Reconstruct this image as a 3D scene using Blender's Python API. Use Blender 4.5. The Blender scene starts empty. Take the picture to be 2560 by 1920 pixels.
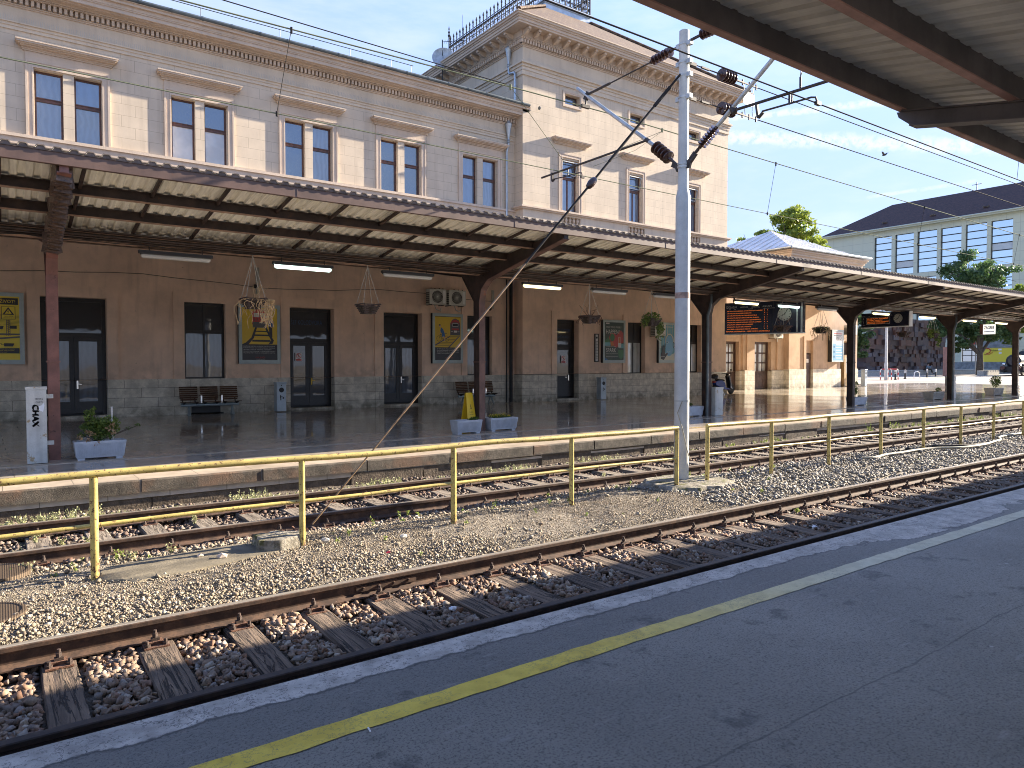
import bpy, math, random
import numpy as np
from mathutils import Vector, Matrix
R = math.radians
random.seed(7)
RS = np.random.RandomState(11)
sc = bpy.context.scene
col = sc.collection

# ------------------------------------------------------------------ camera
cd = bpy.data.cameras.new('camera'); cam = bpy.data.objects.new('camera', cd); col.objects.link(cam)
cam.location = (0, 0, 1.944); cam.rotation_euler = (R(90 - 1.71), 0, R(-35.77))
cd.sensor_width = 36; cd.lens = 24.99; cd.clip_start = .05; cd.clip_end = 3000
sc.camera = cam

# ------------------------------------------------------------------ light
SE, SA = 19.5, 7.2                      # sun elevation, degrees in front of the track direction
travel = Vector((-math.cos(R(SE)) * math.cos(R(SA)), math.cos(R(SE)) * math.sin(R(SA)), -math.sin(R(SE))))
sl = bpy.data.lights.new('sun', 'SUN'); sl.energy = 4.6; sl.angle = R(.5); sl.color = (1, .87, .70)
sun = bpy.data.objects.new('sun', sl); col.objects.link(sun); sun.rotation_euler = travel.to_track_quat('-Z', 'Y').to_euler()
sun.location = (40, -10, 30)
SKY_STRENGTH = .108
EXPOSURE = 2.33
sc.view_settings.view_transform = 'Standard'; sc.view_settings.look = 'None'
sc.view_settings.exposure = EXPOSURE; sc.view_settings.gamma = 1; sc.view_settings.use_curve_mapping = False
sc.render.engine = 'CYCLES'
sc.cycles.pixel_filter_type = 'BLACKMAN_HARRIS'; sc.cycles.filter_width = 1.0
sc.cycles.max_bounces = 8; sc.cycles.diffuse_bounces = 5; sc.cycles.glossy_bounces = 4; sc.cycles.transparent_max_bounces = 8

world = bpy.data.worlds.new('World'); sc.world = world; world.use_nodes = True
nt = world.node_tree; nt.nodes.clear()
N = nt.nodes.new; L = nt.links.new
wo = N('ShaderNodeOutputWorld'); bg = N('ShaderNodeBackground'); sky = N('ShaderNodeTexSky')
sky.sky_type = 'NISHITA'; sky.sun_disc = False; sky.sun_elevation = R(SE); sky.sun_rotation = R(90 + SA)
sky.air_density = 1.0; sky.dust_density = .25; sky.ozone_density = 1.6; sky.altitude = 120
bg.inputs[1].default_value = SKY_STRENGTH
tc = N('ShaderNodeTexCoord')
def wmath(op, a, b=None, c=None):
    n = N('ShaderNodeMath'); n.operation = op
    for i, v in enumerate((a, b, c)):
        if v is None: continue
        if isinstance(v, (int, float)): n.inputs[i].default_value = v
        else: L(v, n.inputs[i])
    return n.outputs[0]
def wdot(v):
    n = N('ShaderNodeVectorMath'); n.operation = 'DOT_PRODUCT'; L(tc.outputs['Generated'], n.inputs[0]); n.inputs[1].default_value = v
    return n.outputs['Value']
def wnoise(scale, detail, vec=None, rough=.6):
    n = N('ShaderNodeTexNoise'); n.inputs['Scale'].default_value = scale; n.inputs['Detail'].default_value = detail; n.inputs['Roughness'].default_value = rough
    if vec: L(vec, n.inputs['Vector'])
    else: L(tc.outputs['Generated'], n.inputs['Vector'])
    return n.outputs['Fac']
def wramp(v, a, b):
    n = N('ShaderNodeMapRange'); n.interpolation_type = 'SMOOTHSTEP'; L(v, n.inputs[0]); n.inputs[1].default_value = a; n.inputs[2].default_value = b
    return n.outputs[0]
def sdir(az, el):                        # azimuth from +Y towards +X
    return Vector((math.sin(R(az)) * math.cos(R(el)), math.cos(R(az)) * math.cos(R(el)), math.sin(R(el))))
mapn = N('ShaderNodeMapping'); L(tc.outputs['Generated'], mapn.inputs[0]); mapn.inputs['Scale'].default_value = (1, 1.6, 5)
wisp = wramp(wnoise(3.2, 8, mapn.outputs[0], .62), .42, .72)
up = wdot((0, 0, 1))
haze = wramp(up, .85, .18)
masks = wmath('MULTIPLY', wisp, .34)
# two broad vapour trails and one thin one, as arcs of the sky
for (a0, e0, a1, e1, w, s, side) in [(51.5, 16.9, 70, 13.9, .013, .8, 1), (53.0, 18.0, 64.5, 17.8, .0065, .75, 1), (62.5, 11.7, 68.5, 12.0, .0035, .5, 1), (50, 21.5, 62, 20.5, .02, .15, 1)]:
    d0, d1 = sdir(a0, e0), sdir(a1, e1); n_ = d0.cross(d1).normalized(); mid = (d0 + d1).normalized()
    half = math.cos(d0.angle(d1) * .62)
    off = wmath('MULTIPLY', wmath('SUBTRACT', wnoise(70, 4), .5), w * .9)
    dist = wmath('ABSOLUTE', wmath('ADD', wdot(n_), off))
    m = wmath('MULTIPLY', wramp(dist, w, w * .15), wramp(wdot(mid), half, half + (1 - half) * .45))
    m = wmath('MULTIPLY', m, wramp(wnoise(130, 5), .25, .6))
    masks = wmath('MAXIMUM', masks, wmath('MULTIPLY', m, s))
mix = N('ShaderNodeMix'); mix.data_type = 'RGBA'
hz = N('ShaderNodeMix'); hz.data_type = 'RGBA'; L(wmath('MULTIPLY', haze, .86), hz.inputs[0]); skt = N('ShaderNodeMix'); skt.data_type = 'RGBA'; skt.blend_type = 'MULTIPLY'; skt.inputs[0].default_value = 1; L(sky.outputs[0], skt.inputs[6]); skt.inputs[7].default_value = (.77, .80, 1.03, 1); L(skt.outputs[2], hz.inputs[6]); hz.inputs[7].default_value = (1.0, 1.27, 1.95, 1)
L(masks, mix.inputs[0]); L(hz.outputs[2], mix.inputs[6]); mix.inputs[7].default_value = (2.0, 2.1, 2.2, 1)
L(mix.outputs[2], bg.inputs[0]); L(bg.outputs[0], wo.inputs[0])

# ------------------------------------------------------------------ materials
MATS = {}
class G:
    def __init__(s, name):
        s.m = bpy.data.materials.new(name); s.m.use_nodes = True; s.t = s.m.node_tree
        s.b = s.t.nodes['Principled BSDF']; s.pos = s.n('ShaderNodeNewGeometry').outputs['Position']
    def n(s, t): return s.t.nodes.new(t)
    def l(s, a, b): s.t.links.new(a, b)
    def setin(s, i, v):
        if v is None: return
        if isinstance(v, (int, float)): i.default_value = v
        elif isinstance(v, (tuple, list)): i.default_value = tuple(v) + ((1,) if len(v) == 3 and i.type == 'RGBA' else ())
        else: s.l(v, i)
    def math(s, op, a, b=None, c=None):
        n = s.n('ShaderNodeMath'); n.operation = op
        for i, v in enumerate((a, b, c)): s.setin(n.inputs[i], v)
        return n.outputs[0]
    def mapping(s, scale, loc=(0, 0, 0), src=None, rot=(0, 0, 0)):
        n = s.n('ShaderNodeMapping'); s.l(src or s.pos, n.inputs[0]); n.inputs['Scale'].default_value = scale; n.inputs['Location'].default_value = loc; n.inputs['Rotation'].default_value = rot
        return n.outputs[0]
    def noise(s, scale, detail=4, rough=.55, vec=None, dist=0):
        n = s.n('ShaderNodeTexNoise'); n.inputs['Scale'].default_value = scale; n.inputs['Detail'].default_value = detail; n.inputs['Roughness'].default_value = rough; n.inputs['Distortion'].default_value = dist
        s.l(vec or s.pos, n.inputs['Vector']); return n.outputs['Fac']
    def vor(s, scale, feat='F1', vec=None, out='Distance', rnd=1):
        n = s.n('ShaderNodeTexVoronoi'); n.feature = feat; n.inputs['Scale'].default_value = scale; n.inputs['Randomness'].default_value = rnd
        s.l(vec or s.pos, n.inputs['Vector']); return n.outputs[out]
    def ramp(s, v, a, b, x=0., y=1.):
        n = s.n('ShaderNodeMapRange'); n.interpolation_type = 'SMOOTHSTEP'; s.l(v, n.inputs[0]); n.inputs[1].default_value = a; n.inputs[2].default_value = b; n.inputs[3].default_value = x; n.inputs[4].default_value = y
        return n.outputs[0]
    def mix(s, f, a, b, mode='MIX'):
        n = s.n('ShaderNodeMix'); n.data_type = 'RGBA'; n.blend_type = mode
        s.setin(n.inputs[0], f); s.setin(n.inputs[6], a); s.setin(n.inputs[7], b); return n.outputs[2]
    def sep(s, vec=None):
        n = s.n('ShaderNodeSeparateXYZ'); s.l(vec or s.pos, n.inputs[0]); return n.outputs
    def comb(s, x, y, z):
        n = s.n('ShaderNodeCombineXYZ')
        for i, v in enumerate((x, y, z)): s.setin(n.inputs[i], v)
        return n.outputs[0]
    def brick(s, vec, w, h, mort, off=.5):
        n = s.n('ShaderNodeTexBrick'); s.l(vec, n.inputs['Vector']); n.offset = off; n.inputs['Scale'].default_value = 1
        n.inputs['Brick Width'].default_value = w; n.inputs['Row Height'].default_value = h; n.inputs['Mortar Size'].default_value = mort; n.inputs['Mortar Smooth'].default_value = .1; n.inputs['Bias'].default_value = 0
        n.inputs['Color1'].default_value = (0, 0, 0, 1); n.inputs['Color2'].default_value = (1, 1, 1, 1); n.inputs['Mortar'].default_value = (.5, .5, .5, 1)
        return n.outputs['Fac'], n.outputs['Color']
    def bump(s, h, st=.3, d=.01, prev=None):
        n = s.n('ShaderNodeBump'); n.inputs['Strength'].default_value = st; n.inputs['Distance'].default_value = d; s.l(h, n.inputs['Height'])
        if prev: s.l(prev, n.inputs['Normal'])
        return n.outputs[0]
    def out(s, colr, rough=.6, metal=0, normal=None, spec=None, coat=None, emis=None, est=0):
        b = s.b; s.setin(b.inputs['Base Color'], colr); s.setin(b.inputs['Roughness'], rough); s.setin(b.inputs['Metallic'], metal)
        if normal is not None: s.l(normal, b.inputs['Normal'])
        if spec is not None: s.setin(b.inputs['Specular IOR Level'], spec)
        if coat is not None: b.inputs['Coat Weight'].default_value = coat; b.inputs['Coat Roughness'].default_value = .08
        if emis is not None: s.setin(b.inputs['Emission Color'], emis); b.inputs['Emission Strength'].default_value = est
        MATS[s.m.name] = s.m; return s.m

def simple(name, c, rough=.6, metal=0, var=.18, s=3, bump=0, bs=60, spec=None, coat=None, rust=None, streak=False, grime=0):
    g = G(name)
    k = g.noise(s, 5)
    c1 = tuple(x * (1 - var) for x in c); c2 = tuple(min(1, x * (1 + var)) for x in c)
    cc = g.mix(g.ramp(k, .3, .7), c1, c2)
    fine = g.noise(s * 14, 3); cc = g.mix(g.math('MULTIPLY', g.ramp(fine, .45, .75), .25), cc, tuple(x * .6 for x in c))
    if streak:
        st = g.noise(5, 4, vec=g.mapping((1.6, 1.6, .12))); cc = g.mix(g.math('MULTIPLY', g.ramp(st, .52, .75), .35), cc, tuple(x * .5 for x in c))
    if grime:
        gr = g.noise(.9, 6, .65); cc = g.mix(g.math('MULTIPLY', g.ramp(gr, .48, .7), grime), cc, tuple(x * .45 for x in c))
    r = rough
    if rust:
        rn_ = g.noise(rust[1], 6, .7); rn_ = g.math('ADD', rn_, g.math('MULTIPLY', g.ramp(g.sep()[2], .12, -.1), .09)) if name == 'yellow_paint' else rn_; m = g.ramp(rn_, rust[2], rust[2] + .07); cc = g.mix(m, cc, rust[0]); r = g.math('ADD', g.math('MULTIPLY', m, .3), rough)
    nrm = g.bump(g.noise(bs, 4), bump, .01) if bump else None
    return g.out(cc, r, metal, nrm, spec, coat)

def plain(name, c, rough=.5, metal=0, est=0):
    g = G(name); return g.out(c, rough, metal, emis=c if est else None, est=est)

# ---- building materials
def facade(name, c, w=.76, h=.345, zoff=.1, joints=True):
    g = G(name); x, y, z = g.sep()
    h_ = g.math('ADD', x, y)
    vec = g.comb(h_, g.math('ADD', z, zoff), 0)
    f, bc = g.brick(vec, w, h, .006)
    k = g.noise(1.1, 6, .6); st = g.noise(4, 4, vec=g.mapping((1.4, 1.4, .1)))
    cc = g.mix(g.ramp(k, .3, .7), tuple(v * .9 for v in c), tuple(v * 1.06 for v in c))
    cc = g.mix(g.math('MULTIPLY', g.ramp(st, .48, .72), .3), cc, (c[0] * .62, c[1] * .6, c[2] * .6)); pt = g.noise(.35, 5, .6); cc = g.mix(g.math('MULTIPLY', g.ramp(pt, .5, .66), .25), cc, (c[0] * .8, c[1] * .76, c[2] * .72))
    cc = g.mix(g.math('MULTIPLY', bc, .07), cc, tuple(v * .8 for v in c))
    bh = g.noise(25, 3)
    if joints:
        cc = g.mix(g.math('MULTIPLY', f, .6), cc, tuple(v * .38 for v in c)); bh = g.math('SUBTRACT', g.math('MULTIPLY', g.noise(8, 3), .4), f)
    return g.out(cc, .85, 0, g.bump(bh, .35, .008))
facade('cream_ashlar', (.565, .475, .36)); facade('cream_plaster', (.575, .485, .37), joints=False)
facade('stone_trim', (.55, .45, .35), joints=False)
for nm_, c in (('tan_render', (.80, .585, .44)), ('tan_render_sunlit', (.53, .375, .26))):  # one render twice: lighter for shaded walls, darkened for the sunlit pavilion
    g = G(nm_); k = g.noise(.8, 6, .65); st = g.noise(5, 5, vec=g.mapping((1.2, 1.2, .14)))
    cc = g.mix(g.ramp(k, .3, .7), tuple(v * .85 for v in c), tuple(v * 1.12 for v in c)); cc = g.mix(g.math('MULTIPLY', g.ramp(st, .5, .75), .16), cc, (.2, .13, .1))
    sp = g.ramp(g.noise(7, 6, .7), .66, .72); cc = g.mix(g.math('MULTIPLY', sp, .5), cc, (.14, .10, .08))
    zz = g.sep()[2]; low = g.math('MULTIPLY', g.ramp(zz, 2.1, 1.45), g.ramp(g.noise(2.5, 5), .4, .65)); cc = g.mix(g.math('MULTIPLY', low, .35), cc, (.2, .14, .1))
    g.out(cc, .9, 0, g.bump(g.math('ADD', g.noise(12, 6), g.math('MULTIPLY', g.noise(90, 3), .3)), .35, .01))
g = G('plinth_stone'); x, y, z = g.sep(); f, bc = g.brick(g.comb(g.math('ADD', x, y), g.math('ADD', z, .05), 0), .95, .3, .006)
c = (.68, .63, .53); cc = g.mix(g.ramp(g.noise(3, 6, .7), .35, .68), tuple(v * .7 for v in c), tuple(v * 1.12 for v in c))
pit = g.ramp(g.noise(38, 5, .7), .60, .68); cc = g.mix(g.math('MULTIPLY', pit, .6), cc, (.08, .075, .06)); cc = g.mix(g.math('MULTIPLY', bc, .15), cc, (.2, .19, .15))
gr = g.math('MULTIPLY', g.ramp(z, .75, .27), g.ramp(g.noise(4, 5), .3, .65)); cc = g.mix(g.math('MULTIPLY', gr, .7), cc, (.09, .085, .055)); cc = g.mix(g.math('MULTIPLY', f, .8), cc, (.08, .075, .06))
g.out(cc, .75, 0, g.bump(g.math('SUBTRACT', g.noise(30, 4), g.math('ADD', f, pit)), .4, .01))
# polished platform paving
g = G('polished_paving'); x, y, z = g.sep(); f, bc = g.brick(g.comb(g.math('ADD', x, g.math('MULTIPLY', y, .02)), y, 0), .8, .52, .006)
c = (.50, .445, .375); cc = g.mix(g.ramp(g.noise(1.1, 6, .65), .3, .7), tuple(v * .68 for v in c), tuple(v * 1.25 for v in c)); cc = g.mix(g.math('MULTIPLY', bc, .35), cc, (.46, .4, .33))
st = g.ramp(g.noise(2.2, 5, vec=g.mapping((.4, 1.6, 1))), .55, .72); cc = g.mix(g.math('MULTIPLY', st, .4), cc, (.2, .17, .14)); cc = g.mix(g.math('MULTIPLY', f, .9), cc, (.04, .035, .03))
rs = g.ramp(g.noise(7, 6), .64, .72); cc = g.mix(g.math('MULTIPLY', rs, .5), cc, (.2, .11, .06))
rr = g.math('ADD', g.math('MULTIPLY', g.ramp(g.noise(.7, 5, .6), .35, .7), .10), .06); rr = g.math('ADD', rr, g.math('MULTIPLY', f, .4))
g.out(cc, rr, 0, g.bump(g.math('SUBTRACT', g.math('MULTIPLY', g.noise(2.1, 3, vec=g.mapping((.8, 2.2, 1))), .9), f), .1, .006), spec=.85)
g = G('edge_paving'); x, y, z = g.sep(); f, bc = g.brick(g.comb(x, y, 0), .8, .6, .006)
c = (.50, .42, .33); cc = g.mix(g.ramp(g.noise(2, 6, .65), .3, .7), tuple(v * .7 for v in c), tuple(v * 1.1 for v in c)); cc = g.mix(g.math('MULTIPLY', f, .8), cc, (.12, .1, .08))
g.out(cc, .38, 0, g.bump(f, .1, -.004))
g = G('plaza_asphalt'); cc = g.mix(g.ramp(g.noise(.25, 6, .6), .4, .6), (.13, .125, .12), (.2, .185, .165)); g.out(cc, .8)
g = G('plaza_concrete'); cc = g.mix(g.ramp(g.noise(.3, 6, .6), .35, .65), (.24, .21, .175), (.31, .275, .23)); g.out(cc, .8)
# coping stone (rough grey conglomerate, brown stained)
g = G('edge_stone'); x, y, z = g.sep(); c = (.22, .185, .14)
cc = g.mix(g.ramp(g.noise(4, 6, .7), .35, .68), (.045, .036, .026), (.125, .104, .078)); cc = g.mix(g.ramp(g.noise(1.1, 5, .6), .52, .68), cc, (.15, .09, .055))
fn = g.noise(70, 4, .7); cc = g.mix(g.math('MULTIPLY', g.ramp(fn, .5, .7), .6), cc, (.07, .06, .045)); g.out(cc, .9, 0, g.bump(g.math('ADD', fn, g.noise(14, 4)), .7, .015))
g = G('lower_stone'); cc = g.mix(g.ramp(g.noise(5, 6, .7), .35, .68), (.065, .05, .036), (.15, .115, .08)); g.out(cc, .95, 0, g.bump(g.noise(30, 5), .8, .02))
# near asphalt
g = G('near_asphalt'); x, y, z = g.sep()
base = g.mix(g.ramp(g.noise(.55, 6, .6), .3, .7), (.178, .172, .148), (.272, .262, .228))
base = g.mix(g.math('MULTIPLY', g.ramp(y, 3.04, 3.13), .4), base, (.10, .10, .095)); seam = g.math('MULTIPLY', g.ramp(g.math('ABSOLUTE', g.math('SUBTRACT', g.math('ADD', y, g.math('MULTIPLY', g.noise(2, 5), .12)), 1.93)), .008, .002), .6); base = g.mix(seam, base, (.05, .05, .05))
ag = g.vor(170); base = g.mix(g.math('MULTIPLY', g.ramp(ag, .4, .12), .6), base, (.2, .2, .205)); base = g.mix(g.math('MULTIPLY', g.ramp(g.noise(75, 3, .75), .53, .60), .75), base, (.055, .053, .052))
base = g.mix(g.math('MULTIPLY', g.ramp(g.noise(34, 5, .75), .57, .64), .6), base, (.05, .048, .048))
spots = g.vor(3.1, vec=g.mapping((1, 1, 0))); sv = g.vor(3.1, vec=g.mapping((1, 1, 0)), out='Color')
gum = g.math('MULTIPLY', g.ramp(spots, .052, .036), g.ramp(g.sep(sv)[0], .35, .4)); base = g.mix(g.math('MULTIPLY', gum, .7), base, (.42, .41, .39))
stn = g.ramp(g.noise(1.7, 6, .7, vec=g.mapping((1, 1, 0), loc=(3, 7, 0))), .58, .66); base = g.mix(g.math('MULTIPLY', stn, .6), base, (.03, .03, .033))
scr = g.ramp(g.noise(3, 5, .6, vec=g.mapping((.9, 6, 0), rot=(0, 0, .5))), .62, .7); base = g.mix(g.math('MULTIPLY', scr, .45), base, (.30, .29, .27))
edge = g.math('ADD', y, g.math('MULTIPLY', g.math('SUBTRACT', g.noise(3.2, 7, .68), .5), .17))
wide = g.math('MULTIPLY', g.ramp(x, 5.2, 7.4), g.ramp(g.noise(.9, 6, .6, vec=g.mapping((1, 1.5, 0), loc=(4.3, 2, 0))), .36, .56))
edge = g.math('ADD', edge, g.math('MULTIPLY', wide, .28))
em = g.ramp(edge, 3.452, 3.468)
crack = g.math('MULTIPLY', g.ramp(edge, 3.435, 3.45), g.ramp(edge, 3.475, 3.455))
con = g.mix(g.ramp(g.noise(6, 7, .7), .3, .7), (.28, .26, .23), (.60, .565, .51)); con = g.mix(g.math('MULTIPLY', g.ramp(g.noise(48, 5, .75), .53, .6), .7), con, (.11, .105, .1))
cc = g.mix(em, base, con)
fc = g.ramp(g.math('ABSOLUTE', g.math('SUBTRACT', g.noise(1.3, 6, .75, vec=g.mapping((1, 1, 0), loc=(9.3, 2, 0))), .5)), .006, .001); fc = g.math('MULTIPLY', fc, em)
cc = g.mix(g.math('MULTIPLY', fc, .85), cc, (.05, .05, .05)); cc = g.mix(g.math('MULTIPLY', crack, .7), cc, (.03, .03, .03))
hh = g.math('ADD', g.math('MULTIPLY', g.math('SUBTRACT', 1, ag), .35), g.math('MULTIPLY', g.noise(60, 4, .7), .8)); hh = g.math('ADD', hh, g.math('MULTIPLY', em, 1.4)); hh = g.math('SUBTRACT', hh, g.math('MULTIPLY', fc, .9))
rr = g.ramp(g.noise(40, 4, .6), .3, .7, .5, .7)
g.out(cc, rr, 0, g.bump(hh, .38, .006), spec=.5)
# yellow marking
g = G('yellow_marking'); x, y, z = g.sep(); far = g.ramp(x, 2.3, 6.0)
yc = g.mix(g.ramp(g.noise(8, 5), .3, .7), (.62, .45, .045), (.78, .60, .08)); pc = g.mix(g.ramp(g.noise(8, 5), .3, .7), (.55, .52, .36), (.68, .65, .48)); cc = g.mix(far, yc, pc)  # colour fades to cream rightwards, standing for sun glare and wear
wear = g.ramp(g.noise(42, 6, .75), .57, .66); wear2 = g.ramp(g.noise(3, 6, .7), .42, .65); w = g.math('MULTIPLY', wear, wear2)
ck = g.ramp(g.math('ABSOLUTE', g.math('SUBTRACT', g.noise(11, 6, .75, vec=g.mapping((1, 1, 0))), .5)), .012, .003); w = g.math('MAXIMUM', g.math('MULTIPLY', w, .85), g.math('MULTIPLY', ck, g.ramp(g.noise(2.2, 4), .42, .6, 0, .75)))
cc = g.mix(w, cc, (.09, .09, .088)); g.out(cc, .6, 0, g.bump(g.noise(120, 4), .35, .005))
simple('platform_yellow', (.5, .33, .04), .6, var=.3, s=9)
simple('kerb_strip', (.40, .35, .28), .35, var=.3, s=5)
# rails
g = G('rail_steel'); nz = g.sep(g.n('ShaderNodeNewGeometry').outputs['Normal'])[2]; z = g.sep()[2]
rust = g.mix(g.ramp(g.noise(9, 6, .7), .35, .7), (.042, .024, .016), (.12, .068, .042)); rust = g.mix(g.math('MULTIPLY', g.ramp(g.noise(60, 4), .5, .7), .5), rust, (.03, .02, .015))
top = g.math('MULTIPLY', g.ramp(nz, .9, .985), g.ramp(z, -.012, -.004)); band = g.ramp(g.noise(2.5, 4, vec=g.mapping((.3, 30, 1))), .3, .7)
cc = g.mix(top, rust, g.mix(band, (.40, .35, .28), (.72, .65, .55))); g.out(cc, g.math('SUBTRACT', .85, g.math('MULTIPLY', top, .55)), g.math('MULTIPLY', top, .6), g.bump(g.noise(80, 4), .15, .003))
g = G('rail_dark'); cc = g.mix(g.ramp(g.noise(9, 6, .7), .35, .7), (.018, .012, .010), (.055, .036, .026)); g.out(cc, .55, 0, g.bump(g.noise(60, 4), .2, .003))
simple('rusty_iron', (.13, .062, .036), .9, var=.45, s=22, bump=.6, bs=90)
simple('dark_bolt', (.06, .038, .028), .7, var=.4, s=25, bump=.3)
def wood(name, ca, cb, crackc, ax=(13, 1.3, 19), src=None):
    g = G(name); v = g.mapping(ax)
    gr = g.noise(2.2, 7, .7, vec=v, dist=.8); ck = g.noise(1.1, 5, .6, vec=g.mapping((ax[0] * .75, ax[1] * .45, ax[2] * .75)), dist=1.2)
    k = g.noise(1.5, 5); cc = g.mix(g.ramp(gr, .28, .72), ca, cb); cc = g.mix(g.math('MULTIPLY', g.ramp(k, .35, .65), .45), cc, tuple(v * .5 for v in ca))
    c1 = g.ramp(g.math('ABSOLUTE', g.math('SUBTRACT', ck, .5)), .03, .008); cc = g.mix(g.math('MULTIPLY', c1, .9), cc, crackc)
    return g.out(cc, .85, 0, g.bump(g.math('SUBTRACT', g.math('MULTIPLY', gr, .9), g.math('MULTIPLY', c1, 1.6)), .9, .016))
wood('sleeper_wood', (.085, .06, .042), (.235, .17, .118), (.012, .009, .007)); wood('sleeper_grey', (.17, .14, .11), (.33, .275, .215), (.04, .03, .025))
wood('bench_wood', (.10, .048, .026), (.21, .11, .06), (.03, .015, .01), ax=(2, 20, 20))
def stones(name, cols, dustc):
    g = G(name); a = g.n('ShaderNodeAttribute'); a.attribute_name = 'rnd'; r = a.outputs['Fac']
    n = g.n('ShaderNodeValToRGB'); g.l(r, n.inputs[0]); e = n.color_ramp.elements
    e[0].position = 0; e[0].color = cols[0] + (1,); e[1].position = 1; e[1].color = cols[-1] + (1,)
    for i, c_ in enumerate(cols[1:-1]): q = e.new((i + 1) / (len(cols) - 1)); q.color = c_ + (1,)
    cc = g.mix(g.math('MULTIPLY', g.ramp(g.noise(45, 5, .7), .4, .7), .5), n.outputs[0], dustc)
    if name in ('ballast_stone', 'dark_ballast'):
        yy = g.sep()[1]; near = [g.ramp(g.math('ABSOLUTE', g.math('SUBTRACT', yy, v)), .42, .1) for v in ((4.43, 5.94) if name[0] == 'b' else (8.87, 10.38))]; cc = g.mix(g.math('MULTIPLY', g.math('MULTIPLY', g.math('MAXIMUM', *near), g.ramp(g.noise(3, 5), .3, .6)), .6), cc, (.15, .075, .042))
    return g.out(cc, .85, 0, g.bump(g.noise(150, 4), .4, .004))
stones('ballast_stone', [(.10, .065, .043), (.24, .165, .11), (.16, .125, .10), (.32, .24, .165), (.22, .115, .065), (.25, .225, .20), (.46, .39, .30)], (.10, .065, .045))
stones('gravel_stone', [(.14, .11, .075), (.28, .235, .165), (.22, .18, .125), (.36, .31, .23), (.19, .135, .085), (.46, .42, .35)], (.15, .115, .08))
stones('dark_ballast', [(.085, .06, .045), (.17, .125, .095), (.13, .105, .085), (.24, .2, .165), (.1, .055, .04)], (.06, .045, .035))
stones('grey_gravel', [(.16, .15, .13), (.25, .235, .2), (.2, .185, .155), (.36, .34, .305), (.15, .125, .10)], (.10, .09, .072))
g = G('gravel_bed'); x, y, z = g.sep(); v1 = g.vor(55); cc = g.mix(g.ramp(g.noise(14, 6, .7), .35, .65), (.16, .135, .10), (.38, .335, .265)); cc = g.mix(g.math('MULTIPLY', g.ramp(v1, .25, .6), .6), cc, (.11, .09, .065))
dk = g.math('MAXIMUM', g.math('MULTIPLY', g.ramp(y, 4.1, 4.3), g.ramp(y, 6.25, 6.05)), g.ramp(y, 8.35, 8.75)); dk = g.math('MULTIPLY', dk, .75)
cc = g.mix(dk, cc, (.075, .055, .04)); g.out(cc, .95, 0, g.bump(g.math('SUBTRACT', g.noise(60, 5, .7), v1), .9, .02))
simple('concrete_slab', (.17, .145, .10), .9, var=.3, s=4, bump=.5, bs=45, grime=.5)
g = G('mossy_concrete'); cc = g.mix(g.ramp(g.noise(9, 6, .7), .35, .65), (.13, .115, .085), (.34, .31, .25)); cc = g.mix(g.ramp(g.noise(5, 5, .7), .5, .64), cc, (.10, .10, .035)); g.out(cc, .95, 0, g.bump(g.noise(28, 6, .7), 1, .03))
g = G('manhole_iron'); x, y, z = g.sep(); wv = g.math('MULTIPLY', g.math('SINE', g.math('MULTIPLY', g.math('ADD', x, y), 170)), g.math('SINE', g.math('MULTIPLY', g.math('SUBTRACT', x, y), 170)))
g.out(g.mix(g.ramp(wv, -.3, .5), (.06, .042, .028), (.17, .125, .085)), .6, .5, g.bump(wv, .5, .004))
# painted steel
simple('yellow_paint', (.50, .39, .12), .42, var=.18, s=6, rust=((.11, .045, .02), 27, .56), bump=.15, bs=50)
simple('brown_steel', (.042, .026, .021), .6, var=.4, s=5, streak=True, rust=((.12, .06, .035), 5, .62), bump=.2, bs=40)
simple('red_brown_steel', (.215, .095, .072), .5, var=.25, s=4, rust=((.09, .05, .04), 6, .62), bump=.2)
simple('front_lit_brown', (.13, .07, .055), .55, var=.3, s=4, streak=True, rust=((.25, .10, .05), 8, .6))  # column fronts coloured redder than the sides, for bounced sunlight
simple('guy_rust', (.24, .15, .075), .5, var=.3, s=12)
simple('fascia_steel', (.125, .075, .056), .55, var=.2, s=3, streak=True, rust=((.13, .07, .05), 9, .64))
simple('flange_steel', (.34, .215, .15), .6, var=.3, s=6)
simple('near_beam', (.10, .085, .082), .6, var=.25, s=3, streak=True)
simple('near_flange', (.36, .2, .16), .6, var=.2, s=4)
g = G('roof_sheet_near'); x, y, z = g.sep(); c = (.62, .59, .52); cc = g.mix(g.ramp(g.noise(1.3, 6, .6), .3, .7), tuple(v * .8 for v in c), tuple(v * 1.1 for v in c)); st = g.noise(3, 5, vec=g.mapping((9, .5, 1)))
cc = g.mix(g.math('MULTIPLY', g.ramp(st, .45, .7), .3), cc, (.38, .35, .31)); g.out(cc, .6, 0)
g = G('roof_sheet_far'); c = (.88, .85, .74); st = g.noise(3, 5, vec=g.mapping((7, .6, 1))); cc = g.mix(g.ramp(st, .35, .7), c, tuple(v * .78 for v in c)); g.out(cc, .6, 0)
simple('sheet_top', (.13, .10, .085), .8, var=.3, s=6)
simple('mast_paint', (.46, .475, .46), .45, var=.1, s=4, streak=True, rust=((.28, .16, .10), 5, .7))
simple('mast_rust', (.30, .21, .17), .8, var=.4, s=9)
simple('grey_tube', (.42, .44, .44), .4, metal=.4, var=.2, s=6)
simple('dark_fitting', (.05, .042, .038), .6, metal=.3, var=.4, s=18)
plain('insulator', (.045, .022, .018), .12); plain('white_board', (.9, .9, .9), .4); simple('wire_dark', (.03, .027, .025), .9, var=.2, spec=.1); simple('wire_green', (.17, .19, .12), .9, var=.15, spec=.1); simple('wrap_film', (.10, .062, .045), .3, var=.5, s=30, bump=.8, bs=35)
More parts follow.
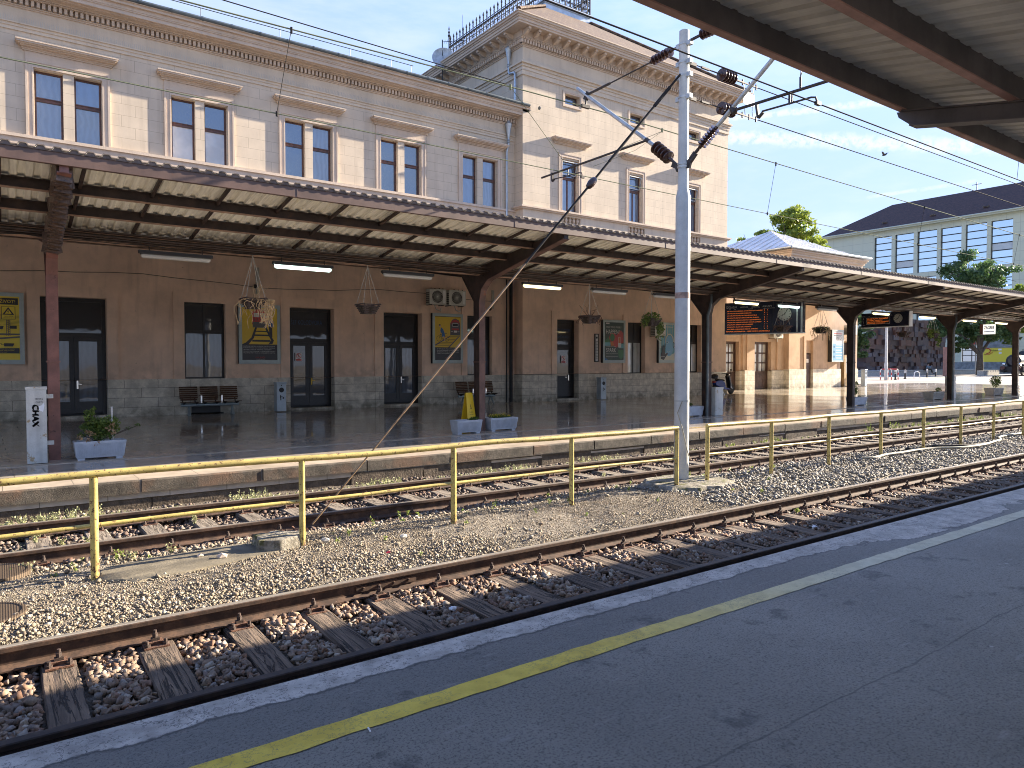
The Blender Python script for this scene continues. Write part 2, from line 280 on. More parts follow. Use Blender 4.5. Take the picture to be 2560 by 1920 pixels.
simple('zinc', (.42, .48, .53), .38, metal=.55, var=.15, s=3); simple('zinc_dark', (.10, .12, .125), .5, metal=.4, var=.25, s=3); simple('zinc_roof', (.60, .62, .62), .4, metal=.5, var=.12, s=1.5)
simple('black_iron', (.02, .021, .023), .5, metal=.3, var=.3)
simple('window_wood', (.095, .042, .028), .45, var=.35, s=9); simple('black_frame', (.014, .012, .012), .4, var=.3, s=9); simple('brown_door', (.085, .052, .042), .5, var=.3, s=5); simple('tan_door', (.42, .27, .12), .5, var=.25, s=5)
def glassmat(name, body, gl=.5, rough=.03, tint=(1, 1, 1), curtain=0, wav=.02):
    g = G(name); x, y, z = g.sep()
    cc = g.mix(g.ramp(g.noise(1.2, 3), .35, .65), body, tuple(v * .7 for v in body))
    if curtain:
        w = g.math('SINE', g.math('MULTIPLY', g.math('ADD', x, g.math('MULTIPLY', g.noise(2, 2), .25)), curtain)); cc = g.mix(g.ramp(w, -1, 1, 0, .45), cc, tuple(v * 1.7 for v in body))
    d = g.b; g.setin(d.inputs['Base Color'], cc); d.inputs['Roughness'].default_value = .5
    gl_ = g.n('ShaderNodeBsdfGlossy'); gl_.inputs['Color'].default_value = tint + (1,); gl_.inputs['Roughness'].default_value = rough
    g.l(g.bump(g.noise(1.3, 2), wav * 3, .05), gl_.inputs['Normal'])
    fr = g.n('ShaderNodeFresnel'); fr.inputs[0].default_value = 1.5
    m = g.n('ShaderNodeMixShader'); g.l(g.math('ADD', g.math('MULTIPLY', fr.outputs[0], .9), gl), m.inputs[0])
    g.l(d.outputs[0], m.inputs[1]); g.l(gl_.outputs[0], m.inputs[2]); g.l(m.outputs[0], g.t.nodes['Material Output'].inputs[0])
    MATS[name] = g.m
glassmat('upper_glass', (.045, .075, .125), .20, tint=(.75, .86, 1), curtain=26); glassmat('upper_glass_dark', (.02, .035, .055), .20, tint=(.72, .85, 1)); glassmat('net_glass', (.075, .095, .13), .18, tint=(.8, .9, 1), curtain=40); glassmat('blind_glass', (.52, .50, .46), .12, tint=(.8, .9, 1))
glassmat('dark_glass', (.012, .013, .016), .03); glassmat('blue_glass', (.04, .058, .085), .03, curtain=40); glassmat('white_glass', (.42, .44, .42), .1, curtain=22); glassmat('facade_glass', (.05, .10, .16), .62, rough=.02, tint=(.8, .93, 1), wav=.004); glassmat('curtain_glass', (.30, .31, .30), .1, curtain=9)
glassmat('street_glass', (.05, .13, .25), .35)
simple('green_panel', (.50, .53, .42), .6, var=.06, s=.5); simple('grey_stone', (.20, .22, .23), .8, var=.3, s=2)
g = G('clad_panels'); x, y, z = g.sep(); f, bc = g.brick(g.comb(y, z, 0), 2.0, 1.55, .03, 0); c = (.53, .56, .44); cc = g.mix(g.math('MULTIPLY', bc, .12), c, tuple(v * .8 for v in c)); cc = g.mix(g.math('MULTIPLY', f, .5), cc, (.28, .3, .24)); g.out(cc, .6)
g = G('brown_roof'); x, y, z = g.sep(); w = g.math('SINE', g.math('MULTIPLY', z, 26)); cc = g.mix(g.ramp(g.noise(2.5, 6, .7), .3, .7), (.035, .025, .028), (.095, .055, .048)); cc = g.mix(g.ramp(g.noise(9, 3), .63, .7), cc, (.2, .09, .05)); cc = g.mix(g.math('MULTIPLY', g.ramp(w, 0, 1), .2), cc, (.02, .015, .02)); g.out(cc, .9)
g = G('clay_tiles'); x, y, z = g.sep(); f, bc = g.brick(g.comb(g.math('ADD', x, 0), g.math('MULTIPLY', z, 1.5), 0), .34, .42, .05, 0); cc = g.mix(g.ramp(g.noise(3, 6, .7), .3, .7), (.055, .03, .02), (.14, .08, .048)); cc = g.mix(g.math('MULTIPLY', bc, .5), cc, (.2, .15, .09)); cc = g.mix(g.math('MULTIPLY', f, .8), cc, (.06, .035, .025)); g.out(cc, .85, 0, g.bump(f, .6, -.03))
g = G('corten'); a = g.n('ShaderNodeAttribute'); a.attribute_name = 'rnd'; n = g.n('ShaderNodeValToRGB'); g.l(a.outputs['Fac'], n.inputs[0]); e = n.color_ramp.elements
e[0].color = (.085, .045, .035, 1); e[1].color = (.13, .12, .14, 1)
for p_, c_ in [(.3, (.16, .075, .05, 1)), (.55, (.065, .04, .035, 1)), (.75, (.09, .07, .075, 1))]: q = e.new(p_); q.color = c_
g.out(g.mix(g.math('MULTIPLY', g.ramp(g.noise(2, 6, .7), .4, .7), .5), n.outputs[0], (.05, .03, .025)), .6)
# foliage
def leafmat(name, a, b):
    g = G(name); at = g.n('ShaderNodeAttribute'); at.attribute_name = 'rnd'; cc = g.mix(at.outputs['Fac'], a, b)
    g.setin(g.b.inputs['Base Color'], cc); g.b.inputs['Roughness'].default_value = .55
    tr = g.n('ShaderNodeBsdfTranslucent'); g.l(cc, tr.inputs[0]); m = g.n('ShaderNodeMixShader'); m.inputs[0].default_value = .35
    g.l(g.b.outputs[0], m.inputs[1]); g.l(tr.outputs[0], m.inputs[2]); g.l(m.outputs[0], g.t.nodes['Material Output'].inputs[0]); MATS[name] = g.m
simple('column_dark', (.05, .035, .03), .6, var=.35, s=4)
leafmat('tree_leaf', (.08, .15, .02), (.38, .44, .07)); leafmat('dark_leaf', (.03, .07, .028), (.12, .20, .06)); leafmat('shrub_leaf', (.05, .10, .015), (.22, .30, .06)); leafmat('weed_leaf', (.22, .26, .12), (.55, .53, .30)); leafmat('green_weed', (.10, .17, .03), (.30, .36, .08)); leafmat('dry_leaf', (.28, .17, .08), (.55, .38, .22)); leafmat('yellow_petal', (.65, .5, .03), (.8, .65, .05))
simple('bark', (.10, .08, .06), .95, var=.4, s=6, bump=.7, bs=20); simple('dry_vine', (.60, .43, .24), .8, var=.3, s=12); simple('dark_soil', (.04, .03, .022), .95, var=.4, s=20); simple('rope', (.5, .47, .42), .8, var=.15); simple('basket_slat', (.085, .06, .052), .8, var=.3, s=9)
simple('planter_concrete', (.46, .49, .53), .7, var=.12, s=6, bump=.3, bs=60, grime=.35); simple('planter_stone', (.42, .40, .35), .8, var=.2, s=5)
simple('pale_metal', (.52, .53, .50), .45, var=.12, s=4, streak=True, rust=((.36, .27, .15), 3.5, .6)); simple('bin_steel', (.36, .42, .47), .4, metal=.3, var=.12, s=4)
simple('lightbox', (.42, .50, .50), .45, var=.08, s=3); simple('lightbox_side', (.03, .03, .03), .5); simple('ac_body', (.58, .57, .50), .5, var=.08); plain('black', (.012, .012, .013), .5); plain('white', (.75, .75, .72), .5); plain('red', (.5, .04, .04), .5)
plain('poster_yellow', (.80, .62, .05), .35); plain('poster_ochre', (.72, .49, .03), .35); plain('poster_dark', (.022, .022, .027), .35); plain('poster_white', (.62, .62, .58), .4); plain('poster_red', (.45, .05, .045), .4); plain('poster_blue', (.03, .13, .33), .4); plain('poster_green', (.04, .17, .07), .4); plain('poster_teal', (.13, .36, .42), .4); plain('poster_deep', (.025, .06, .05), .4); plain('poster_skin', (.55, .38, .28), .4); plain('poster_cream', (.58, .58, .48), .4); plain('poster_orange', (.5, .15, .03), .4); plain('poster_sky', (.16, .40, .62), .4); plain('poster_grey', (.10, .10, .11), .4)
plain('door_blue', (.02, .07, .16), .4); plain('lamp_body', (.055, .05, .045), .5); plain('lamp_off', (.55, .55, .52), .25)
plain('lamp_white', (.75, 1, .92), .3, est=.85); plain('lamp_warm', (1, .80, .42), .3, est=.8); plain('added_glow_panel', (.75, .73, .66), .4, est=.28)  # the sign panel's glow is added to brighten it under the canopy
plain('board_blue', (.008, .012, .028), .25); plain('led_orange', (.9, .2, .03), .4, est=.16); plain('board_text', (.42, .42, .43), .5); plain('clock_face', (.38, .38, .33), .5)
plain('scooter_black', (.01, .01, .012), .15); plain('scooter_blue', (.02, .05, .25), .2); plain('chrome', (.7, .7, .7), .15, 1); plain('scooter_red', (.3, .015, .015), .3); plain('rubber', (.012, .012, .012), .8)
plain('loco_black', (.012, .012, .014), .35); plain('skin', (.45, .28, .2), .6); simple('denim', (.09, .15, .22), .9, var=.1); simple('jacket', (.17, .28, .36), .9, var=.1); plain('hair', (.01, .01, .01), .7); plain('yellow_sign', (.75, .5, .02), .4); plain('post_yellow', (.72, .60, .05), .5); simple('sign_brown', (.12, .05, .035), .6); simple('pillar_rust', (.36, .19, .145), .8, var=.1); simple('hose', (.30, .28, .21), .6, var=.2); simple('bench_tube', (.30, .36, .38), .35, metal=.4, var=.15, s=5)
plain('litter_red', (.6, .03, .04), .5); plain('litter_white', (.75, .78, .82), .4)
# ------------------------------------------------------------------ mesh helpers
def wloc(o):
    v = Vector((0, 0, 0))
    while o is not None: v += o.location; o = o.parent
    return v
class MB:
    def __init__(s): s.v = []; s.f = []; s.m = []; s.r = None; s.mi = 0
    def add(s, vs, fs):
        k = len(s.v); s.v += [tuple(v) for v in vs]; s.f += [tuple(i + k for i in f) for f in fs]; s.m += [s.mi] * len(fs)
    def quad(s, a, b, c, d): s.add([a, b, c, d], [(0, 1, 2, 3)])
    def box(s, x0, x1, y0, y1, z0, z1):
        s.add([(x0, y0, z0), (x1, y0, z0), (x1, y1, z0), (x0, y1, z0), (x0, y0, z1), (x1, y0, z1), (x1, y1, z1), (x0, y1, z1)],
              [(0, 3, 2, 1), (4, 5, 6, 7), (0, 1, 5, 4), (1, 2, 6, 5), (2, 3, 7, 6), (3, 0, 4, 7)]); return s
    def taper(s, cx, cy, z0, z1, w0, d0, w1, d1):
        vs = [(cx + sx * w / 2, cy + sy * d / 2, z) for z, w, d in ((z0, w0, d0), (z1, w1, d1)) for sx, sy in ((-1, -1), (1, -1), (1, 1), (-1, 1))]
        s.add(vs, [(0, 3, 2, 1), (4, 5, 6, 7), (0, 1, 5, 4), (1, 2, 6, 5), (2, 3, 7, 6), (3, 0, 4, 7)])
    def prism(s, pts, ax, a, b, caps=True):
        """polygon pts in the two other axes, extruded along ax from a to b"""
        n = len(pts)
        def P(p, t):
            return {'x': (t, p[0], p[1]), 'y': (p[0], t, p[1]), 'z': (p[0], p[1], t)}[ax]
        vs = [P(p, a) for p in pts] + [P(p, b) for p in pts]
        fs = [(i, (i + 1) % n, (i + 1) % n + n, i + n) for i in range(n)]
        if caps: fs += [tuple(range(n))[::-1], tuple(range(n, 2 * n))]
        s.add(vs, fs)
    def bar(s, p, q, w, h=None, up=(0, 0, 1)):
        p, q = Vector(p), Vector(q); h = h or w; d = (q - p).normalized(); u = Vector(up)
        if abs(d.dot(u)) > .98: u = Vector((1, 0, 0))
        r = d.cross(u).normalized(); u = r.cross(d)
        vs = [c + r * a * w / 2 + u * b * h / 2 for c in (p, q) for a, b in ((-1, -1), (1, -1), (1, 1), (-1, 1))]
        s.add(vs, [(0, 3, 2, 1), (4, 5, 6, 7), (0, 1, 5, 4), (1, 2, 6, 5), (2, 3, 7, 6), (3, 0, 4, 7)]); return s
    def tube(s, p, q, r, r2=None, n=8, cap=True):
        p, q = Vector(p), Vector(q); r2 = r if r2 is None else r2; d = (q - p).normalized(); u = Vector((0, 0, 1)) if abs(d.z) < .95 else Vector((1, 0, 0))
        a = d.cross(u).normalized(); b = a.cross(d)
        vs = [c + (a * math.cos(t) + b * math.sin(t)) * rr for c, rr in ((p, r), (q, r2)) for t in [2 * math.pi * i / n for i in range(n)]]
        fs = [(i, (i + 1) % n, (i + 1) % n + n, i + n) for i in range(n)]
        if cap: fs += [tuple(range(n))[::-1], tuple(range(n, 2 * n))]
        s.add(vs, fs); return s
    def path(s, pts, r, n=6):
        pts = [Vector(p) for p in pts]; m = len(pts); vs = []; fs = []; prev = None
        for i, p in enumerate(pts):
            d = (pts[min(i + 1, m - 1)] - pts[max(i - 1, 0)]).normalized()
            if prev is None: u = Vector((0, 0, 1)) if abs(d.z) < .9 else Vector((1, 0, 0)); a = d.cross(u).normalized()
            else: a = (prev - d * prev.dot(d)).normalized()
            prev = a; b = a.cross(d); rr = r[i] if isinstance(r, (list, tuple)) else r
            vs += [p + (a * math.cos(t) + b * math.sin(t)) * rr for t in [2 * math.pi * k / n for k in range(n)]]
        for i in range(m - 1): fs += [(i * n + k, i * n + (k + 1) % n, (i + 1) * n + (k + 1) % n, (i + 1) * n + k) for k in range(n)]
        fs += [tuple(range(n))[::-1], tuple(range((m - 1) * n, m * n))]; s.add(vs, fs); return s
    def lathe(s, prof, p, q, n=16):
        """prof: list of (t along p->q in metres, radius)"""
        p, q = Vector(p), Vector(q); d = (q - p).normalized(); u = Vector((0, 0, 1)) if abs(d.z) < .95 else Vector((1, 0, 0))
        a = d.cross(u).normalized(); b = a.cross(d); m = len(prof); vs = []; fs = []
        for t, r in prof: vs += [p + d * t + (a * math.cos(k) + b * math.sin(k)) * r for k in [2 * math.pi * i / n for i in range(n)]]
        for i in range(m - 1): fs += [(i * n + k, i * n + (k + 1) % n, (i + 1) * n + (k + 1) % n, (i + 1) * n + k) for k in range(n)]
        fs += [tuple(range(n))[::-1], tuple(range((m - 1) * n, m * n))]; s.add(vs, fs); return s
    def disc(s, c, nrm, r, th=.004, n=24): c = Vector(c); nrm = Vector(nrm).normalized(); s.tube(c, c + nrm * th, r, n=n)
    def ball(s, c, r, sx=1, sy=1, sz=1, n=10):
        vs = []; fs = []; m = n // 2 + 1
        for i in range(m + 1):
            a = math.pi * i / m
            for k in range(n): b = 2 * math.pi * k / n; vs.append((c[0] + r * sx * math.sin(a) * math.cos(b), c[1] + r * sy * math.sin(a) * math.sin(b), c[2] + r * sz * math.cos(a)))
        for i in range(m): fs += [(i * n + k, (i + 1) * n + k, (i + 1) * n + (k + 1) % n, i * n + (k + 1) % n) for k in range(n)]
        s.add(vs, fs); return s
    def xform(s, M): s.v = [tuple(M @ Vector(v)) for v in s.v]; return s
    def build(s, name, mats, parent=None, smooth=False, bevel=0, rnd=None):
        o_ = wloc(parent) if parent else Vector((0, 0, 0))
        me = bpy.data.meshes.new(name); me.from_pydata([(v[0] - o_.x, v[1] - o_.y, v[2] - o_.z) for v in s.v], [], s.f)
        if not isinstance(mats, (list, tuple)): mats = [mats]
        for m in mats: me.materials.append(MATS[m])
        if len(mats) > 1: me.polygons.foreach_set('material_index', s.m)
        if rnd is not None:
            a = me.attributes.new('rnd', 'FLOAT', 'FACE'); a.data.foreach_set('value', rnd)
        me.validate(); o = bpy.data.objects.new(name, me); col.objects.link(o)
        if parent: o.parent = parent
        if smooth:
            me.shade_smooth()
            try: me.set_sharp_from_angle(angle=R(42))
            except Exception: pass
        if bevel:
            b = o.modifiers.new('bevel', 'BEVEL'); b.width = bevel; b.segments = 2; b.limit_method = 'ANGLE'
        return o
def tag(o, label=None, cat=None, group=None, kind=None):
    if label: o['label'] = label
    if cat: o['category'] = cat
    if group: o['group'] = group
    if kind: o['kind'] = kind
    return o
def empty(name, loc, label=None, cat=None, group=None):
    o = bpy.data.objects.new(name, None); col.objects.link(o); o.location = loc; o.empty_display_size = .2; return tag(o, label, cat, group)
def kids(o): return [c for c in bpy.data.objects if c.parent == o]
KC = {}
def copy_tree(o, parent=None, loc=None, label=None, rotz=None, cache={}):
    c = o.copy(); col.objects.link(c)
    if parent is not None: c.parent = parent
    if loc is not None: c.location = loc
    if rotz is not None: c.rotation_euler[2] = rotz
    if label: c['label'] = label
    for k in o.children: copy_tree(k, c)
    return c
def struct(mb, name, mats, **k): return tag(mb.build(name, mats, **k), kind='structure')
ORD = 'first second third fourth fifth sixth seventh eighth ninth tenth eleventh twelfth thirteenth fourteenth fifteenth sixteenth seventeenth eighteenth nineteenth twentieth'.split()
def ordn(i):
    if i < 20: return ORD[i]
    t = {2: 'twenty', 3: 'thirty', 4: 'forty', 5: 'fifty', 6: 'sixty'}[(i + 1) // 10]; u = (i + 1) % 10
    return t + '-' + ORD[u - 1] if u else t[:-1] + 'ieth'
TX = {}
def text_into(mb, s, x, z, h, y=None, axis='y', w=None, align='L', bold=0, M=None, extrude=0):
    """flat lettering in plane y=const facing -Y (or through matrix M from local x,z)"""
    if s not in TX:
        cu = bpy.data.curves.new('t', 'FONT'); cu.body = s; cu.resolution_u = 2; cu.size = 1
        ob = bpy.data.objects.new('t', cu); col.objects.link(ob); dg = bpy.context.evaluated_depsgraph_get(); me = bpy.data.meshes.new_from_object(ob.evaluated_get(dg))
        TX[s] = ([tuple(v.co) for v in me.vertices], [tuple(p.vertices) for p in me.polygons]); bpy.data.objects.remove(ob); bpy.data.curves.remove(cu); bpy.data.meshes.remove(me)
    vs, fs = TX[s]
    if not vs: return
    x0 = min(v[0] for v in vs); x1 = max(v[0] for v in vs); k = h / .72; kx = k if not w else w / (x1 - x0)
    off = {'L': 0, 'C': .5, 'R': 1}[align] * (x1 - x0)
    pts = [(x + (v[0] - x0 - off) * kx, y, z + v[1] * k) for v in vs]
    if M is not None: pts = [tuple(M @ Vector((p[0], 0, p[2]))) for p in pts]
    mb.add(pts, fs)
def rect(mb, x0, x1, z0, z1, y): mb.quad((x0, y, z0), (x1, y, z0), (x1, y, z1), (x0, y, z1))
def leaves(mb, rnd, c, r, n, size, seed=0, sq=(1, 1, 1), shell=.0, tone=(0, 1), clump=None):
    rs = np.random.RandomState(seed)
    d = rs.normal(size=(n, 3)); d /= np.linalg.norm(d, axis=1)[:, None]; rad = (shell + (1 - shell) * rs.rand(n)) ** (1 / 2.2)
    P = np.array(c) + d * rad[:, None] * np.array(r) * np.array(sq)
    for i in range(n):
        a = rs.normal(size=3); a /= np.linalg.norm(a); b = np.cross(a, rs.normal(size=3)); b /= np.linalg.norm(b); s_ = size * (.6 + .8 * rs.rand())
        p = P[i]; mb.add([p - a * s_, p - b * s_ * .45, p + a * s_, p + b * s_ * .45], [(0, 1, 2, 3)]); rnd.append(tone[0] + (tone[1] - tone[0]) * rs.rand())
# stones: perturbed 12-vertex rocks, generated as one mesh
PHI = (1 + 5 ** .5) / 2
ICO = np.array([(-1, PHI, 0), (1, PHI, 0), (-1, -PHI, 0), (1, -PHI, 0), (0, -1, PHI), (0, 1, PHI), (0, -1, -PHI), (0, 1, -PHI), (PHI, 0, -1), (PHI, 0, 1), (-PHI, 0, -1), (-PHI, 0, 1)]) / 1.9
CUB = np.array([(x, y, z) for z in (-1, 1) for y in (-1, 1) for x in (-1, 1)]) * .62
CUF = np.array([(0, 2, 3), (0, 3, 1), (4, 5, 7), (4, 7, 6), (0, 1, 5), (0, 5, 4), (2, 6, 7), (2, 7, 3), (0, 4, 6), (0, 6, 2), (1, 3, 7), (1, 7, 5)])
ICF = np.array([(0, 11, 5), (0, 5, 1), (0, 1, 7), (0, 7, 10), (0, 10, 11), (1, 5, 9), (5, 11, 4), (11, 10, 2), (10, 7, 6), (7, 1, 8), (3, 9, 4), (3, 4, 2), (3, 2, 6), (3, 6, 8), (3, 8, 9), (4, 9, 5), (2, 4, 11), (6, 2, 10), (8, 6, 7), (9, 8, 1)])
def rocks(name, P, size, matn, label=None, flat=.7):
    n = len(P); q = RS.normal(size=(n, 3, 3)); Q = np.linalg.qr(q)[0]
    sc_ = size[:, None] * (np.array([1, .8, flat]) * (.75 + .5 * RS.rand(n, 3)))
    V = CUB[None] * (1 + .5 * (RS.rand(n, 8, 1) - .5)) + .2 * RS.normal(size=(n, 8, 3))
    V = np.einsum('nij,nkj->nki', Q, V * sc_[:, None, :]); V[:, :, 2] *= .85; V += P[:, None, :]
    F = (CUF[None] + (np.arange(n) * 8)[:, None, None]).reshape(-1, 3)
    me = bpy.data.meshes.new(name); me.vertices.add(n * 8); me.vertices.foreach_set('co', V.reshape(-1).astype(np.float32))
    nf = len(F); me.loops.add(nf * 3); me.loops.foreach_set('vertex_index', F.reshape(-1).astype(np.int32)); me.polygons.add(nf)
    me.polygons.foreach_set('loop_start', np.arange(0, nf * 3, 3, dtype=np.int32)); me.update(calc_edges=True)
    a = me.attributes.new('rnd', 'FLOAT', 'FACE'); a.data.foreach_set('value', np.repeat(RS.rand(n), 12).astype(np.float32))
    me.materials.append(MATS[matn]); o = bpy.data.objects.new(name, me); col.objects.link(o); o['kind'] = 'stuff'
    if label: o['label'] = label
    return o
# ------------------------------------------------------------------ ground
ZP = .27                                   # far platform top
ZN = .28                                   # near platform top
def hgt(x, y):
    y = np.asarray(y, float); x = np.asarray(x, float)
    h = np.interp(y, [3, 4.3, 6.02, 6.25, 6.6, 8.1, 8.65, 8.95, 10.35, 10.7, 11.4], [-.2, -.2, -.2, -.10, -.085, -.10, -.16, -.21, -.21, -.19, -.13])
    return h + .018 * np.sin(x * 1.7 + y * 2.3) * np.sin(y * 3.1 - x * .8) + .01 * np.sin(x * 5.1 - y * 4.7)
mb = MB(); mb.quad((-400, -400, -.32), (900, -400, -.32), (900, 900, -.32), (-400, 900, -.32)); struct(mb, 'ground', 'gravel_bed')
# ballast bed: a gently uneven sheet under both tracks
xs = np.concatenate([np.arange(-6, 20, .12), np.arange(20, 130, 1.0)]); ys = np.arange(3.6, 11.5, .1)
X, Y = np.meshgrid(xs, ys, indexing='ij'); Z = hgt(X, Y) + .008 * RS.randn(*X.shape) - .012
me = bpy.data.meshes.new('gravel_bed'); nx, ny = X.shape
idx = np.arange(nx * ny).reshape(nx, ny); F = np.stack([idx[:-1, :-1], idx[1:, :-1], idx[1:, 1:], idx[:-1, 1:]], -1).reshape(-1, 4)
me.from_pydata(np.stack([X, Y, Z], -1).reshape(-1, 3).tolist(), [], F.tolist()); me.materials.append(MATS['gravel_bed']); me.shade_smooth()
o = bpy.data.objects.new('gravel_bed', me); col.objects.link(o); o['kind'] = 'structure'

SL1 = [(.30 + .61 * k) for k in range(-5, 36)]; SL2 = [(1.555 + .61 * k) for k in range(-5, 52)]
def scatter(n, x0, x1, y0, y1, smin, smax, p=1.6, avoid=None, lift=.0, dens=None):
    x = x0 + (x1 - x0) * RS.rand(n); y = y0 + (y1 - y0) * RS.rand(n)
    if dens: k = RS.rand(n) < dens(x, y); x, y = x[k], y[k]
    s = smin + (smax - smin) * RS.rand(len(x)) ** p
    if avoid is not None:
        c = np.array(avoid); d = np.abs(x[:, None] - c[None]).min(1); k = (d > .128 + s * .5) | (y < 3.9) | (y > 6.75) & (y < 8.2); x, y, s = x[k], y[k], s[k]
    z = hgt(x, y) + s * .25 + lift * RS.rand(len(x)) ** 1.5
    return np.stack([x, y, z], 1), s
P1, s1 = scatter(17000, -.8, 8, 4.35, 6.1, .018, .044, avoid=SL1, lift=.022); P2, s2 = scatter(13000, 8, 30, 4.35, 6.1, .022, .044, avoid=SL1, lift=.008)
rocks('track_ballast', np.concatenate([P1, P2]), np.concatenate([s1, s2]), 'ballast_stone', 'brown and beige crushed stone ballast between the wooden sleepers of the near track')
warm = lambda x, y: .35 + .65 * (np.sin(x * 1.3 + 1) * np.sin(y * 2.1 + x * .4) > -.2)
P1, s1 = scatter(76000, -.8, 10.5, 6.0, 8.55, .0035, .0135, p=2.2, dens=warm); P2, s2 = scatter(4200, -.8, 4.5, 6.02, 7.0, .008, .026, p=1.8)
P4, s4 = scatter(2200, -.8, 12, 8.28, 8.8, .014, .036, p=2); P5, s5 = scatter(240, -.5, 12, 6.3, 8.4, .018, .038, p=2, lift=.01)
rocks('gravel', np.concatenate([P1, P2, P4, P5]), np.concatenate([s1, s2, s4, s5]), 'gravel_stone', 'pale fine gravel on the strip between the two tracks')
P1, s1 = scatter(15000, 8.5, 34, 6.0, 8.75, .02, .042, p=1.4)
rocks('coarse_gravel', P1, s1, 'grey_gravel', 'grey broken stones on the strip beyond the mast')
P1, s1 = scatter(15000, -.8, 16, 8.5, 11.25, .018, .042, avoid=[-50], lift=.015); P2, s2 = scatter(5500, 16, 45, 8.6, 11.25, .035, .06)
d = np.abs(P1[:, 0:1] - np.array(SL2)[None]).min(1); k = (d > .15) | (P1[:, 1] < 8.5) | (P1[:, 1] > 10.75); P1, s1 = P1[k], s1[k]
d = np.abs(P2[:, 0:1] - np.array(SL2)[None]).min(1); k = (d > .15) | (P2[:, 1] < 8.5) | (P2[:, 1] > 10.75)
rocks('dark_track_ballast', np.concatenate([P1, P2[k]]), np.concatenate([s1, s2[k]]), 'dark_ballast', 'dark brown ballast under the far track')

# ------------------------------------------------------------------ rails
def railprof(yc):
    p = [(-.036, 0), (-.03, .0), (.03, .0), (.036, -.006), (.036, -.034), (.030, -.040), (.009, -.052), (.008, -.125), (.03, -.138), (.072, -.148), (.072, -.158), (-.072, -.158), (-.072, -.148), (-.03, -.138), (-.008, -.125), (-.009, -.052), (-.030, -.040), (-.036, -.034), (-.036, -.006)]
    p = [(-.03, 0)] + p[2:]
    return [(yc + a, b) for a, b in p]
for yc, lab in ((4.43, 'dark brown steel rail beside the asphalt platform edge, nearest rail'), (5.94, 'rail with shiny head carried on wooden sleepers, far rail of the near track'), (8.87, 'rusty rail just behind the yellow railing, near rail of the far track'), (10.38, 'dark rail along the weeds below the far platform edge')):
    mb = MB(); mb.prism(railprof(yc), 'x', -12, 130)
    if yc == 5.94: mb.box(2.55, 3.15, yc - .022, yc - .0085, -.11, -.06); [mb.tube((2.62 + .15 * i, yc - .022, -.085), (2.62 + .15 * i, yc - .045, -.085), .014, n=6) for i in range(4)]
    tag(mb.build('rail', 'rail_dark' if yc < 5 else 'rail_steel'), lab, 'rail', 'rails of the two tracks')

# ------------------------------------------------------------------ sleepers
def fastening(root, x, yc, z0, name='rail_fastening'):
    m = MB(); m.mi = 0; m.box(x - .085, x + .085, yc - .19, yc + .19, z0, z0 + .012)
    for sgn in (-1, 1):
        yb = yc + sgn * .10
        m.mi = 0; m.box(x - .05, x + .05, yb - .03 * sgn - .012, yb + .028 * sgn + .012, z0 + .012, z0 + .035) if sgn > 0 else m.box(x - .05, x + .05, yb - .04, yb + .042, z0 + .012, z0 + .035)
        m.mi = 1; m.box(x - .028, x + .028, yb - .02, yb + .02, z0 + .035, z0 + .055); m.tube((x, yb, z0 + .05), (x, yb, z0 + .112), .012, n=8); m.tube((x, yb, z0 + .062), (x, yb, z0 + .088), .021, n=6)
        for dx in (-.062, .062): yy = yc + sgn * .155; m.tube((x + dx, yy, z0 + .01), (x + dx, yy, z0 + .03), .022, n=8); m.tube((x + dx, yy, z0 + .03), (x + dx, yy, z0 + .055), .013, n=6)
    return m.build(name, ['rusty_iron', 'dark_bolt'], root, smooth=False)
def sleeper_mesh(x, y0, y1, zt, w, seed, name, matn, root):
    rs = np.random.RandomState(seed); n = 9; m = MB(); ys = np.linspace(y0, y1, n); cx = rs.normal(size=2) * .008
    prof = [(-.5, 0), (-.46, .014), (-.18, .012), (.02, .016), (.2, .012), (.46, .014), (.5, 0), (.5, -.11), (-.5, -.11)]
    vs = []
    for i, yy in enumerate(ys):
        t = i / (n - 1)
        for px_, pz in prof: vs.append((x + px_ * w + rs.normal() * .0035 + cx[0] * (1 - t) + cx[1] * t, yy, zt - .014 + pz + rs.normal() * .0022))
    k = len(prof); fs = [(i * k + j, i * k + (j + 1) % k, (i + 1) * k + (j + 1) % k, (i + 1) * k + j) for i in range(n - 1) for j in range(k)] + [tuple(range(k))[::-1], tuple(range((n - 1) * k, n * k))]
    m.add(vs, fs); return m.build(name, matn, root)
proto = None
for i, x in enumerate(SL1):
    k = i - 5; vis = k >= 0
    lab = '%s dark cracked wooden sleeper from the left on the near track' % ordn(k) if vis else '%s dark wooden sleeper beyond the left photo edge on the near track' % ordn(-k - 1)
    if k == 1: lab = 'dark wooden sleeper with deep split grain, second from the left on the near track'
    root = empty('wooden_sleeper', (x, 5.18, -.165), lab, 'sleeper', 'wooden sleepers of the near track')
    w = .235 + .02 * math.sin(i * 2.3)
    sleeper_mesh(x, 3.85, 6.5, -.168 + .004 * math.sin(i), w, i, 'beam', 'sleeper_wood', root)
    if proto is None:
        f1 = fastening(root, x, 4.43, -.169); f2 = fastening(root, x, 5.94, -.169)
        proto = (f1, f2)
    else:
        for f in proto: c = f.copy(); c.parent = root; col.objects.link(c)
proto = None
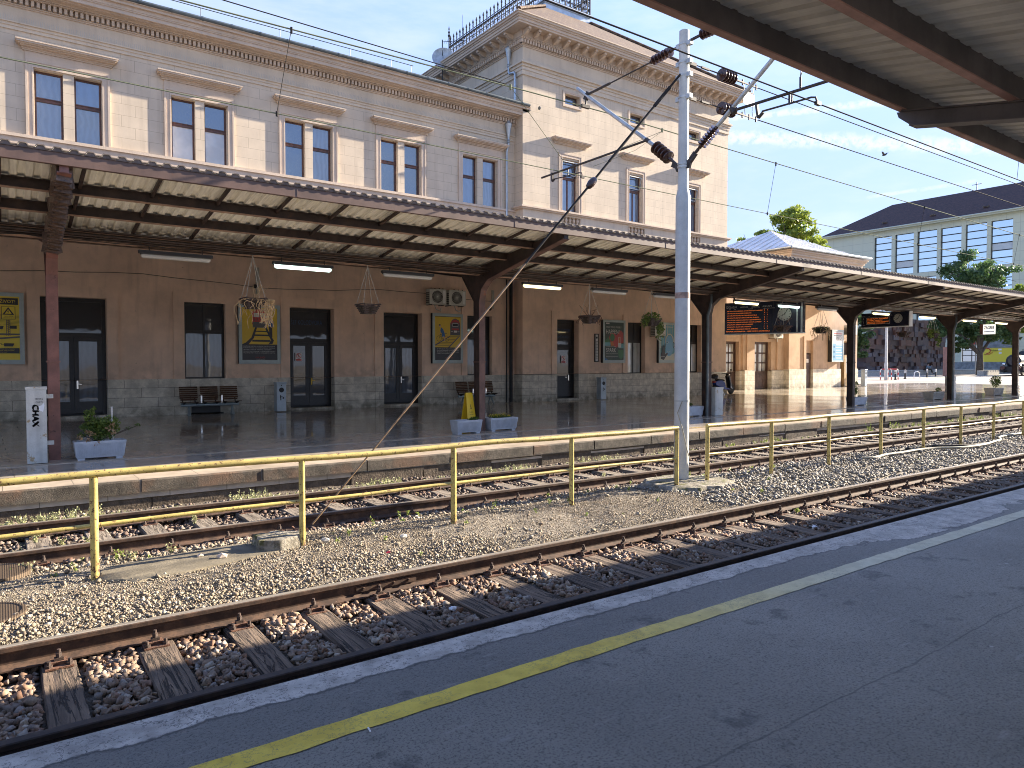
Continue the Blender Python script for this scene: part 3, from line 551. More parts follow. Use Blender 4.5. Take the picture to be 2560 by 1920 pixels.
for i, x in enumerate(SL2):
    k = i - 5
    lab = '%s grey sleeper from the left on the far track' % ordn(k) if k >= 0 else '%s grey sleeper beyond the left photo edge on the far track' % ordn(-k - 1)
    root = empty('track_sleeper', (x, 9.62, -.165), lab, 'sleeper', 'grey sleepers of the far track')
    if proto is None:
        sleeper_mesh(x, 8.33, 10.93, -.165, .25, 90, 'beam', 'sleeper_grey', root); fastening(root, x, 8.87, -.166); fastening(root, x, 10.38, -.166); proto = list(root.children)
    else:
        for f in proto: c = f.copy(); c.parent = root; col.objects.link(c)

# ------------------------------------------------------------------ near platform
mb = MB(); mb.prism([(-9, ZN), (3.66, ZN), (3.685, ZN - .012), (3.70, ZN - .05), (3.70, -.6), (-9, -.6)], 'x', -14, 120); struct(mb, 'near_platform', 'near_asphalt')
mb = MB(); n = 500; xs = np.linspace(-4, 60, n); e0 = 2.965 + .006 * np.cumsum(RS.randn(n)) * .12 + .004 * RS.randn(n); e1 = 3.10 + .004 * RS.randn(n)
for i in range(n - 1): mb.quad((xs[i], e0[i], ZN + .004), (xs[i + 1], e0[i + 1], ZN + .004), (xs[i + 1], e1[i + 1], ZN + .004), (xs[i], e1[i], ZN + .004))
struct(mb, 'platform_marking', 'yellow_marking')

# ------------------------------------------------------------------ far platform
mb = MB(); mb.box(-14, 47, 11.95, 29.5, -.1, ZP); struct(mb, 'platform_paving', 'polished_paving')
mb = MB(); mb.box(47, 130, 11.95, 19.5, -.1, ZP); mb.box(47, 62, 19.5, 29.5, -.1, ZP - .001); struct(mb, 'far_platform_paving', 'polished_paving')
mb = MB(); mb.box(-14, 130, 11.385, 11.95, 0, ZP - .001); struct(mb, 'platform_edge_paving', 'edge_paving')
mb = MB(); mb.quad((-14, 12.04, ZP + .004), (130, 12.04, ZP + .004), (130, 12.10, ZP + .004), (-14, 12.10, ZP + .004)); struct(mb, 'platform_edge_marking', 'platform_yellow')
mb = MB(); mb.box(-14, 130, 13.86, 14.02, ZP - .01, ZP + .006); struct(mb, 'paving_strip', 'kerb_strip')
mb = MB(); x = -13.5; rs = random.Random(3)
while x < 90:
    l = 1.72 + rs.uniform(-.12, .12); dz = rs.uniform(-.006, .006); dy = rs.uniform(-.012, .012)
    mb.prism([(11.335 + dy, .085 + dz), (11.33 + dy, ZP - .022), (11.347 + dy, ZP - .006), (11.384, ZP - .003), (11.384, .085 + dz)], 'x', x + .016, x + l - .016); x += l
struct(mb, 'platform_coping', 'edge_stone')
mb = MB(); x = -13
while x < 90:
    l = 1.35 + rs.uniform(-.3, .3); dy = rs.uniform(-.02, .02); mb.prism([(11.40 + dy, -.4), (11.385 + dy, .02), (11.375 + dy, .062), (11.6, .07), (11.6, -.4)], 'x', x + .01, x + l - .01); x += l
mb.box(-14, 130, 11.42, 11.9, -.4, .0); struct(mb, 'platform_wall', 'lower_stone')
# plaza
mb = MB(); mb.quad((62, 19.5, ZP - .006), (260, 19.5, ZP - .006), (260, 200, ZP - .006), (62, 200, ZP - .006)); mb.quad((47, 29.5, ZP - .006), (62, 29.5, ZP - .006), (62, 200, ZP - .006), (47, 200, ZP - .006)); struct(mb, 'plaza', 'plaza_concrete')
mb = MB(); mb.add([(62, 19.6, ZP + .002), (92, 19.6, ZP + .002), (76, 33, ZP + .002), (62, 31, ZP + .002), (52, 30, ZP + .002), (62, 28, ZP + .002)], [(0, 1, 2, 3, 4, 5)]); struct(mb, 'road', 'plaza_asphalt')
mb = MB(); mb.box(60, 125, 36.8, 37.6, .1, .34); struct(mb, 'kerb', 'planter_stone')

# ------------------------------------------------------------------ weeds along the far track
mb = MB(); rn = []
rs = np.random.RandomState(5)
def weed(x, y, z, h, n, pale=True):
    for _ in range(n):
        a = rs.rand() * 6.28; ln = h * (.5 + .5 * rs.rand()); tip = (x + math.cos(a) * ln * .35, y + math.sin(a) * ln * .2, z + ln); mb.bar((x, y, z), tip, .003); rn.extend([.2] * 6)
        for j in range(7):
            t = .25 + .75 * rs.rand(); c = np.array([x, y, z]) * (1 - t) + np.array(tip) * t + rs.normal(size=3) * .012; d = rs.normal(size=3); d /= np.linalg.norm(d); e = np.cross(d, rs.normal(size=3)); e /= np.linalg.norm(e); s_ = .009 + .012 * rs.rand()
            mb.add([c - d * s_, c - e * s_ * .6, c + d * s_, c + e * s_ * .6], [(0, 1, 2, 3)]); rn.append(.3 + .7 * rs.rand())
x = -1.5
while x < 13:
    x += .015 + .13 * rs.rand() ** 3
    if math.sin(x * 1.9) > -.9:
        for _ in range(1 + int(2 * rs.rand())): weed(x + .1 * rs.randn(), 10.62 + .3 * rs.rand(), -.17, .09 + .19 * rs.rand() * (.5 + .5 * math.sin(x * 2.7)), 5)
for x, y, h in [(2.05, 10.0, .14), (0.3, 10.0, .14), (.1, 9.2, .2), (.55, 9.7, .12), (1.1, 8.4, .16), (1.5, 8.5, .15), (.2, 8.5, .16), (.8, 9.6, .1), (9, 9.6, .1), (12, 9.5, .08)]: weed(x, y, -.18, h, 7)
tag(mb.build('weeds', 'weed_leaf', rnd=rn), 'pale dry weeds growing along the foot of the far platform', kind='stuff')
mb = MB(); rn = []
for i in range(170):
    x = 13 + 30 * rs.rand(); 
    if math.sin(x * .9) < -.3 and x < 24: continue
    hh = .1 + (.28 if 18 < x < 23 else .14) * rs.rand(); weed(x, 10.6 + .5 * rs.rand(), -.17, hh, 6)
tag(mb.build('green_weeds', 'green_weed', rnd=rn), 'green weeds at the foot of the far platform right of the mast', kind='stuff')
mb = MB(); rn = []
for i in range(60): weed(-.5 + 13 * rs.rand(), 8.0 + .7 * rs.rand(), -.12, .03 + .09 * rs.rand() ** 2, 2)
for i in range(16): weed(3 + 15 * rs.rand(), 6.6 + 1.4 * rs.rand(), -.1, .03 + .05 * rs.rand(), 2)
weed(9.1, 5.75, -.18, .08, 5)
tag(mb.build('sprouts', 'green_weed', rnd=rn), 'small green sprouts in the gravel between the tracks', kind='stuff')

# ------------------------------------------------------------------ slabs, stones, manholes
def slab(name, pts, z0, z1, matn, lab, cat, seed=1, rough=.02, sub=3):
    rs = random.Random(seed); n = len(pts); cx = sum(p[0] for p in pts) / n; cy = sum(p[1] for p in pts) / n; m = MB(); rings = []
    P = []
    for i in range(n):
        a, b = pts[i], pts[(i + 1) % n]
        for t in range(sub): k = t / sub; P.append((a[0] * (1 - k) + b[0] * k + rs.uniform(-1, 1) * rough, a[1] * (1 - k) + b[1] * k + rs.uniform(-1, 1) * rough))
    N_ = len(P); vs = []
    for f, z in ((1.0, z0), (.99, z0 + (z1 - z0) * .6), (.93, z1 - rough * .3), (.6, z1), (.25, z1 + .004)):
        for p in P: vs.append((cx + (p[0] - cx) * f + rs.uniform(-1, 1) * rough * .25, cy + (p[1] - cy) * f + rs.uniform(-1, 1) * rough * .25, z + rs.uniform(-1, 1) * rough * .25))
    vs.append((cx, cy, z1)); fs = [(r * N_ + i, r * N_ + (i + 1) % N_, (r + 1) * N_ + (i + 1) % N_, (r + 1) * N_ + i) for r in range(4) for i in range(N_)] + [(4 * N_ + i, 4 * N_ + (i + 1) % N_, 5 * N_) for i in range(N_)]
    m.add(vs, fs); return tag(m.build(name, matn, smooth=True), lab, cat)
slab('concrete_slab', [(.65, 7.62), (.95, 7.3), (1.6, 7.42), (2.45, 7.62), (2.75, 7.95), (2.2, 8.2), (1.2, 8.16), (.75, 8.0)], -.2, -.072, 'concrete_slab', 'flat worn concrete slab flush with the gravel beside the second yellow post', 'slab', 4, .02, 5)
slab('concrete_block', [(2.2, 7.72), (2.45, 7.62), (2.72, 7.75), (2.74, 7.98), (2.55, 8.12), (2.25, 8.06)], -.2, .04, 'mossy_concrete', 'low rounded mossy concrete block at the foot of the guy wire', 'block', 9, .022, 4)
slab('mast_foundation', [(8.55, 7.72), (8.95, 7.35), (9.45, 7.25), (10.1, 7.5), (10.15, 7.9), (9.8, 8.55), (9.0, 8.6), (8.6, 8.3)], -.2, -.03, 'mossy_concrete', 'cracked mossy concrete foundation under the catenary mast', 'foundation', 2, .035, 5)
for x, y, r, lab in ((-.16, 7.05, .31, 'round chequered iron manhole cover in the gravel nearest the rail'), (-.12, 8.42, .34, 'round iron manhole cover beside the far track')):
    mb = MB(); mb.lathe([(0, r), (.045, r), (.05, r - .02), (.05, r - .035), (.044, r - .04), (.044, .01)], (x, y, -.115), (x, y, 1), n=36); tag(mb.build('manhole_cover', 'manhole_iron'), lab, 'manhole cover', 'iron manhole covers')
for i, (x, y, s_, lab) in enumerate([(1.83, 7.67, .055, 'pinkish white stone lying on the worn concrete slab'), (1.66, 7.85, .035, 'small pale stone lying left of the pinkish one on the slab'), (2.95, 7.7, .05, 'grey stone lying right of the second yellow post'), (3.75, 7.35, .045, 'grey stone lying in front of the railing shadow')]):
    mb = MB(); rs_ = np.random.RandomState(i + 3); v = ICO * (1 + .3 * (rs_.rand(12, 1) - .5)) * s_ * np.array([1.2, .8, .7]) + np.array([x, y, -.06]); mb.add(v.tolist(), [tuple(f) for f in ICF]); tag(mb.build('loose_stone', 'stone_trim' if i < 2 else 'planter_stone'), lab, 'stone', 'loose stones')
mb = MB(); mb.add([(3.27, 6.78, -.06), (3.31, 6.77, -.05), (3.30, 6.80, -.035), (3.26, 6.80, -.05)], [(0, 1, 2, 3)]); tag(mb.build('litter', 'litter_red'), 'tiny red scrap of litter on the pale gravel', 'litter')
for (x, y, z, lab) in ((3.07, 5.12, -.13, 'crumpled pale wrapper among the ballast stones in the middle of the photo'), (8.3, 5.0, -.12, 'crumpled white plastic on the ballast at the right')):
    mb = MB(); rs_ = np.random.RandomState(int(x * 10)); v = ICO * (1 + .5 * (rs_.rand(12, 1) - .5)) * np.array([.045, .03, .018]) + np.array([x, y, z]); mb.add(v.tolist(), [tuple(f) for f in ICF]); tag(mb.build('wrapper', 'litter_white'), lab, 'litter')
mb = MB(); mb.tube((1.325, 2.93, ZN + .006), (1.33, 2.965, ZN + .006), .004); tag(mb.build('cigarette_butt', 'litter_white'), 'white cigarette butt on the asphalt left of the yellow line', 'cigarette butt')
# hose
pts = [(14.6, 7.72), (14.9, 7.62), (15.5, 7.72), (16.2, 7.7), (17.0, 7.72), (17.7, 7.62), (18.3, 7.35), (19.3, 7.28), (20.4, 7.42), (21.0, 7.5), (21.6, 7.75), (22.4, 7.85), (23.6, 7.84), (26, 7.9)]
def smoothpath(p, k=5, z=None):
    out = []
    for i in range(len(p) - 1):
        p0 = np.array(p[max(i - 1, 0)], float); p1 = np.array(p[i], float); p2 = np.array(p[i + 1], float); p3 = np.array(p[min(i + 2, len(p) - 1)], float)
        for t in np.linspace(0, 1, k, endpoint=False): out.append(tuple(.5 * (2 * p1 + (p2 - p0) * t + (2 * p0 - 5 * p1 + 4 * p2 - p3) * t * t + (3 * p1 - p0 - 3 * p2 + p3) * t ** 3)))
    out.append(tuple(p[-1])); return out
mb = MB(); mb.path([(x, y, -.045) for x, y in smoothpath(pts)], .028, 8); tag(mb.build('hose', 'hose', smooth=True), 'long pale hose snaking over the gravel right of the mast', 'hose')
mb = MB(); mb.path([(x, y, -.05) for x, y in smoothpath([(16.6, 7.95), (17.3, 8.05), (18.0, 7.98), (18.5, 7.7), (19.0, 7.45), (19.8, 7.4)])], .024, 8); tag(mb.build('hose', 'rubber', smooth=True), 'short black hose looped beside the pale one', 'hose')

# ------------------------------------------------------------------ yellow railings
FY = 7.74
def railing(name, xs, x0, x1, lab):
    root = empty(name, ((x0 + x1) / 2, FY, -.1), lab, 'railing', 'yellow pipe railings between the tracks')
    for i, x in enumerate(xs):
        m = MB(); w = .03
        if i % 2 == 0 and x < 9: m.tube((x, FY, -.2), (x, FY, .86), .036, n=12)
        else: m.tube((x, FY, -.2), (x, FY, .86), .034, n=12)
        m.build('post', 'yellow_paint', root, smooth=True)
    rs = random.Random(int(x0 * 3)); n = max(2, int((x1 - x0) / .9)); P = [(x0 + (x1 - x0) * i / n, FY + rs.uniform(-.006, .006), .885 + rs.uniform(-.007, .007) + .01 * math.sin((x0 + (x1 - x0) * i / n) * 1.45)) for i in range(n + 1)]
    m = MB(); m.path(smoothpath(P, 4), .034, 12)
    if x0 < 0: m.path([(x0, FY, .885)] + [(x0 + .01, FY, .8)], .034, 8)
    m.build('top_rail', 'yellow_paint', root, smooth=True)
    P = [(x0 + (x1 - x0) * i / n, FY + rs.uniform(-.004, .004), .405 + rs.uniform(-.01, .01)) for i in range(n + 1)]
    m = MB(); m.path(smoothpath(P, 4), .021, 10); m.build('middle_rail', 'yellow_paint', root, smooth=True)
    return root
railing('railing', [-2.9, -1.1, .70, 2.70, 4.66, 6.63, 8.86], -2.9, 8.88, 'worn yellow pipe railing left of the mast, casting its shadow on the gravel')
railing('railing', [9.62, 11.42, 13.33, 15.36, 17.3, 19.25, 21.2, 23.2, 25.2, 27.2, 29.2, 31.2], 9.60, 31.2, 'yellow pipe railing running from the mast to the right, glaring in the sun')
# ------------------------------------------------------------------ buildings
def wall_open(mb, x0, x1, z0, z1, y, ops, depth=.22, axis='x'):
    """front face at y (facing -Y) with rectangular openings (xa, xb, za, zb) and their reveals"""
    X = sorted({x0, x1} | {v for o in ops for v in o[:2] if x0 < v < x1}); Z = sorted({z0, z1} | {v for o in ops for v in o[2:4] if z0 < v < z1})
    for i in range(len(X) - 1):
        for j in range(len(Z) - 1):
            cx, cz = (X[i] + X[i + 1]) / 2, (Z[j] + Z[j + 1]) / 2
            if any(o[0] < cx < o[1] and o[2] < cz < o[3] for o in ops): continue
            mb.quad((X[i], y, Z[j]), (X[i + 1], y, Z[j]), (X[i + 1], y, Z[j + 1]), (X[i], y, Z[j + 1]))
    for a, b, c, d in [o[:4] for o in ops]:
        e = y + depth; c = max(c, z0); d = min(d, z1)
        mb.quad((a, y, c), (a, y, d), (a, e, d), (a, e, c)); mb.quad((b, y, c), (b, e, c), (b, e, d), (b, y, d)); mb.quad((a, y, d), (b, y, d), (b, e, d), (a, e, d)); mb.quad((a, y, c), (a, e, c), (b, e, c), (b, y, c))
def frame_ring(mb, x0, x1, z0, z1, ya, yb, w, sides='lrtb'):
    if 'l' in sides: mb.box(x0, x0 + w, ya, yb, z0, z1)
    if 'r' in sides: mb.box(x1 - w, x1, ya, yb, z0, z1)
    xa = x0 + (w if 'l' in sides else 0); xb = x1 - (w if 'r' in sides else 0)
    if 't' in sides: mb.box(xa, xb, ya, yb, z1 - w, z1)
    if 'b' in sides: mb.box(xa, xb, ya, yb, z0, z0 + w)
def window(root, x0, x1, z0, z1, y, fm='window_wood', gm='upper_glass', bars=(), vbars=(), fw=.05, lower=None, name='window', trans=.07, tilt=None):
    m = MB(); frame_ring(m, x0 + .004, x1 - .004, z0 + .004, z1 - .004, y, y + .06, fw)
    for b in bars: m.box(x0 + fw, x1 - fw, y - .012, y + .06, b - trans, b + trans * .7); m.box(x0 + fw * .6, x1 - fw * .6, y - .03, y - .012, b + trans * .2, b + trans * .55)
    for (vx, za, zb) in vbars: m.box(vx - .028, vx + .028, y + .003, y + .055, za, zb)
    w = m.build(name, fm, root)
    zs = [z0 + fw] + sorted(bars) + [z1 - fw]
    for i in range(len(zs) - 1):
        g_ = lower if (lower and i == 0) else gm
        p = MB(); p.box(x0 + fw * .7, x1 - fw * .7, y + .03, y + .036, zs[i] + .002, zs[i + 1] - .002); p.build('pane', g_, w)
    return w
def hood(mb, x0, x1, zt, y, p=.33):
    """moulded window hood with returned ends"""
    for (e, a, b, dz) in ((.0, 1, .05, 0), (.03, .92, .05, 0), (.07, .74, .045, 0), (.12, .42, .05, 0), (.15, .26, .045, 0)): pass
    z = zt
    for inset, proj, h in ((0, p, .035), (.02, p * .93, .045), (.055, p * .78, .03), (.10, p * .6, .03), (.13, p * .3, .045), (.15, p * .2, .04)):
        mb.box(x0 + inset, x1 - inset, y - proj, y, z - h, z); z -= h
    mb.prism([(y - p, zt), (y - .02, zt + .03), (y - .02, zt - .001)], 'x', x0, x1)
def surround(mb, x0, x1, z0, z1, y, w=.2, p=.06):
    for (i, pr, ww) in ((0, p, .06), (.06, p * .65, w - .10), (w - .04, p * .85, .04)):
        a, b, t = x0 + i, x1 - i, z1 - i
        mb.box(a, a + ww, y - pr, y, z0, t); mb.box(b - ww, b, y - pr, y, z0, t); mb.box(a + ww, b - ww, y - pr, y, t - ww, t)
def dentils(mb, x0, x1, z0, z1, y, p, w, pitch):
    x = x0
    while x < x1: mb.box(x, x + w, y - p, y, z0, z1); x += pitch
YW, YT, YPV = 24.95, 24.35, 27.2
# ---- left wing
W = empty('station_wing', (5, YW, ZP), 'long cream and tan two storey wing of the railway station behind the platform', 'station building')
cs = [1.80 + 3.635 * k for k in range(-3, 5)]
ops = [];
for c_ in cs: ops += [(c_ - .85, c_ - .14, 8.50, 10.44), (c_ + .14, c_ + .85, 8.50, 10.44)]
m = MB(); wall_open(m, -13, 18.1, 8.2, 11.75, YW, ops, .26); m.build('upper_wall', 'cream_ashlar', W)
low = [(.98, 2.68, ZP, 3.90), (4.87, 6.14, 1.40, 3.92), (8.30, 9.93, ZP, 3.90), (11.90, 13.55, ZP, 3.88), (15.66, 16.90, 1.40, 3.90), (-3.0, -1.4, ZP, 3.9), (-6.7, -5.4, 1.4, 3.9)]
m = MB(); wall_open(m, -13, 18.1, 1.42, 8.1, YW, low, .42); 
for a, b, t in ((.66, 2.98, 4.24), (4.54, 6.46, 4.23), (7.98, 10.27, 4.24), (11.54, 13.92, 4.22), (15.4, 17.2, 4.22), (-3.35, -1.05, 4.24)):
    oa, ob = [(o[0], o[1]) for o in low if o[0] > a and o[1] < b + .1][0]
    m.box(a, oa, YW - .065, YW, 1.43, t); m.box(ob, b, YW - .065, YW, 1.43, t); m.box(oa, ob, YW - .065, YW, 3.91, t)
m.box(3.98, 4.30, YW - .012, YW, 4.10, 4.38); m.build('lower_wall', 'tan_render', W)
m = MB(); doors_x = [(.98, 2.68), (8.30, 9.93), (11.90, 13.55), (-3.0, -1.4)]; edges = [-13] + [v for d_ in sorted(doors_x) for v in d_] + [18.1]
for i in range(0, len(edges), 2):
    m.box(edges[i], edges[i + 1], YW - .05, YW + .45, ZP - .05, 1.395); m.box(edges[i], edges[i + 1], YW - .04, YW + .03, 1.395, 1.425)
for a, b in ((.66, .98), (2.68, 2.98), (7.98, 8.30), (9.93, 10.27), (11.54, 11.9), (13.55, 13.92)): m.box(a, b, YW - .075, YW - .05, ZP - .05, 1.41)
for a, b in doors_x: m.box(a - .02, b + .02, YW - .03, YW + .5, ZP - .02, ZP + .07)
m.build('plinth', 'plinth_stone', W)
m = MB()
for c_ in cs: surround(m, c_ - 1.065, c_ + 1.065, 8.49, 10.67, YW); m.box(c_ - 1.065, c_ + 1.065, YW - .035, YW, 10.67, 10.90); hood(m, c_ - 1.28, c_ + 1.28, 11.13, YW)
m.box(-13, 18.1, YW - .12, YW, 8.40, 8.49); m.box(-13, 18.1, YW - .07, YW, 8.1, 8.40); m.box(-13, 18.1, YW - .03, YW + .3, 7.9, 8.1)
m.build('window_surrounds', 'stone_trim', W)
m = MB(); m.box(-13, 18.1, YW - .10, YW + .3, 11.60, 11.64); m.box(-13, 18.1, YW - .06, YW + .3, 11.52, 11.60); m.box(-13, 18.1, YW - .035, YW + .3, 11.42, 11.52); m.box(-13, 18.1, YW - .02, YW + .3, 11.64, 12.14); m.build('frieze', 'cream_plaster', W)
m = MB()
for z0_, z1_, p in ((12.06, 12.10, .06), (12.10, 12.13, .10), (12.30, 12.34, .20), (12.34, 12.38, .26), (12.41, 12.52, .55), (12.52, 12.56, .58), (12.56, 12.66, .60), (12.66, 12.74, .68), (12.74, 12.78, .73)): m.box(-13, 18.45 if p > .4 else 18.1, YW - p, YW + .3, z0_, z1_)
m.box(-13, 18.1, YW - .45, YW + .3, 12.38, 12.41); m.box(-13, 18.1, YW - .03, YW + .3, 12.13, 12.30); m.build('cornice', 'stone_trim', W)
m = MB(); dentils(m, -13, 18.05, 12.14, 12.29, YW - .03, .15, .075, .135); m.build('dentil_band', 'stone_trim', W)
m = MB(); m.box(-13, 18.05, YW - .215, YW - .2, 12.305, 12.335); dentils(m, -13, 18.05, 12.308, 12.332, YW - .21, .02, .03, .06); m.build('bead_band', 'stone_trim', W)
m = MB(); m.prism([(YW - .72, 12.79), (YW - .70, 12.86), (YW - .60, 12.86), (YW - .6, 12.785)], 'x', -13, 18.35); m.tube((-13, YW - .72, 12.82), (18.38, YW - .72, 12.82), .065, n=10)
for i in range(36): x = -12.6 + i * .9; m.tube((x - .02, YW - .72, 12.82), (x + .02, YW - .72, 12.82), .075, n=10)
m.build('gutter', 'zinc_dark', W, smooth=False)
m = MB(); m.prism([(YW - .62, 12.85), (YW + 8, 15.6), (YW + 16, 12.85), (YW + 16, 12.7), (YW - .5, 12.7)], 'x', -13, 18.1); m.build('roof', 'zinc_dark', W)
m = MB()
for x in [-2.5, .2, 2.0, 3.70, 5.38, 7.90, 10.41, 12.03, 12.87]: m.tube((x, YW - .55, 12.8), (x, YW - .55, 13.22), .010, n=6)
m.tube((-6, YW - .55, 13.22), (12.95, YW - .55, 13.22), .012, n=6); m.build('roof_rail', 'black_iron', W)
m = MB(); m.box(-13, 18.1, YW + .45, YW + 16, 0, 12.7); m.build('core', 'black', W)
spikes = MB(); x = -3.
rs_ = random.Random(2)
while x < 18: spikes.bar((x, YW - .08, 11.64), (x + rs_.uniform(-.015, .015), YW - .13, 11.64 + .13), .0035); x += .055
for c_ in cs:
    x = c_ - 1.2
    while x < c_ + 1.25: spikes.bar((x, YW - .2, 11.14), (x, YW - .22, 11.23), .0035); x += .07
spikes.build('bird_spikes', 'zinc', W)['kind'] = 'stuff'
lowset = {0: None}
for i, c_ in enumerate(cs):
    for j, (a, b) in enumerate(((c_ - .85, c_ - .14), (c_ + .14, c_ + .85))):
        window(W, a, b, 8.50, 10.44, YW + .16, gm=('net_glass' if (i, j) in ((3, 0), (5, 1)) else 'upper_glass_dark' if (i, j) in ((4, 1), (5, 0), (6, 0), (6, 1), (4, 0)) else 'upper_glass'), bars=(9.64,), lower='blind_glass' if i == 4 else 'net_glass' if (i, j) in ((7, 1), (3, 1)) else None)
def door(root, x0, x1, z0, z1, y, trans, leafsplit=True, fm='black_frame', gm='blue_glass', gt='dark_glass', text=None, handle='chrome', kick=.42, panel=None):
    m = MB(); frame_ring(m, x0 + .004, x1 - .004, z0, z1 - .004, y, y + .1, .11, 'lrt'); m.box(x0 + .11, x1 - .11, y, y + .09, trans - .06, trans + .07)
    d = m.build('door', fm, root); p = MB(); p.box(x0 + .11, x1 - .11, y + .045, y + .055, trans + .07, z1 - .11); p.build('transom_pane', gt, d)
    xm = (x0 + x1) / 2; 
    for a, b in ((x0 + .115, xm - .004), (xm + .004, x1 - .115)) if leafsplit else ((x0 + .115, x1 - .115),):
        m = MB(); frame_ring(m, a, b, z0 + .07, trans - .065, y + .012, y + .07, .12); m.box(a + .12, b - .12, y + .02, y + .06, z0 + .19, z0 + kick); m.build('door_leaf', fm, d)
        p = MB(); p.box(a + .12, b - .12, y + .04, y + .046, z0 + kick, trans - .185); p.build('pane', panel or gm, d)
    m = MB(); m.box(xm - .015 + (.07 if leafsplit else .3), xm + .03 + (.07 if leafsplit else .3), y - .01, y + .015, 1.15, 1.4); m.bar((xm + .08, y - .03, 1.3), (xm + .19, y - .03, 1.29), .02); m.build('handle', handle, d)
    return d
door(W, .98, 2.68, ZP + .07, 3.90, YW + .28, 2.78)
d2 = door(W, 8.30, 9.93, ZP + .07, 3.90, YW + .28, 2.74, gm='dark_glass', handle='yellow_sign'); door(W, 11.90, 13.55, ZP + .07, 3.88, YW + .28, 2.70); door(W, -3.0, -1.4, ZP + .07, 3.9, YW + .28, 2.75)
m = MB(); text_into(m, 'ŠEF KOLODVORA', 8.47, 3.32, .17, YW + .318, w=1.15); m.build('door_lettering', 'door_blue', d2)
for (a, b, z0, z1) in ((4.87, 6.14, 1.40, 3.92), (15.66, 16.90, 1.40, 3.90), (-6.7, -5.4, 1.4, 3.9)):
    w_ = window(W, a, b, z0, z1, YW + .14, fm='black_frame', gm='dark_glass', bars=(2.98,), vbars=(((a + b) / 2, z0 + .05, z1 - .05),), fw=.07, lower='blue_glass')
def nosign(root, x, z, y, w=.2):
    m = MB(); m.mi = 0; rect(m, x - w / 2, x + w / 2, z - w * .68, z + w * .55, y); m.mi = 1; rect(m, x - w * .42, x + w * .42, z - w * .63, z - w * .40, y - .002)
    n = 28; c0 = [(x + math.cos(t) * w * .40, z + .09 * w + math.sin(t) * w * .40) for t in [2 * math.pi * i / n for i in range(n)]]; c1 = [(x + math.cos(t) * w * .33, z + .09 * w + math.sin(t) * w * .33) for t in [2 * math.pi * i / n for i in range(n)]]
    for i in range(n): j = (i + 1) % n; m.add([(c0[i][0], y - .002, c0[i][1]), (c0[j][0], y - .002, c0[j][1]), (c1[j][0], y - .002, c1[j][1]), (c1[i][0], y - .002, c1[i][1])], [(0, 1, 2, 3)])
    k = w * .25; zc = z + .09 * w; m.add([(x - k - .01, y - .003, zc + k - .01), (x - k + .01, y - .003, zc + k + .01), (x + k + .01, y - .003, zc - k + .01), (x + k - .01, y - .003, zc - k - .01)], [(0, 1, 2, 3)])
    m.mi = 2; m.add([(x - .012, y - .0025, zc - .05), (x + .012, y - .0025, zc - .05), (x + .02, y - .0025, zc + .03), (x - .02, y - .0025, zc + .03)], [(0, 1, 2, 3)]); m.disc((x, y - .001, zc + .05), (0, -1, 0), .013, .0015, 12)
    return m.build('no_entry_sign', ['white', 'red', 'black'], root)
nosign(d2, 8.72, 2.17, YW + .262, .24)

m = MB(); m.path([(-8 + i * .9, YW - .02, 4.62 + .10 * math.sin(i * .62) + .02 * math.sin(i * 2.1)) for i in range(29)], .009, 5); m.build('wall_cable', 'lamp_body', W)
m = MB(); m.box(7.15, 7.27, YW - .05, YW, 4.3, 5.2); m.box(16.9, 17.0, YW - .06, YW, 4.1, 5.0); m.build('cable_duct', 'planter_stone', W)
m = MB(); m.ball((7.1, YW - .12, 4.55), .07); m.ball((16.75, YW - .12, 4.2), .07); m.build('loudspeaker', 'black', W)
# ---- corner tower
T = empty('station_tower', (24.9, YT, ZP), 'tall cream corner block of the station with bracketed cornice, tiled hip roof and iron cresting', 'station building')
X0, X1, YB = 18.1, 31.75, 44.4
tops = [(20.24, 21.20, 8.68, 10.93), (24.36, 25.27, 8.68, 10.90), (28.45, 29.36, 8.68, 10.90), (20.41, 21.27, 13.36, 13.80), (24.42, 25.30, 13.33, 13.76), (28.52, 29.40, 13.3, 13.74)]
m = MB(); wall_open(m, X0, X1, 8.60, 14.25, YT, tops, .28)
m.quad((X0, YT, 8.6), (X0, YT, 14.25), (X0, YB, 14.25), (X0, YB, 8.6)); m.quad((X1, YT, 8.6), (X1, YB, 8.6), (X1, YB, 14.25), (X1, YT, 14.25)); m.build('upper_wall', 'cream_ashlar', T)
tlow = [(19.95, 21.20, ZP, 3.87), (24.30, 25.48, 1.41, 3.88), (28.68, 29.62, 1.44, 3.92)]
m = MB(); wall_open(m, X0, X1, 1.45, 7.9, YT, tlow, .42)
for a, b, t, oa, ob in ((19.66, 21.66, 4.22, 19.95, 21.20), (24.0, 25.78, 4.22, 24.30, 25.48), (28.37, 29.9, 4.24, 28.68, 29.62)):
    m.box(a, oa, YT - .065, YT, 1.46, t); m.box(ob, b, YT - .065, YT, 1.46, t); m.box(oa, ob, YT - .065, YT, 3.89, t)
m.quad((X0, YT, 1.45), (X0, YT, 8.1), (X0, YW + .1, 8.1), (X0, YW + .1, 1.45)); m.quad((X1, YT, 1.45), (X1, YPV + 1, 1.45), (X1, YPV + 1, 8.1), (X1, YT, 8.1)); m.build('lower_wall', 'tan_render', T)
m = MB(); m.box(X0 - .05, 19.95, YT - .05, YT + .45, ZP - .05, 1.43); m.box(21.2, X1 + .05, YT - .05, YT + .45, ZP - .05, 1.43); m.box(X0 - .05, X0, YT + .45, YW, ZP - .05, 1.43); m.box(19.66, 19.95, YT - .075, YT - .05, ZP, 1.44); m.box(21.2, 21.66, YT - .075, YT - .05, ZP, 1.44); m.box(19.9, 21.25, YT - .1, YT + .5, ZP - .02, ZP + .09); m.build('plinth', 'plinth_stone', T)
m = MB()
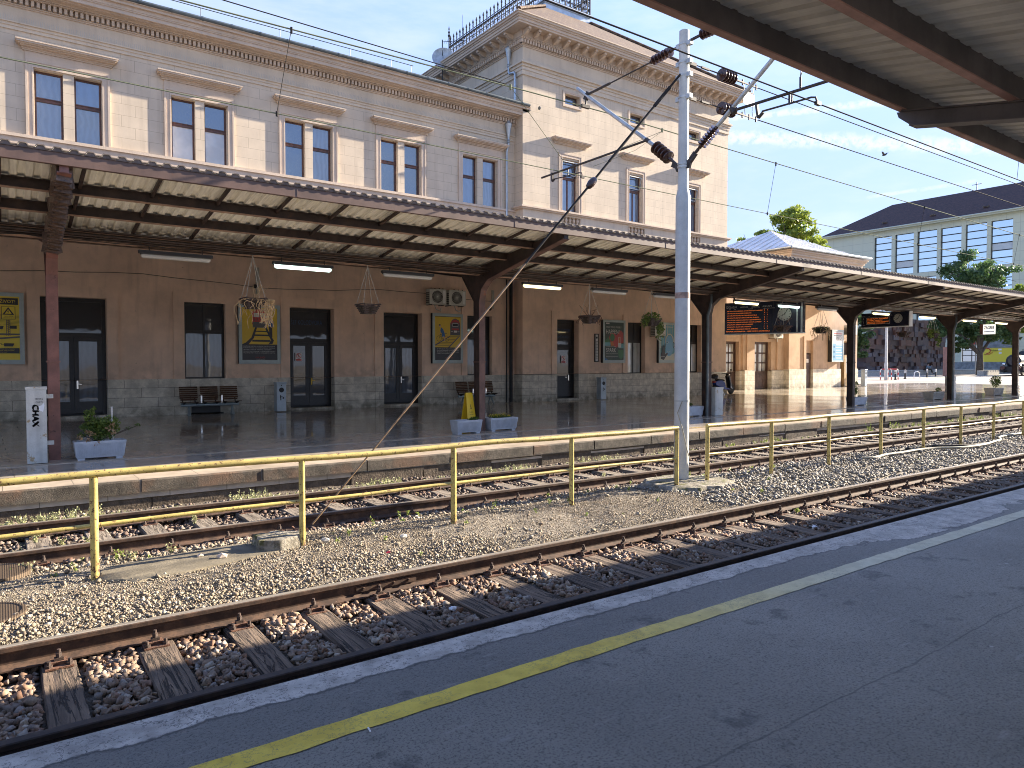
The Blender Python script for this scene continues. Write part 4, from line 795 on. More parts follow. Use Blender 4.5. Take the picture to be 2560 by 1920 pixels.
for (a, b, z0, z1, *_) in tops[:3]: c_ = (a + b) / 2; surround(m, a - .18, b + .19, 8.60, z1 + .26, YT, .18); hood(m, c_ - 1.07, c_ + 1.07, 11.76, YT)
for (a, b, z0, z1) in tops[3:]:
    for i, p in ((.13, .05), (.07, .035)): m.box(a - i, a - i + .065, YT - p, YT, z0 - i, z1 + i); m.box(b + i - .065, b + i, YT - p, YT, z0 - i, z1 + i); m.box(a - i + .065, b + i - .065, YT - p, YT, z1 + i - .065, z1 + i); m.box(a - i + .065, b + i - .065, YT - p, YT, z0 - i, z0 - i + .065)
for (p, a, b) in ((.17, 8.55, 8.62), (.11, 8.49, 8.55)): m.box(X0 - p, X1 + p, YT - p, YT, a, b); m.box(X0 - p, X0, YT, YW, a, b)
m.build('window_surrounds', 'stone_trim', T)
# parapet band with balustrades
m = MB(); bal = [(20.22, 21.32), (24.34, 25.44), (28.44, 29.54)]
wall_open(m, X0, X1, 7.7, 8.49, YT - .03, [(a, b, 7.95, 8.42) for a, b in bal], .2); m.quad((X0, YT - .03, 7.7), (X0, YT - .03, 8.49), (X0, YW, 8.49), (X0, YW, 7.7)); m.build('parapet_band', 'cream_plaster', T)
m = MB(); m.box(X0 + .1, X1 - .1, YT + .17, YT + .2, 7.7, 8.5); m.build('parapet_back', 'cream_plaster', T)
for a, b in bal:
    m = MB()
    for k in range(5):
        x = a + .11 + (b - a - .22) * k / 4; m.lathe([(0, .06), (.03, .06), (.04, .035), (.08, .055), (.13, .072), (.18, .06), (.235, .032), (.29, .06), (.34, .072), (.39, .055), (.43, .035), (.44, .06), (.47, .06)], (x, YT + .06, 7.95), (x, YT + .06, 9), n=12)
    m.build('balustrade', 'stone_trim', T, smooth=True)
# entablature, with the same mouldings returned along the left flank
m = MB()
def band(mb, p, z0, z1, inner=.3): mb.box(X0 - p, X1 + p, YT - p, YT + inner, z0, z1); mb.box(X0 - p, X0 + inner, YT + inner, YB, z0, z1); mb.box(X1 - inner, X1 + p, YT + inner, YB, z0, z1)
for p, a, b in ((.05, 14.10, 14.16), (.035, 14.16, 14.30), (.06, 14.30, 14.44), (.10, 14.44, 14.55), (.17, 14.55, 14.62), (.13, 14.62, 14.66)): band(m, p, a, b)
band(m, .02, 14.66, 15.32); m.build('frieze', 'cream_plaster', T)
m = MB()
for p, a, b in ((.06, 15.26, 15.31), (.10, 15.31, 15.34), (.06, 15.34, 15.50), (.20, 15.50, 15.58), (.24, 15.58, 15.60), (.22, 15.60, 15.84), (.72, 15.84, 15.92), (.76, 15.92, 16.03), (.80, 16.03, 16.10), (.86, 16.10, 16.18), (.90, 16.18, 16.22)): band(m, p, a, b)
m.build('cornice', 'stone_trim', T)
m = MB(); dentils(m, X0 - .2, X1 + .15, 15.35, 15.49, YT - .06, .15, .08, .145); y = YT - .12
while y < 38: m.box(X0 - .21, X0 - .06, y, y + .08, 15.35, 15.49); y += .145
m.build('dentil_band', 'stone_trim', T)
m = MB(); dentils(m, X0 - .2, X1 + .2, 15.51, 15.57, YT - .20, .035, .05, .09); y = YT - .2
while y < 38: m.box(X0 - .235, X0 - .20, y, y + .05, 15.51, 15.57); y += .09
m.build('egg_band', 'stone_trim', T)
def bracket(mb, M):
    k = MB(); k.prism([(-.0, 15.60), (-.40, 15.79), (-.44, 15.83), (0, 15.83)], 'x', -.055, .055); k.lathe([(0, .055), (.03, .06), (.11, .06), (.14, .055)], (-.07, -.08, 15.66), (.2, -.08, 15.66), n=10); k.lathe([(0, .04), (.03, .045), (.11, .045), (.14, .04)], (-.07, -.39, 15.775), (.2, -.39, 15.775), n=10)
    k.prism([(-.1, 15.60), (-.22, 15.635), (-.36, 15.70), (-.34, 15.75), (-.1, 15.66)], 'x', -.075, .075); k.xform(M); mb.add(k.v, k.f)
n = 27
for i in range(n): m = MB(); bracket(m, Matrix.Translation((X0 - .1 + (X1 - X0 + .2) * i / (n - 1), YT - .22, 0))); m.build('cornice_bracket', 'stone_trim', T)
for i in range(1, 26): m = MB(); bracket(m, Matrix.Translation((X0 - .22, YT - .1 + i * .53, 0)) @ Matrix.Rotation(R(-90), 4, 'Z')); m.build('cornice_bracket', 'stone_trim', T)
m = MB(); sp_ = .055; x = X0
while x < X1: m.bar((x, YT - .12, 14.62), (x, YT - .16, 14.76), .0035); x += .06
for (a, b, z0, z1, *_) in tops[:3]:
    x = (a + b) / 2 - 1
    while x < (a + b) / 2 + 1: m.bar((x, YT - .2, 11.77), (x, YT - .22, 11.86), .0035); x += .08
m.box(X0, X1, YT - .125, YT - .115, 14.61, 14.635); m.build('bird_spikes', 'zinc', T)['kind'] = 'stuff'
# roof: hipped tiles up to a zinc crown with iron cresting
RX0, RX1, RY0, RY1 = 17.3, 32.55, 23.55, 45.2; CX0, CX1, CY0, CY1 = 23.35, 26.5, 29.5, 39.2
zb, zt = 16.24, 20.46
c4 = [(RX0, RY0, zb), (RX1, RY0, zb), (RX1, RY1, zb), (RX0, RY1, zb)]; t4 = [(CX0, CY0, zt), (CX1, CY0, zt), (CX1, CY1, zt), (CX0, CY1, zt)]
m = MB(); m.add(c4 + t4, [(0, 1, 5, 4), (1, 2, 6, 5), (2, 3, 7, 6), (3, 0, 4, 7)]); m.build('tile_roof', 'clay_tiles', T)
for a, b in ((c4[0], t4[0]), (c4[1], t4[1]), (c4[3], t4[3])):
    m = MB(); a, b = Vector(a), Vector(b); n = 30
    for i in range(n): p, q = a.lerp(b, i / n), a.lerp(b, (i + .95) / n); m.tube(p + Vector((0, 0, .03)), q + Vector((0, 0, .06)), .11, .085, n=7)
    m.build('ridge_tiles', 'clay_tiles', T)
m = MB(); m.box(RX0 + .05, RX1 - .05, RY0 + .02, RY1, 16.22, 16.26); m.box(RX0 - .02, RX1, RY0 - .02, RY0 + .06, 16.21, 16.25); m.build('eaves_flashing', 'zinc', T)
m = MB(); m.box(CX0, CX1, CY0, CY1, zt - .02, 20.78); m.box(CX0 - .12, CX1 + .12, CY0 - .12, CY1 + .12, 20.78, 20.86); m.box(CX0 - .04, CX1 + .04, CY0 - .04, CY1 + .04, 20.72, 20.78); m.build('zinc_crown', 'zinc', T)
def cresting(mb, a, b):
    a, b = Vector(a), Vector(b); L_ = (b - a).length; n = int(L_ / .36); d = (b - a) / n; u = d.normalized(); Zv = Vector((0, 0, 1))
    mb.bar(a + Zv * .08, b + Zv * .08, .03); mb.bar(a + Zv * .3, b + Zv * .3, .03); mb.bar(a + Zv * .98, b + Zv * .98, .045); mb.bar(a + Zv * 1.1, b + Zv * 1.1, .03)
    for i in range(n):
        c = a + d * (i + .5); h = Zv
        mb.bar(c, c + h * 1.42, .045); mb.ball(c + h * 1.22, .045, n=6); mb.bar(c + h * 1.3 - u * .07, c + h * 1.3 + u * .07, .018); mb.lathe([(0, .04), (.07, .06), (.26, .006)], c + h * 1.38, c + h * 2, n=5); mb.bar(a + d * i, a + d * i + h * 1.1, .018)
        for sx in (-1, 1):                                         # scrolls
            for (cz, r, t0, t1) in ((.62, .15, -.6, 4.6), (.3, .10, -1, 4.2), (.9, .08, -1, 4)):
                P = [c + u * sx * (.105 + math.cos(t) * r * (1 - .09 * k) * .62) + h * (cz + math.sin(t) * r * (1 - .09 * k)) for k, t in enumerate(np.linspace(t0, t1, 8))]; mb.path(P, .022, 4)
    mb.bar(a, a + Zv * 1.75, .06)
    mb.lathe([(0, .05), (.1, .09), (.2, .03), (.3, .07), (.42, .02), (.5, .05), (.7, .004)], a + Zv * 1.6, a + Zv * 3, n=7)
m = MB(); z = 20.86; cresting(m, (CX0, CY1, z), (CX0, CY0, z)); cresting(m, (CX0, CY0, z), (CX1, CY0, z)); cresting(m, (CX1, CY0, z), (CX1, CY1, z)); m.build('iron_cresting', 'black_iron', T)
m = MB(); m.box(X0 + .4, X1 - .4, YT + .45, YB - .3, 0, 16.2); m.build('core', 'black', T)
for (a, b, z0, z1) in tops[:3]: window(T, a, b, z0, z1, YT + .18, gm='upper_glass', bars=(10.16,), vbars=(((a + b) / 2, z0, 10.15),)); 
m = MB()
for (a, b, z0, z1) in tops[:3]:      # tilted top lights
    p = [(a + .06, YT + .14, z1 - .62), (b - .06, YT + .14, z1 - .62), (b - .06, YT + .0, z1 - .08), (a + .06, YT + .0, z1 - .08)]
    for i in range(4): m.bar(p[i], p[(i + 1) % 4], .035)
m.build('tilted_light_frames', 'grey_tube', T)
for (a, b, z0, z1) in tops[3:]: window(T, a, b, z0, z1, YT + .2, gm='upper_glass_dark', fw=.035)
dT = door(T, 19.95, 21.20, ZP + .09, 3.87, YT + .26, 2.7, leafsplit=False, gm='dark_glass', kick=1.0)
m = MB(); text_into(m, 'POM. ŠEFA KOLODVORA', 20.03, 3.35, .13, YT + .29, w=.97); text_into(m, 'PROMETNI URED', 20.15, 3.05, .12, YT + .29, w=.75); m.build('door_lettering', 'door_blue', dT); nosign(dT, 20.58, 2.12, YT + .265, .27)
for (a, b, z0, z1) in tlow[1:]: window(T, a, b, z0, z1, YT + .2, fm='black_frame', gm='dark_glass', bars=(2.98,), vbars=(((a + b) / 2, z0 + .05, 2.98), ((a + b) / 2 + .08, 3.0, z1 - .05)), fw=.06, lower='white_glass')
# ---- downpipes, satellite dish
def leader(m, x, y, zt_):
    m.lathe([(0, .05), (.28, .05), (.30, .11), (.34, .12), (.38, .15), (.42, .15), (.46, .10), (.62, .06)][::-1] if 0 else [(0, .045), (.1, .07), (.45, .13), (.52, .15), (.56, .16), (.60, .11), (.68, .06), (.72, .05)], (x, y, zt_ - .72), (x, y, zt_ + 1), n=10)
    for dz in (.86, .95): m.lathe([(0, .06), (.03, .085), (.06, .06)], (x, y, zt_ - dz), (x, y, zt_), n=10)
m = MB(); m.tube((17.95, 25.16, 15.55), (17.95, 25.16, 15.9), .05); leader(m, 17.95, 25.16, 15.56); m.path([(17.95, 25.16, 14.9), (17.95, 25.16, 14.42), (17.95, 25.1, 14.33), (17.95, 24.76, 14.28), (17.95, 24.7, 14.18), (17.95, 24.7, 12.85)], .05, 10); m.tube((17.95, 24.7, 13.2), (17.95, 24.7, 13.26), .06)
tag(m.build('downpipe', 'zinc', smooth=True), 'blue grey zinc downpipe with funnel under the tower cornice', 'downpipe', 'zinc downpipes of the station')
m = MB(); leader(m, 17.67, 24.78, 12.2); m.path([(17.67, 24.78, 11.5), (17.67, 24.78, 11.2), (17.62, 24.84, 10.9), (17.62, 24.84, 8.0)], .045, 10)
for z in (10.6, 9.7, 8.8): m.tube((17.62, 24.84, z), (17.62, 24.84, z + .05), .055)
tag(m.build('downpipe', 'zinc', smooth=True), 'zinc downpipe with funnel at the right end of the long wing', 'downpipe', 'zinc downpipes of the station')
m = MB(); m.tube((17.85, YW - .1, ZP), (17.85, YW - .1, 8.0), .075, n=10); m.tube((17.62, YW - .1, ZP), (17.62, YW - .1, 5.6), .03); tag(m.build('downpipe', 'black_iron', smooth=True), 'black downpipe in the corner between wing and tower', 'downpipe', 'zinc downpipes of the station')
D_ = empty('satellite_dish', (17.3, 29.6, 14.6), 'grey satellite dish with an aerial on the roof left of the tower', 'satellite dish')
m = MB(); c = Vector((17.3, 29.6, 16.4)); nn = Vector((-.55, -.8, .25)).normalized(); m.lathe([(-.12, .02), (-.1, .2), (-.03, .42), (.03, .52), (.035, .52), (-.02, .42), (-.09, .2)], c, c + nn, n=24); m.build('dish', 'grey_tube', D_, smooth=True)
m = MB(); m.tube((17.35, 29.75, 14.4), (17.35, 29.75, 17.3), .025); m.bar(c, c + nn * .5, .02); m.bar((17.35, 29.75, 17.2), (18.3, 29.3, 17.35), .02)
for i in range(8): x = 17.45 + i * .1; y = 29.7 - i * .05; m.bar((x - .08, y - .2, 17.21 + i * .017), (x + .08, y + .2, 17.21 + i * .017), .008)
m.tube((18.25, 29.4, 16), (18.25, 29.4, 18.6), .008); m.build('aerial_pole', 'black_iron', D_)

# ---- low pavilion at the right end
Pv = empty('station_pavilion', (45, YPV, ZP), 'low tan pavilion of the station with grey metal hipped roof right of the tower', 'station building')
ops = [(35.45, 36.72, ZP, 3.24), (38.0, 40.0, ZP, 3.27)]
m = MB(); wall_open(m, 31.75, 41.4, 1.42, 6.3, YPV, ops, .4); m.box(36.95, 37.35, YPV - .12, YPV, 1.5, 5.6); m.box(40.5, 40.9, YPV - .12, YPV, 1.5, 5.6); m.box(37.25, 38.0, YPV - .2, YPV - .12, 1.5, 5.6); m.build('lower_wall', 'tan_render_sunlit', Pv)
ops2 = [(43.3, 44.1, ZP, 3.43), (47.55, 48.9, ZP, 3.45)]; YQ = 26.85
m = MB(); wall_open(m, 41.4, 49.75, 1.5, 8.6, YQ, ops2, .4); m.quad((41.4, YQ, ZP), (41.4, YQ, 8.6), (41.4, 31, 8.6), (41.4, 31, ZP)); m.quad((49.75, YQ, ZP), (49.75, 38, ZP), (49.75, 38, 8.6), (49.75, YQ, 8.6))
m.box(43.05, 43.3, YQ - .05, YQ, 1.5, 3.7); m.box(44.1, 44.35, YQ - .05, YQ, 1.5, 3.7); m.box(43.3, 44.1, YQ - .05, YQ, 3.43, 3.7); m.box(45.0, 45.6, YQ - .015, YQ, 1.62, 2.15); m.build('front_wall', 'tan_render_sunlit', Pv)
m = MB(); m.box(41.38, 49.77, YQ - .02, YQ + .2, 5.9, 8.6); m.build('upper_band', 'cream_plaster', Pv)
for a, b in ((31.75, 35.45), (36.72, 38.0), (40.0, 41.35)):
    m = MB(); m.box(a, b, YPV - .06, YPV + .4, ZP - .05, 1.46)
    if a == 36.72: m.box(36.95, 37.95, YPV - .26, YPV - .06, ZP, 1.47)
    m.build('plinth', 'plinth_stone', Pv)
for a, b in ((41.35, 43.3), (44.1, 47.55), (48.9, 49.8)): m = MB(); m.box(a, b, YQ - .06, YQ + .4, ZP - .05, 1.52); m.build('plinth', 'plinth_stone', Pv)
m = MB()
for p, a, b in ((.06, 7.9, 8.0), (.04, 8.0, 8.5), (.12, 8.5, 8.62), (.22, 8.62, 8.85), (.32, 8.85, 9.0), (.40, 9.0, 9.1), (.5, 9.1, 9.2)): m.box(41.4 - p, 49.75 + p, YQ - p, YQ + .3, a, b); m.box(41.4 - p, 41.7, YQ + .3, 37, a, b); m.box(49.45, 49.75 + p, YQ + .3, 37, a, b)
m.build('cornice', 'stone_trim', Pv)
m = MB(); za, zr = 9.24, 11.5; a_ = [(40.75, 26.3, za), (50.4, 26.3, za), (50.4, 36.5, za), (40.75, 36.5, za)]; r_ = [(45.6, 31.2, zr), (45.62, 31.4, zr)]
m.add(a_ + [(45.58, 31.15, zr)], [(0, 1, 4), (1, 2, 4), (2, 3, 4), (3, 0, 4)])
for (p, q) in ((0, 1), (3, 0), (1, 2)):
    A, B, Tp = Vector(a_[p]), Vector(a_[q]), Vector((45.58, 31.15, zr)); n = 14
    for i in range(1, n):
        e = A.lerp(B, i / n); f = min(i / n, 1 - i / n) * 2; up_ = (Tp - (A + B) / 2); m.bar(e + Vector((0, 0, .03)), e + up_ * f + Vector((0, 0, .03)), .035)
m.build('metal_roof', 'zinc_roof', Pv)
m = MB(); m.tube((40.7, 26.28, 9.28), (50.42, 26.28, 9.34), .085, n=10); m.tube((40.7, 26.28, 9.28), (40.7, 36, 9.2), .085, n=10); m.tube((41.3, 26.75, 5), (41.3, 26.75, 9.25), .06); m.build('gutter', 'zinc', Pv, smooth=True)
m = MB(); m.box(31.8, 41.3, YPV + .42, 36, 0, 6.28); m.box(41.8, 49.6, YQ + .42, 36, 0, 9.2); m.build('core', 'black', Pv)
def pdoor(x0, x1, z1, y, leaves_, fm='brown_door', top=None, y2=.25):
    m = MB(); frame_ring(m, x0, x1, ZP, z1, y + y2, y + y2 + .1, .07, 'lrt'); d = m.build('door', fm, Pv)
    w = (x1 - x0 - .14) / leaves_; zt_ = top or z1 - .07
    for k in range(leaves_):
        a = x0 + .07 + k * w; b = a + w - .01; yy = y + y2 + .03; m = MB(); frame_ring(m, a, b, ZP + .02, zt_, yy, yy + .05, .09); m.box(a + .09, b - .09, yy + .01, yy + .04, ZP + .1, 1.35)
        for zz in (1.35, 1.95, 2.55): m.box(a + .09, b - .09, yy, yy + .05, zz - .05, zz + .05)
        m.box((a + b) / 2 - .03, (a + b) / 2 + .03, yy, yy + .05, 1.35, zt_ - .09); m.box(a + .16, b - .16, yy - .012, yy + .01, 1.0, 1.2); m.box(a + .16, (a + b) / 2 - .04, yy - .012, yy + .01, .45, .9); m.box((a + b) / 2 + .04, b - .16, yy - .012, yy + .01, .45, .9); m.build('door_leaf', fm, d)
        p = MB(); p.box(a + .09, b - .09, yy + .025, yy + .03, 1.4, zt_ - .09); p.build('pane', 'white_glass', d)
    return d
pdoor(35.45, 36.72, 3.24, YPV, 1); dd = pdoor(38.0, 40.0, 3.27, YPV, 2); m = MB(); m.box(38.25, 38.45, YPV + .262, YPV + .268, 2.02, 2.25); m.build('notice', 'white', dd)
d3 = MB(); d3.box(43.3, 44.1, YQ + .12, YQ + .2, ZP, 2.55); d3.box(43.42, 43.98, YQ + .1, YQ + .12, .5, 1.2); d3.box(43.42, 43.98, YQ + .1, YQ + .12, 1.35, 2.35); d3 = d3.build('door', 'brown_door', Pv)
m = MB(); m.box(43.3, 44.1, YQ + .13, YQ + .2, 2.6, 3.43); m.build('transom_panel', 'tan_render_sunlit', d3); m = MB(); m.box(43.55, 43.8, YQ + .09, YQ + .099, 1.95, 2.2); m.build('notice', 'white', d3)
m = MB(); frame_ring(m, 47.55, 48.9, ZP, 3.45, YQ + .2, YQ + .3, .08, 'lrt'); m.box(47.63, 48.82, YQ + .2, YQ + .28, 2.4, 2.52); m.box(47.9, 48.1, YQ - .1, YQ + .2, ZP, 2.48); d4 = m.build('door', 'tan_door', Pv); m = MB(); frame_ring(m, 48.15, 49.0, ZP + .03, 2.48, YQ - .02, YQ + .03, .13); m.box(48.28, 48.87, YQ - .01, YQ + .02, ZP + .1, 1.2); m.build('door_leaf', 'tan_door', d4); m = MB(); m.box(48.28, 48.87, YQ, YQ + .01, 1.2, 2.38); m.build('pane', 'white_glass', d4); m = MB(); m.box(47.63, 48.82, YQ + .24, YQ + .25, 2.52, 3.37); m.build('transom_pane', 'dark_glass', d4)
# ------------------------------------------------------------------ far platform canopy
CN = empty('platform_canopy', (18, 14.6, ZP), 'long brown steel canopy with corrugated roof along the far platform', 'canopy')
PX_ = [-7.9, .75, 9.55, 18.1, 26.65, 35.2, 42.6, 51.2]
def sheet_z(y): return 4.765 - .14 * (y - 11.28) if y < 14.62 else 4.298 + .134 * (y - 14.62)
def corr(m, x0, x1, y0, y1, per=.19, amp=.034, zf=sheet_z, flat=.52):
    n = int((x1 - x0) / per); P = []
    for i in range(n):
        a = x0 + i * per; P += [(a, 0), (a + per * (flat - .12), 0), (a + per * flat, amp), (a + per * (.88), amp)]
    P.append((x0 + n * per, 0)); vs = [(x, y0, zf(y0) + z) for x, z in P] + [(x, y1, zf(y1) + z) for x, z in P]; k = len(P)
    m.add(vs, [(i, i + 1, i + 1 + k, i + k) for i in range(k - 1)])
def thick(o, t=.004, top=None):
    s_ = o.modifiers.new('solid', 'SOLIDIFY'); s_.thickness = t; s_.offset = 1
    if top: b_ = o.data.materials[0]; o.data.materials.clear(); o.data.materials.append(MATS[top]); o.data.materials.append(b_); s_.material_offset = 1; s_.material_offset_rim = 0
    return o
m = MB(); corr(m, -12, 56, 11.255, 14.62); thick(m.build('roof_sheet', 'roof_sheet_far', CN), .012, 'sheet_top')
m = MB(); corr(m, -12, 31.8, 14.60, 24.42); corr(m, -12, 18.1, 24.42, 24.98); corr(m, 31.61, 46.5, 14.60, 26.82); corr(m, 46.5, 56, 14.60, 17.7); thick(m.build('roof_sheet', 'roof_sheet_far', CN), .012, 'sheet_top')
m = MB(); zf = sheet_z(11.27)
for i in range(int(68 / .19)): a = -12 + i * .19; m.add([(a + .4 * .19, 11.268, zf - .01), (a + .19, 11.268, zf - .01), (a + .88 * .19, 11.268, zf + .04), (a + .52 * .19, 11.268, zf + .04)], [(0, 1, 2, 3)])
m.box(-12, 56, 11.27, 11.276, zf - .02, zf - .004); m.build('ridge_closure', 'sheet_top', CN)
m = MB(); m.box(-12, 56, 11.285, 11.325, 4.60, 4.762); m.box(-12, 56, 11.285, 11.36, 4.588, 4.60); m.box(-12, 56, 11.28, 11.30, 4.745, 4.78)
for x in np.arange(-9, 56, 4.3): m.box(x, x + .012, 11.281, 11.33, 4.59, 4.76)
m.build('fascia', 'fascia_steel', CN)
for y, zb_ in ((12.42, 4.435), (13.42, 4.30), (15.7, 4.30), (17.0, 4.47), (19.2, 4.75), (21.4, 5.05), (23.6, 5.33)):
    m = MB(); e = 56 if y < 17.5 else 46.5; m.mi = 0; m.box(-12, e, y - .012, y + .012, zb_ + .012, zb_ + .15); m.box(-12, e, y - .045, y + .045, zb_ + .15, zb_ + .162); m.mi = 1; m.box(-12, e, y - .05, y + .05, zb_, zb_ + .012); m.build('purlin', ['brown_steel', 'flange_steel'], CN)  # bottom flange coloured lighter than the web, as if lit from below
for i in range(70):
    x = -11.6 + .97 * i; 
    if x > 55: break
    m = MB(); m.bar((x, 11.34, 4.70), (x, 14.45, 4.265), .045, .05); m.build('rafter', 'brown_steel', CN)
m = MB(); m.mi = 0
for y, z, r in ((14.12, 4.13, .022), (14.2, 4.1, .018), (14.28, 4.16, .025), (14.06, 4.19, .015), (14.36, 4.09, .02)): m.tube((-12, y, z), (55, y, z), r, n=6)
m.build('conduits', 'brown_steel', CN)
m = MB(); m.tube((-12, 14.55, 4.13), (55, 14.55, 4.13), .075, n=10); m.box(-12, 55, 14.42, 14.7, 4.205, 4.215); m.build('gutter', 'flange_steel', CN, smooth=True)
m = MB(); rs_ = random.Random(8); x = -10
pts = []
while x < 54: pts.append((x, 14.34, 4.06 + rs_.uniform(-.03, .02))); x += .45
m.path(pts, .008, 5); m.build('cable', 'black', CN)
for i, x in enumerate(PX_):
    red = i == 1
    m = MB(); m.mi = 0; prof = [(14.50, ZP), (14.72, ZP), (14.75, 3.45), (15.30, 4.10), (17.6, 4.48), (17.62, 4.62), (14.62, 4.26), (11.40, 4.70), (11.34, 4.70), (11.33, 4.50), (14.15, 3.93), (14.42, 3.72), (14.50, 3.45)]
    w = .085; m.prism(prof, 'x', x - w + .03, x + w - .03)
    m.mi = 1 if i < 3 else 0
    flats = [(14.50, ZP), (14.50, 3.45), (14.42, 3.72), (14.15, 3.93), (11.34, 4.50)]
    for a, b in zip(flats, flats[1:]): a_, b_ = Vector((x, a[0], a[1])), Vector((x, b[0], b[1])); m.bar(a_, b_, 2 * w, .014, up=(0, -1, .2) if abs(b[1] - a[1]) > 1 else (0, 0, 1))
    m.mi = 0; back = [(14.72, ZP), (14.75, 3.45), (15.30, 4.10), (17.6, 4.48)]
    for a, b in zip(back, back[1:]): m.bar((x, a[0], a[1]), (x, b[0], b[1]), 2 * w, .014, up=(0, 1, .2) if abs(b[1] - a[1]) > 1 else (0, 0, 1))
    m.mi = 1; m.box(x - .1, x + .1, 14.47, 14.75, 1.95, 1.98)
    c_ = m.build('column', ['red_brown_steel' if red else 'brown_steel', 'red_brown_steel' if red else 'front_lit_brown' if i < 4 else 'brown_steel'], CN)
    if i in (3, 5):
        p = MB(); p.path([(x - .05, 14.40, 4.10), (x - .05, 14.40, 3.9), (x - .15, 14.38, 3.65), (x - .22, 14.42, 3.4), (x - .16, 14.46, 3.2), (x - .16, 14.46, 1.6), (x - .16, 14.46, ZP)], .045, 10); p.build('downpipe', 'zinc_dark', c_, smooth=True)
    if i == 1:
        p = MB(); rs_ = random.Random(4)
        for k in range(26): t = k / 25; y = 11.5 + 2.9 * t; z = 4.53 - .62 * t; p.bar((x - .10 + rs_.uniform(-.02, .02), y, z), (x + .10 + rs_.uniform(-.02, .02), y + .05, z + rs_.uniform(-.04, .04)), .17, .25)
        p.build('plastic_wrap', 'wrap_film', c_)
# ------------------------------------------------------------------ near canopy
NC = empty('platform_canopy', (7.5, .2, ZN), 'dark steel canopy over the near platform with ribbed grey sheeting, seen from below', 'canopy')
nz_ = lambda y: 4.72 + .2 * (y - 3.64) if y > .2 else 4.032 + .2 * (.2 - y)
m = MB(); corr(m, -12, 75, .2, 3.665, per=.215, amp=.038, zf=nz_, flat=.72); corr(m, -12, 75, -3.3, .2, per=.215, amp=.038, zf=nz_, flat=.72); thick(m.build('roof_sheet', 'roof_sheet_near', NC))
for y in (3.64, 2.648, 1.655, .66, -.3, -1.3, -2.3, -3.25):
    m = MB(); zz = nz_(y) - .214; m.mi = 0; m.box(-12, 75, y - .012, y, zz + .01, zz + .21); m.box(-12, 75, y - .066, y - .0, zz + .2, zz + .212)
    m.box(-12, 75, y - .066, y - .052, zz + .01, zz + .2); m.mi = 1; m.box(-12, 75, y - .07, y + .003, zz - .002, zz + .01); m.build('purlin', ['near_beam', 'near_flange'], NC)
for i in range(-1, 8):
    x = 7.525 + 8.6 * i
    m = MB(); m.mi = 0; m.prism([(3.66, 4.50), (3.64, 4.44), (3.52, 4.335), (.5, 3.73), (.35, 3.5), (.35, ZN), (.05, ZN), (.05, 3.5), (-.1, 3.73), (-3.2, 4.335), (-3.3, 4.5), (.2, 3.81)], 'x', x - .045, x + .045); m.mi = 1
    m.bar((x, 3.52, 4.33), (x, .5, 3.725), .16, .014, up=(0, 0, 1)); m.mi = 0; m.bar((x, 3.6, 4.496), (x, .3, 3.84), .16, .014, up=(0, 0, 1))
    m.box(x - .08, x + .08, .03, .04, ZN, 3.6); m.box(x - .08, x + .08, .36, .37, ZN, 3.6); m.build('column', ['near_beam', 'near_beam'], NC)

# ------------------------------------------------------------------ catenary
MX, MY = 9.41, 8.12
def insul(m, p, q, r=.075, n=6):
    p, q = Vector(p), Vector(q); L_ = (q - p).length; prof = [(0, .02), (.04, .035), (.045, .03)]
    s_ = (L_ - .1) / n
    for k in range(n): t = .05 + k * s_; prof += [(t, .03), (t + s_ * .1, r), (t + s_ * .3, r * .97), (t + s_ * .62, .036)]
    prof += [(L_ - .045, .03), (L_ - .04, .036), (L_, .02)]; m.lathe(prof, p, q, n=16)
CM = empty('catenary_mast', (MX, MY, -.05), 'tall pale grey steel catenary mast with brown insulators and tubular cantilevers', 'mast')
m = MB(); m.lathe([(0, .125), (1.2, .125), (4.76, .122), (4.80, .118), (4.92, .092), (4.97, .088), (7.50, .082), (7.55, .082), (7.56, .07)], (MX, MY, -.05), (MX, MY, 9), n=28); m.build('pole', 'mast_paint', CM, smooth=True)
m = MB(); m.lathe([(0, .1258), (.02, .1265), (.09, .1265), (.10, .1258)], (MX, MY, 3.03), (MX, MY, 4), n=28); m.build('rust_patch', 'mast_rust', CM, smooth=True)
m = MB()
for z, r in ((7.28, .09), (6.98, .092), (6.76, .093), (6.40, .094), (5.29, .10), (5.24, .10), (1.3, .13)): m.lathe([(0, r), (.035, r)], (MX, MY, z - .017), (MX, MY, z + 1), n=20)
for z in (7.28, 6.98, 6.76, 6.40): m.box(MX - .03, MX + .03, MY + .08, MY + .16, z - .04, z + .04); m.box(MX - .04, MX + .04, MY - .16, MY - .08, z - .045, z + .03)
m.build('clamp_bands', 'grey_tube', CM)
m = MB(); m.path([(MX - .1, MY - .1, 1.3), (MX - .16, MY - .05, 1.1), (MX - .12, MY - .12, .85), (MX - .05, MY - .16, .5), (MX + .06, MY - .14, .3)], .008, 6); m.build('loose_wire', 'hose', CM)
y_ = lambda p: (MX, p[0], p[1])
def part(name, matn, f, par=CM, smooth=True): m = MB(); f(m); return m.build(name, matn, par, smooth=smooth)
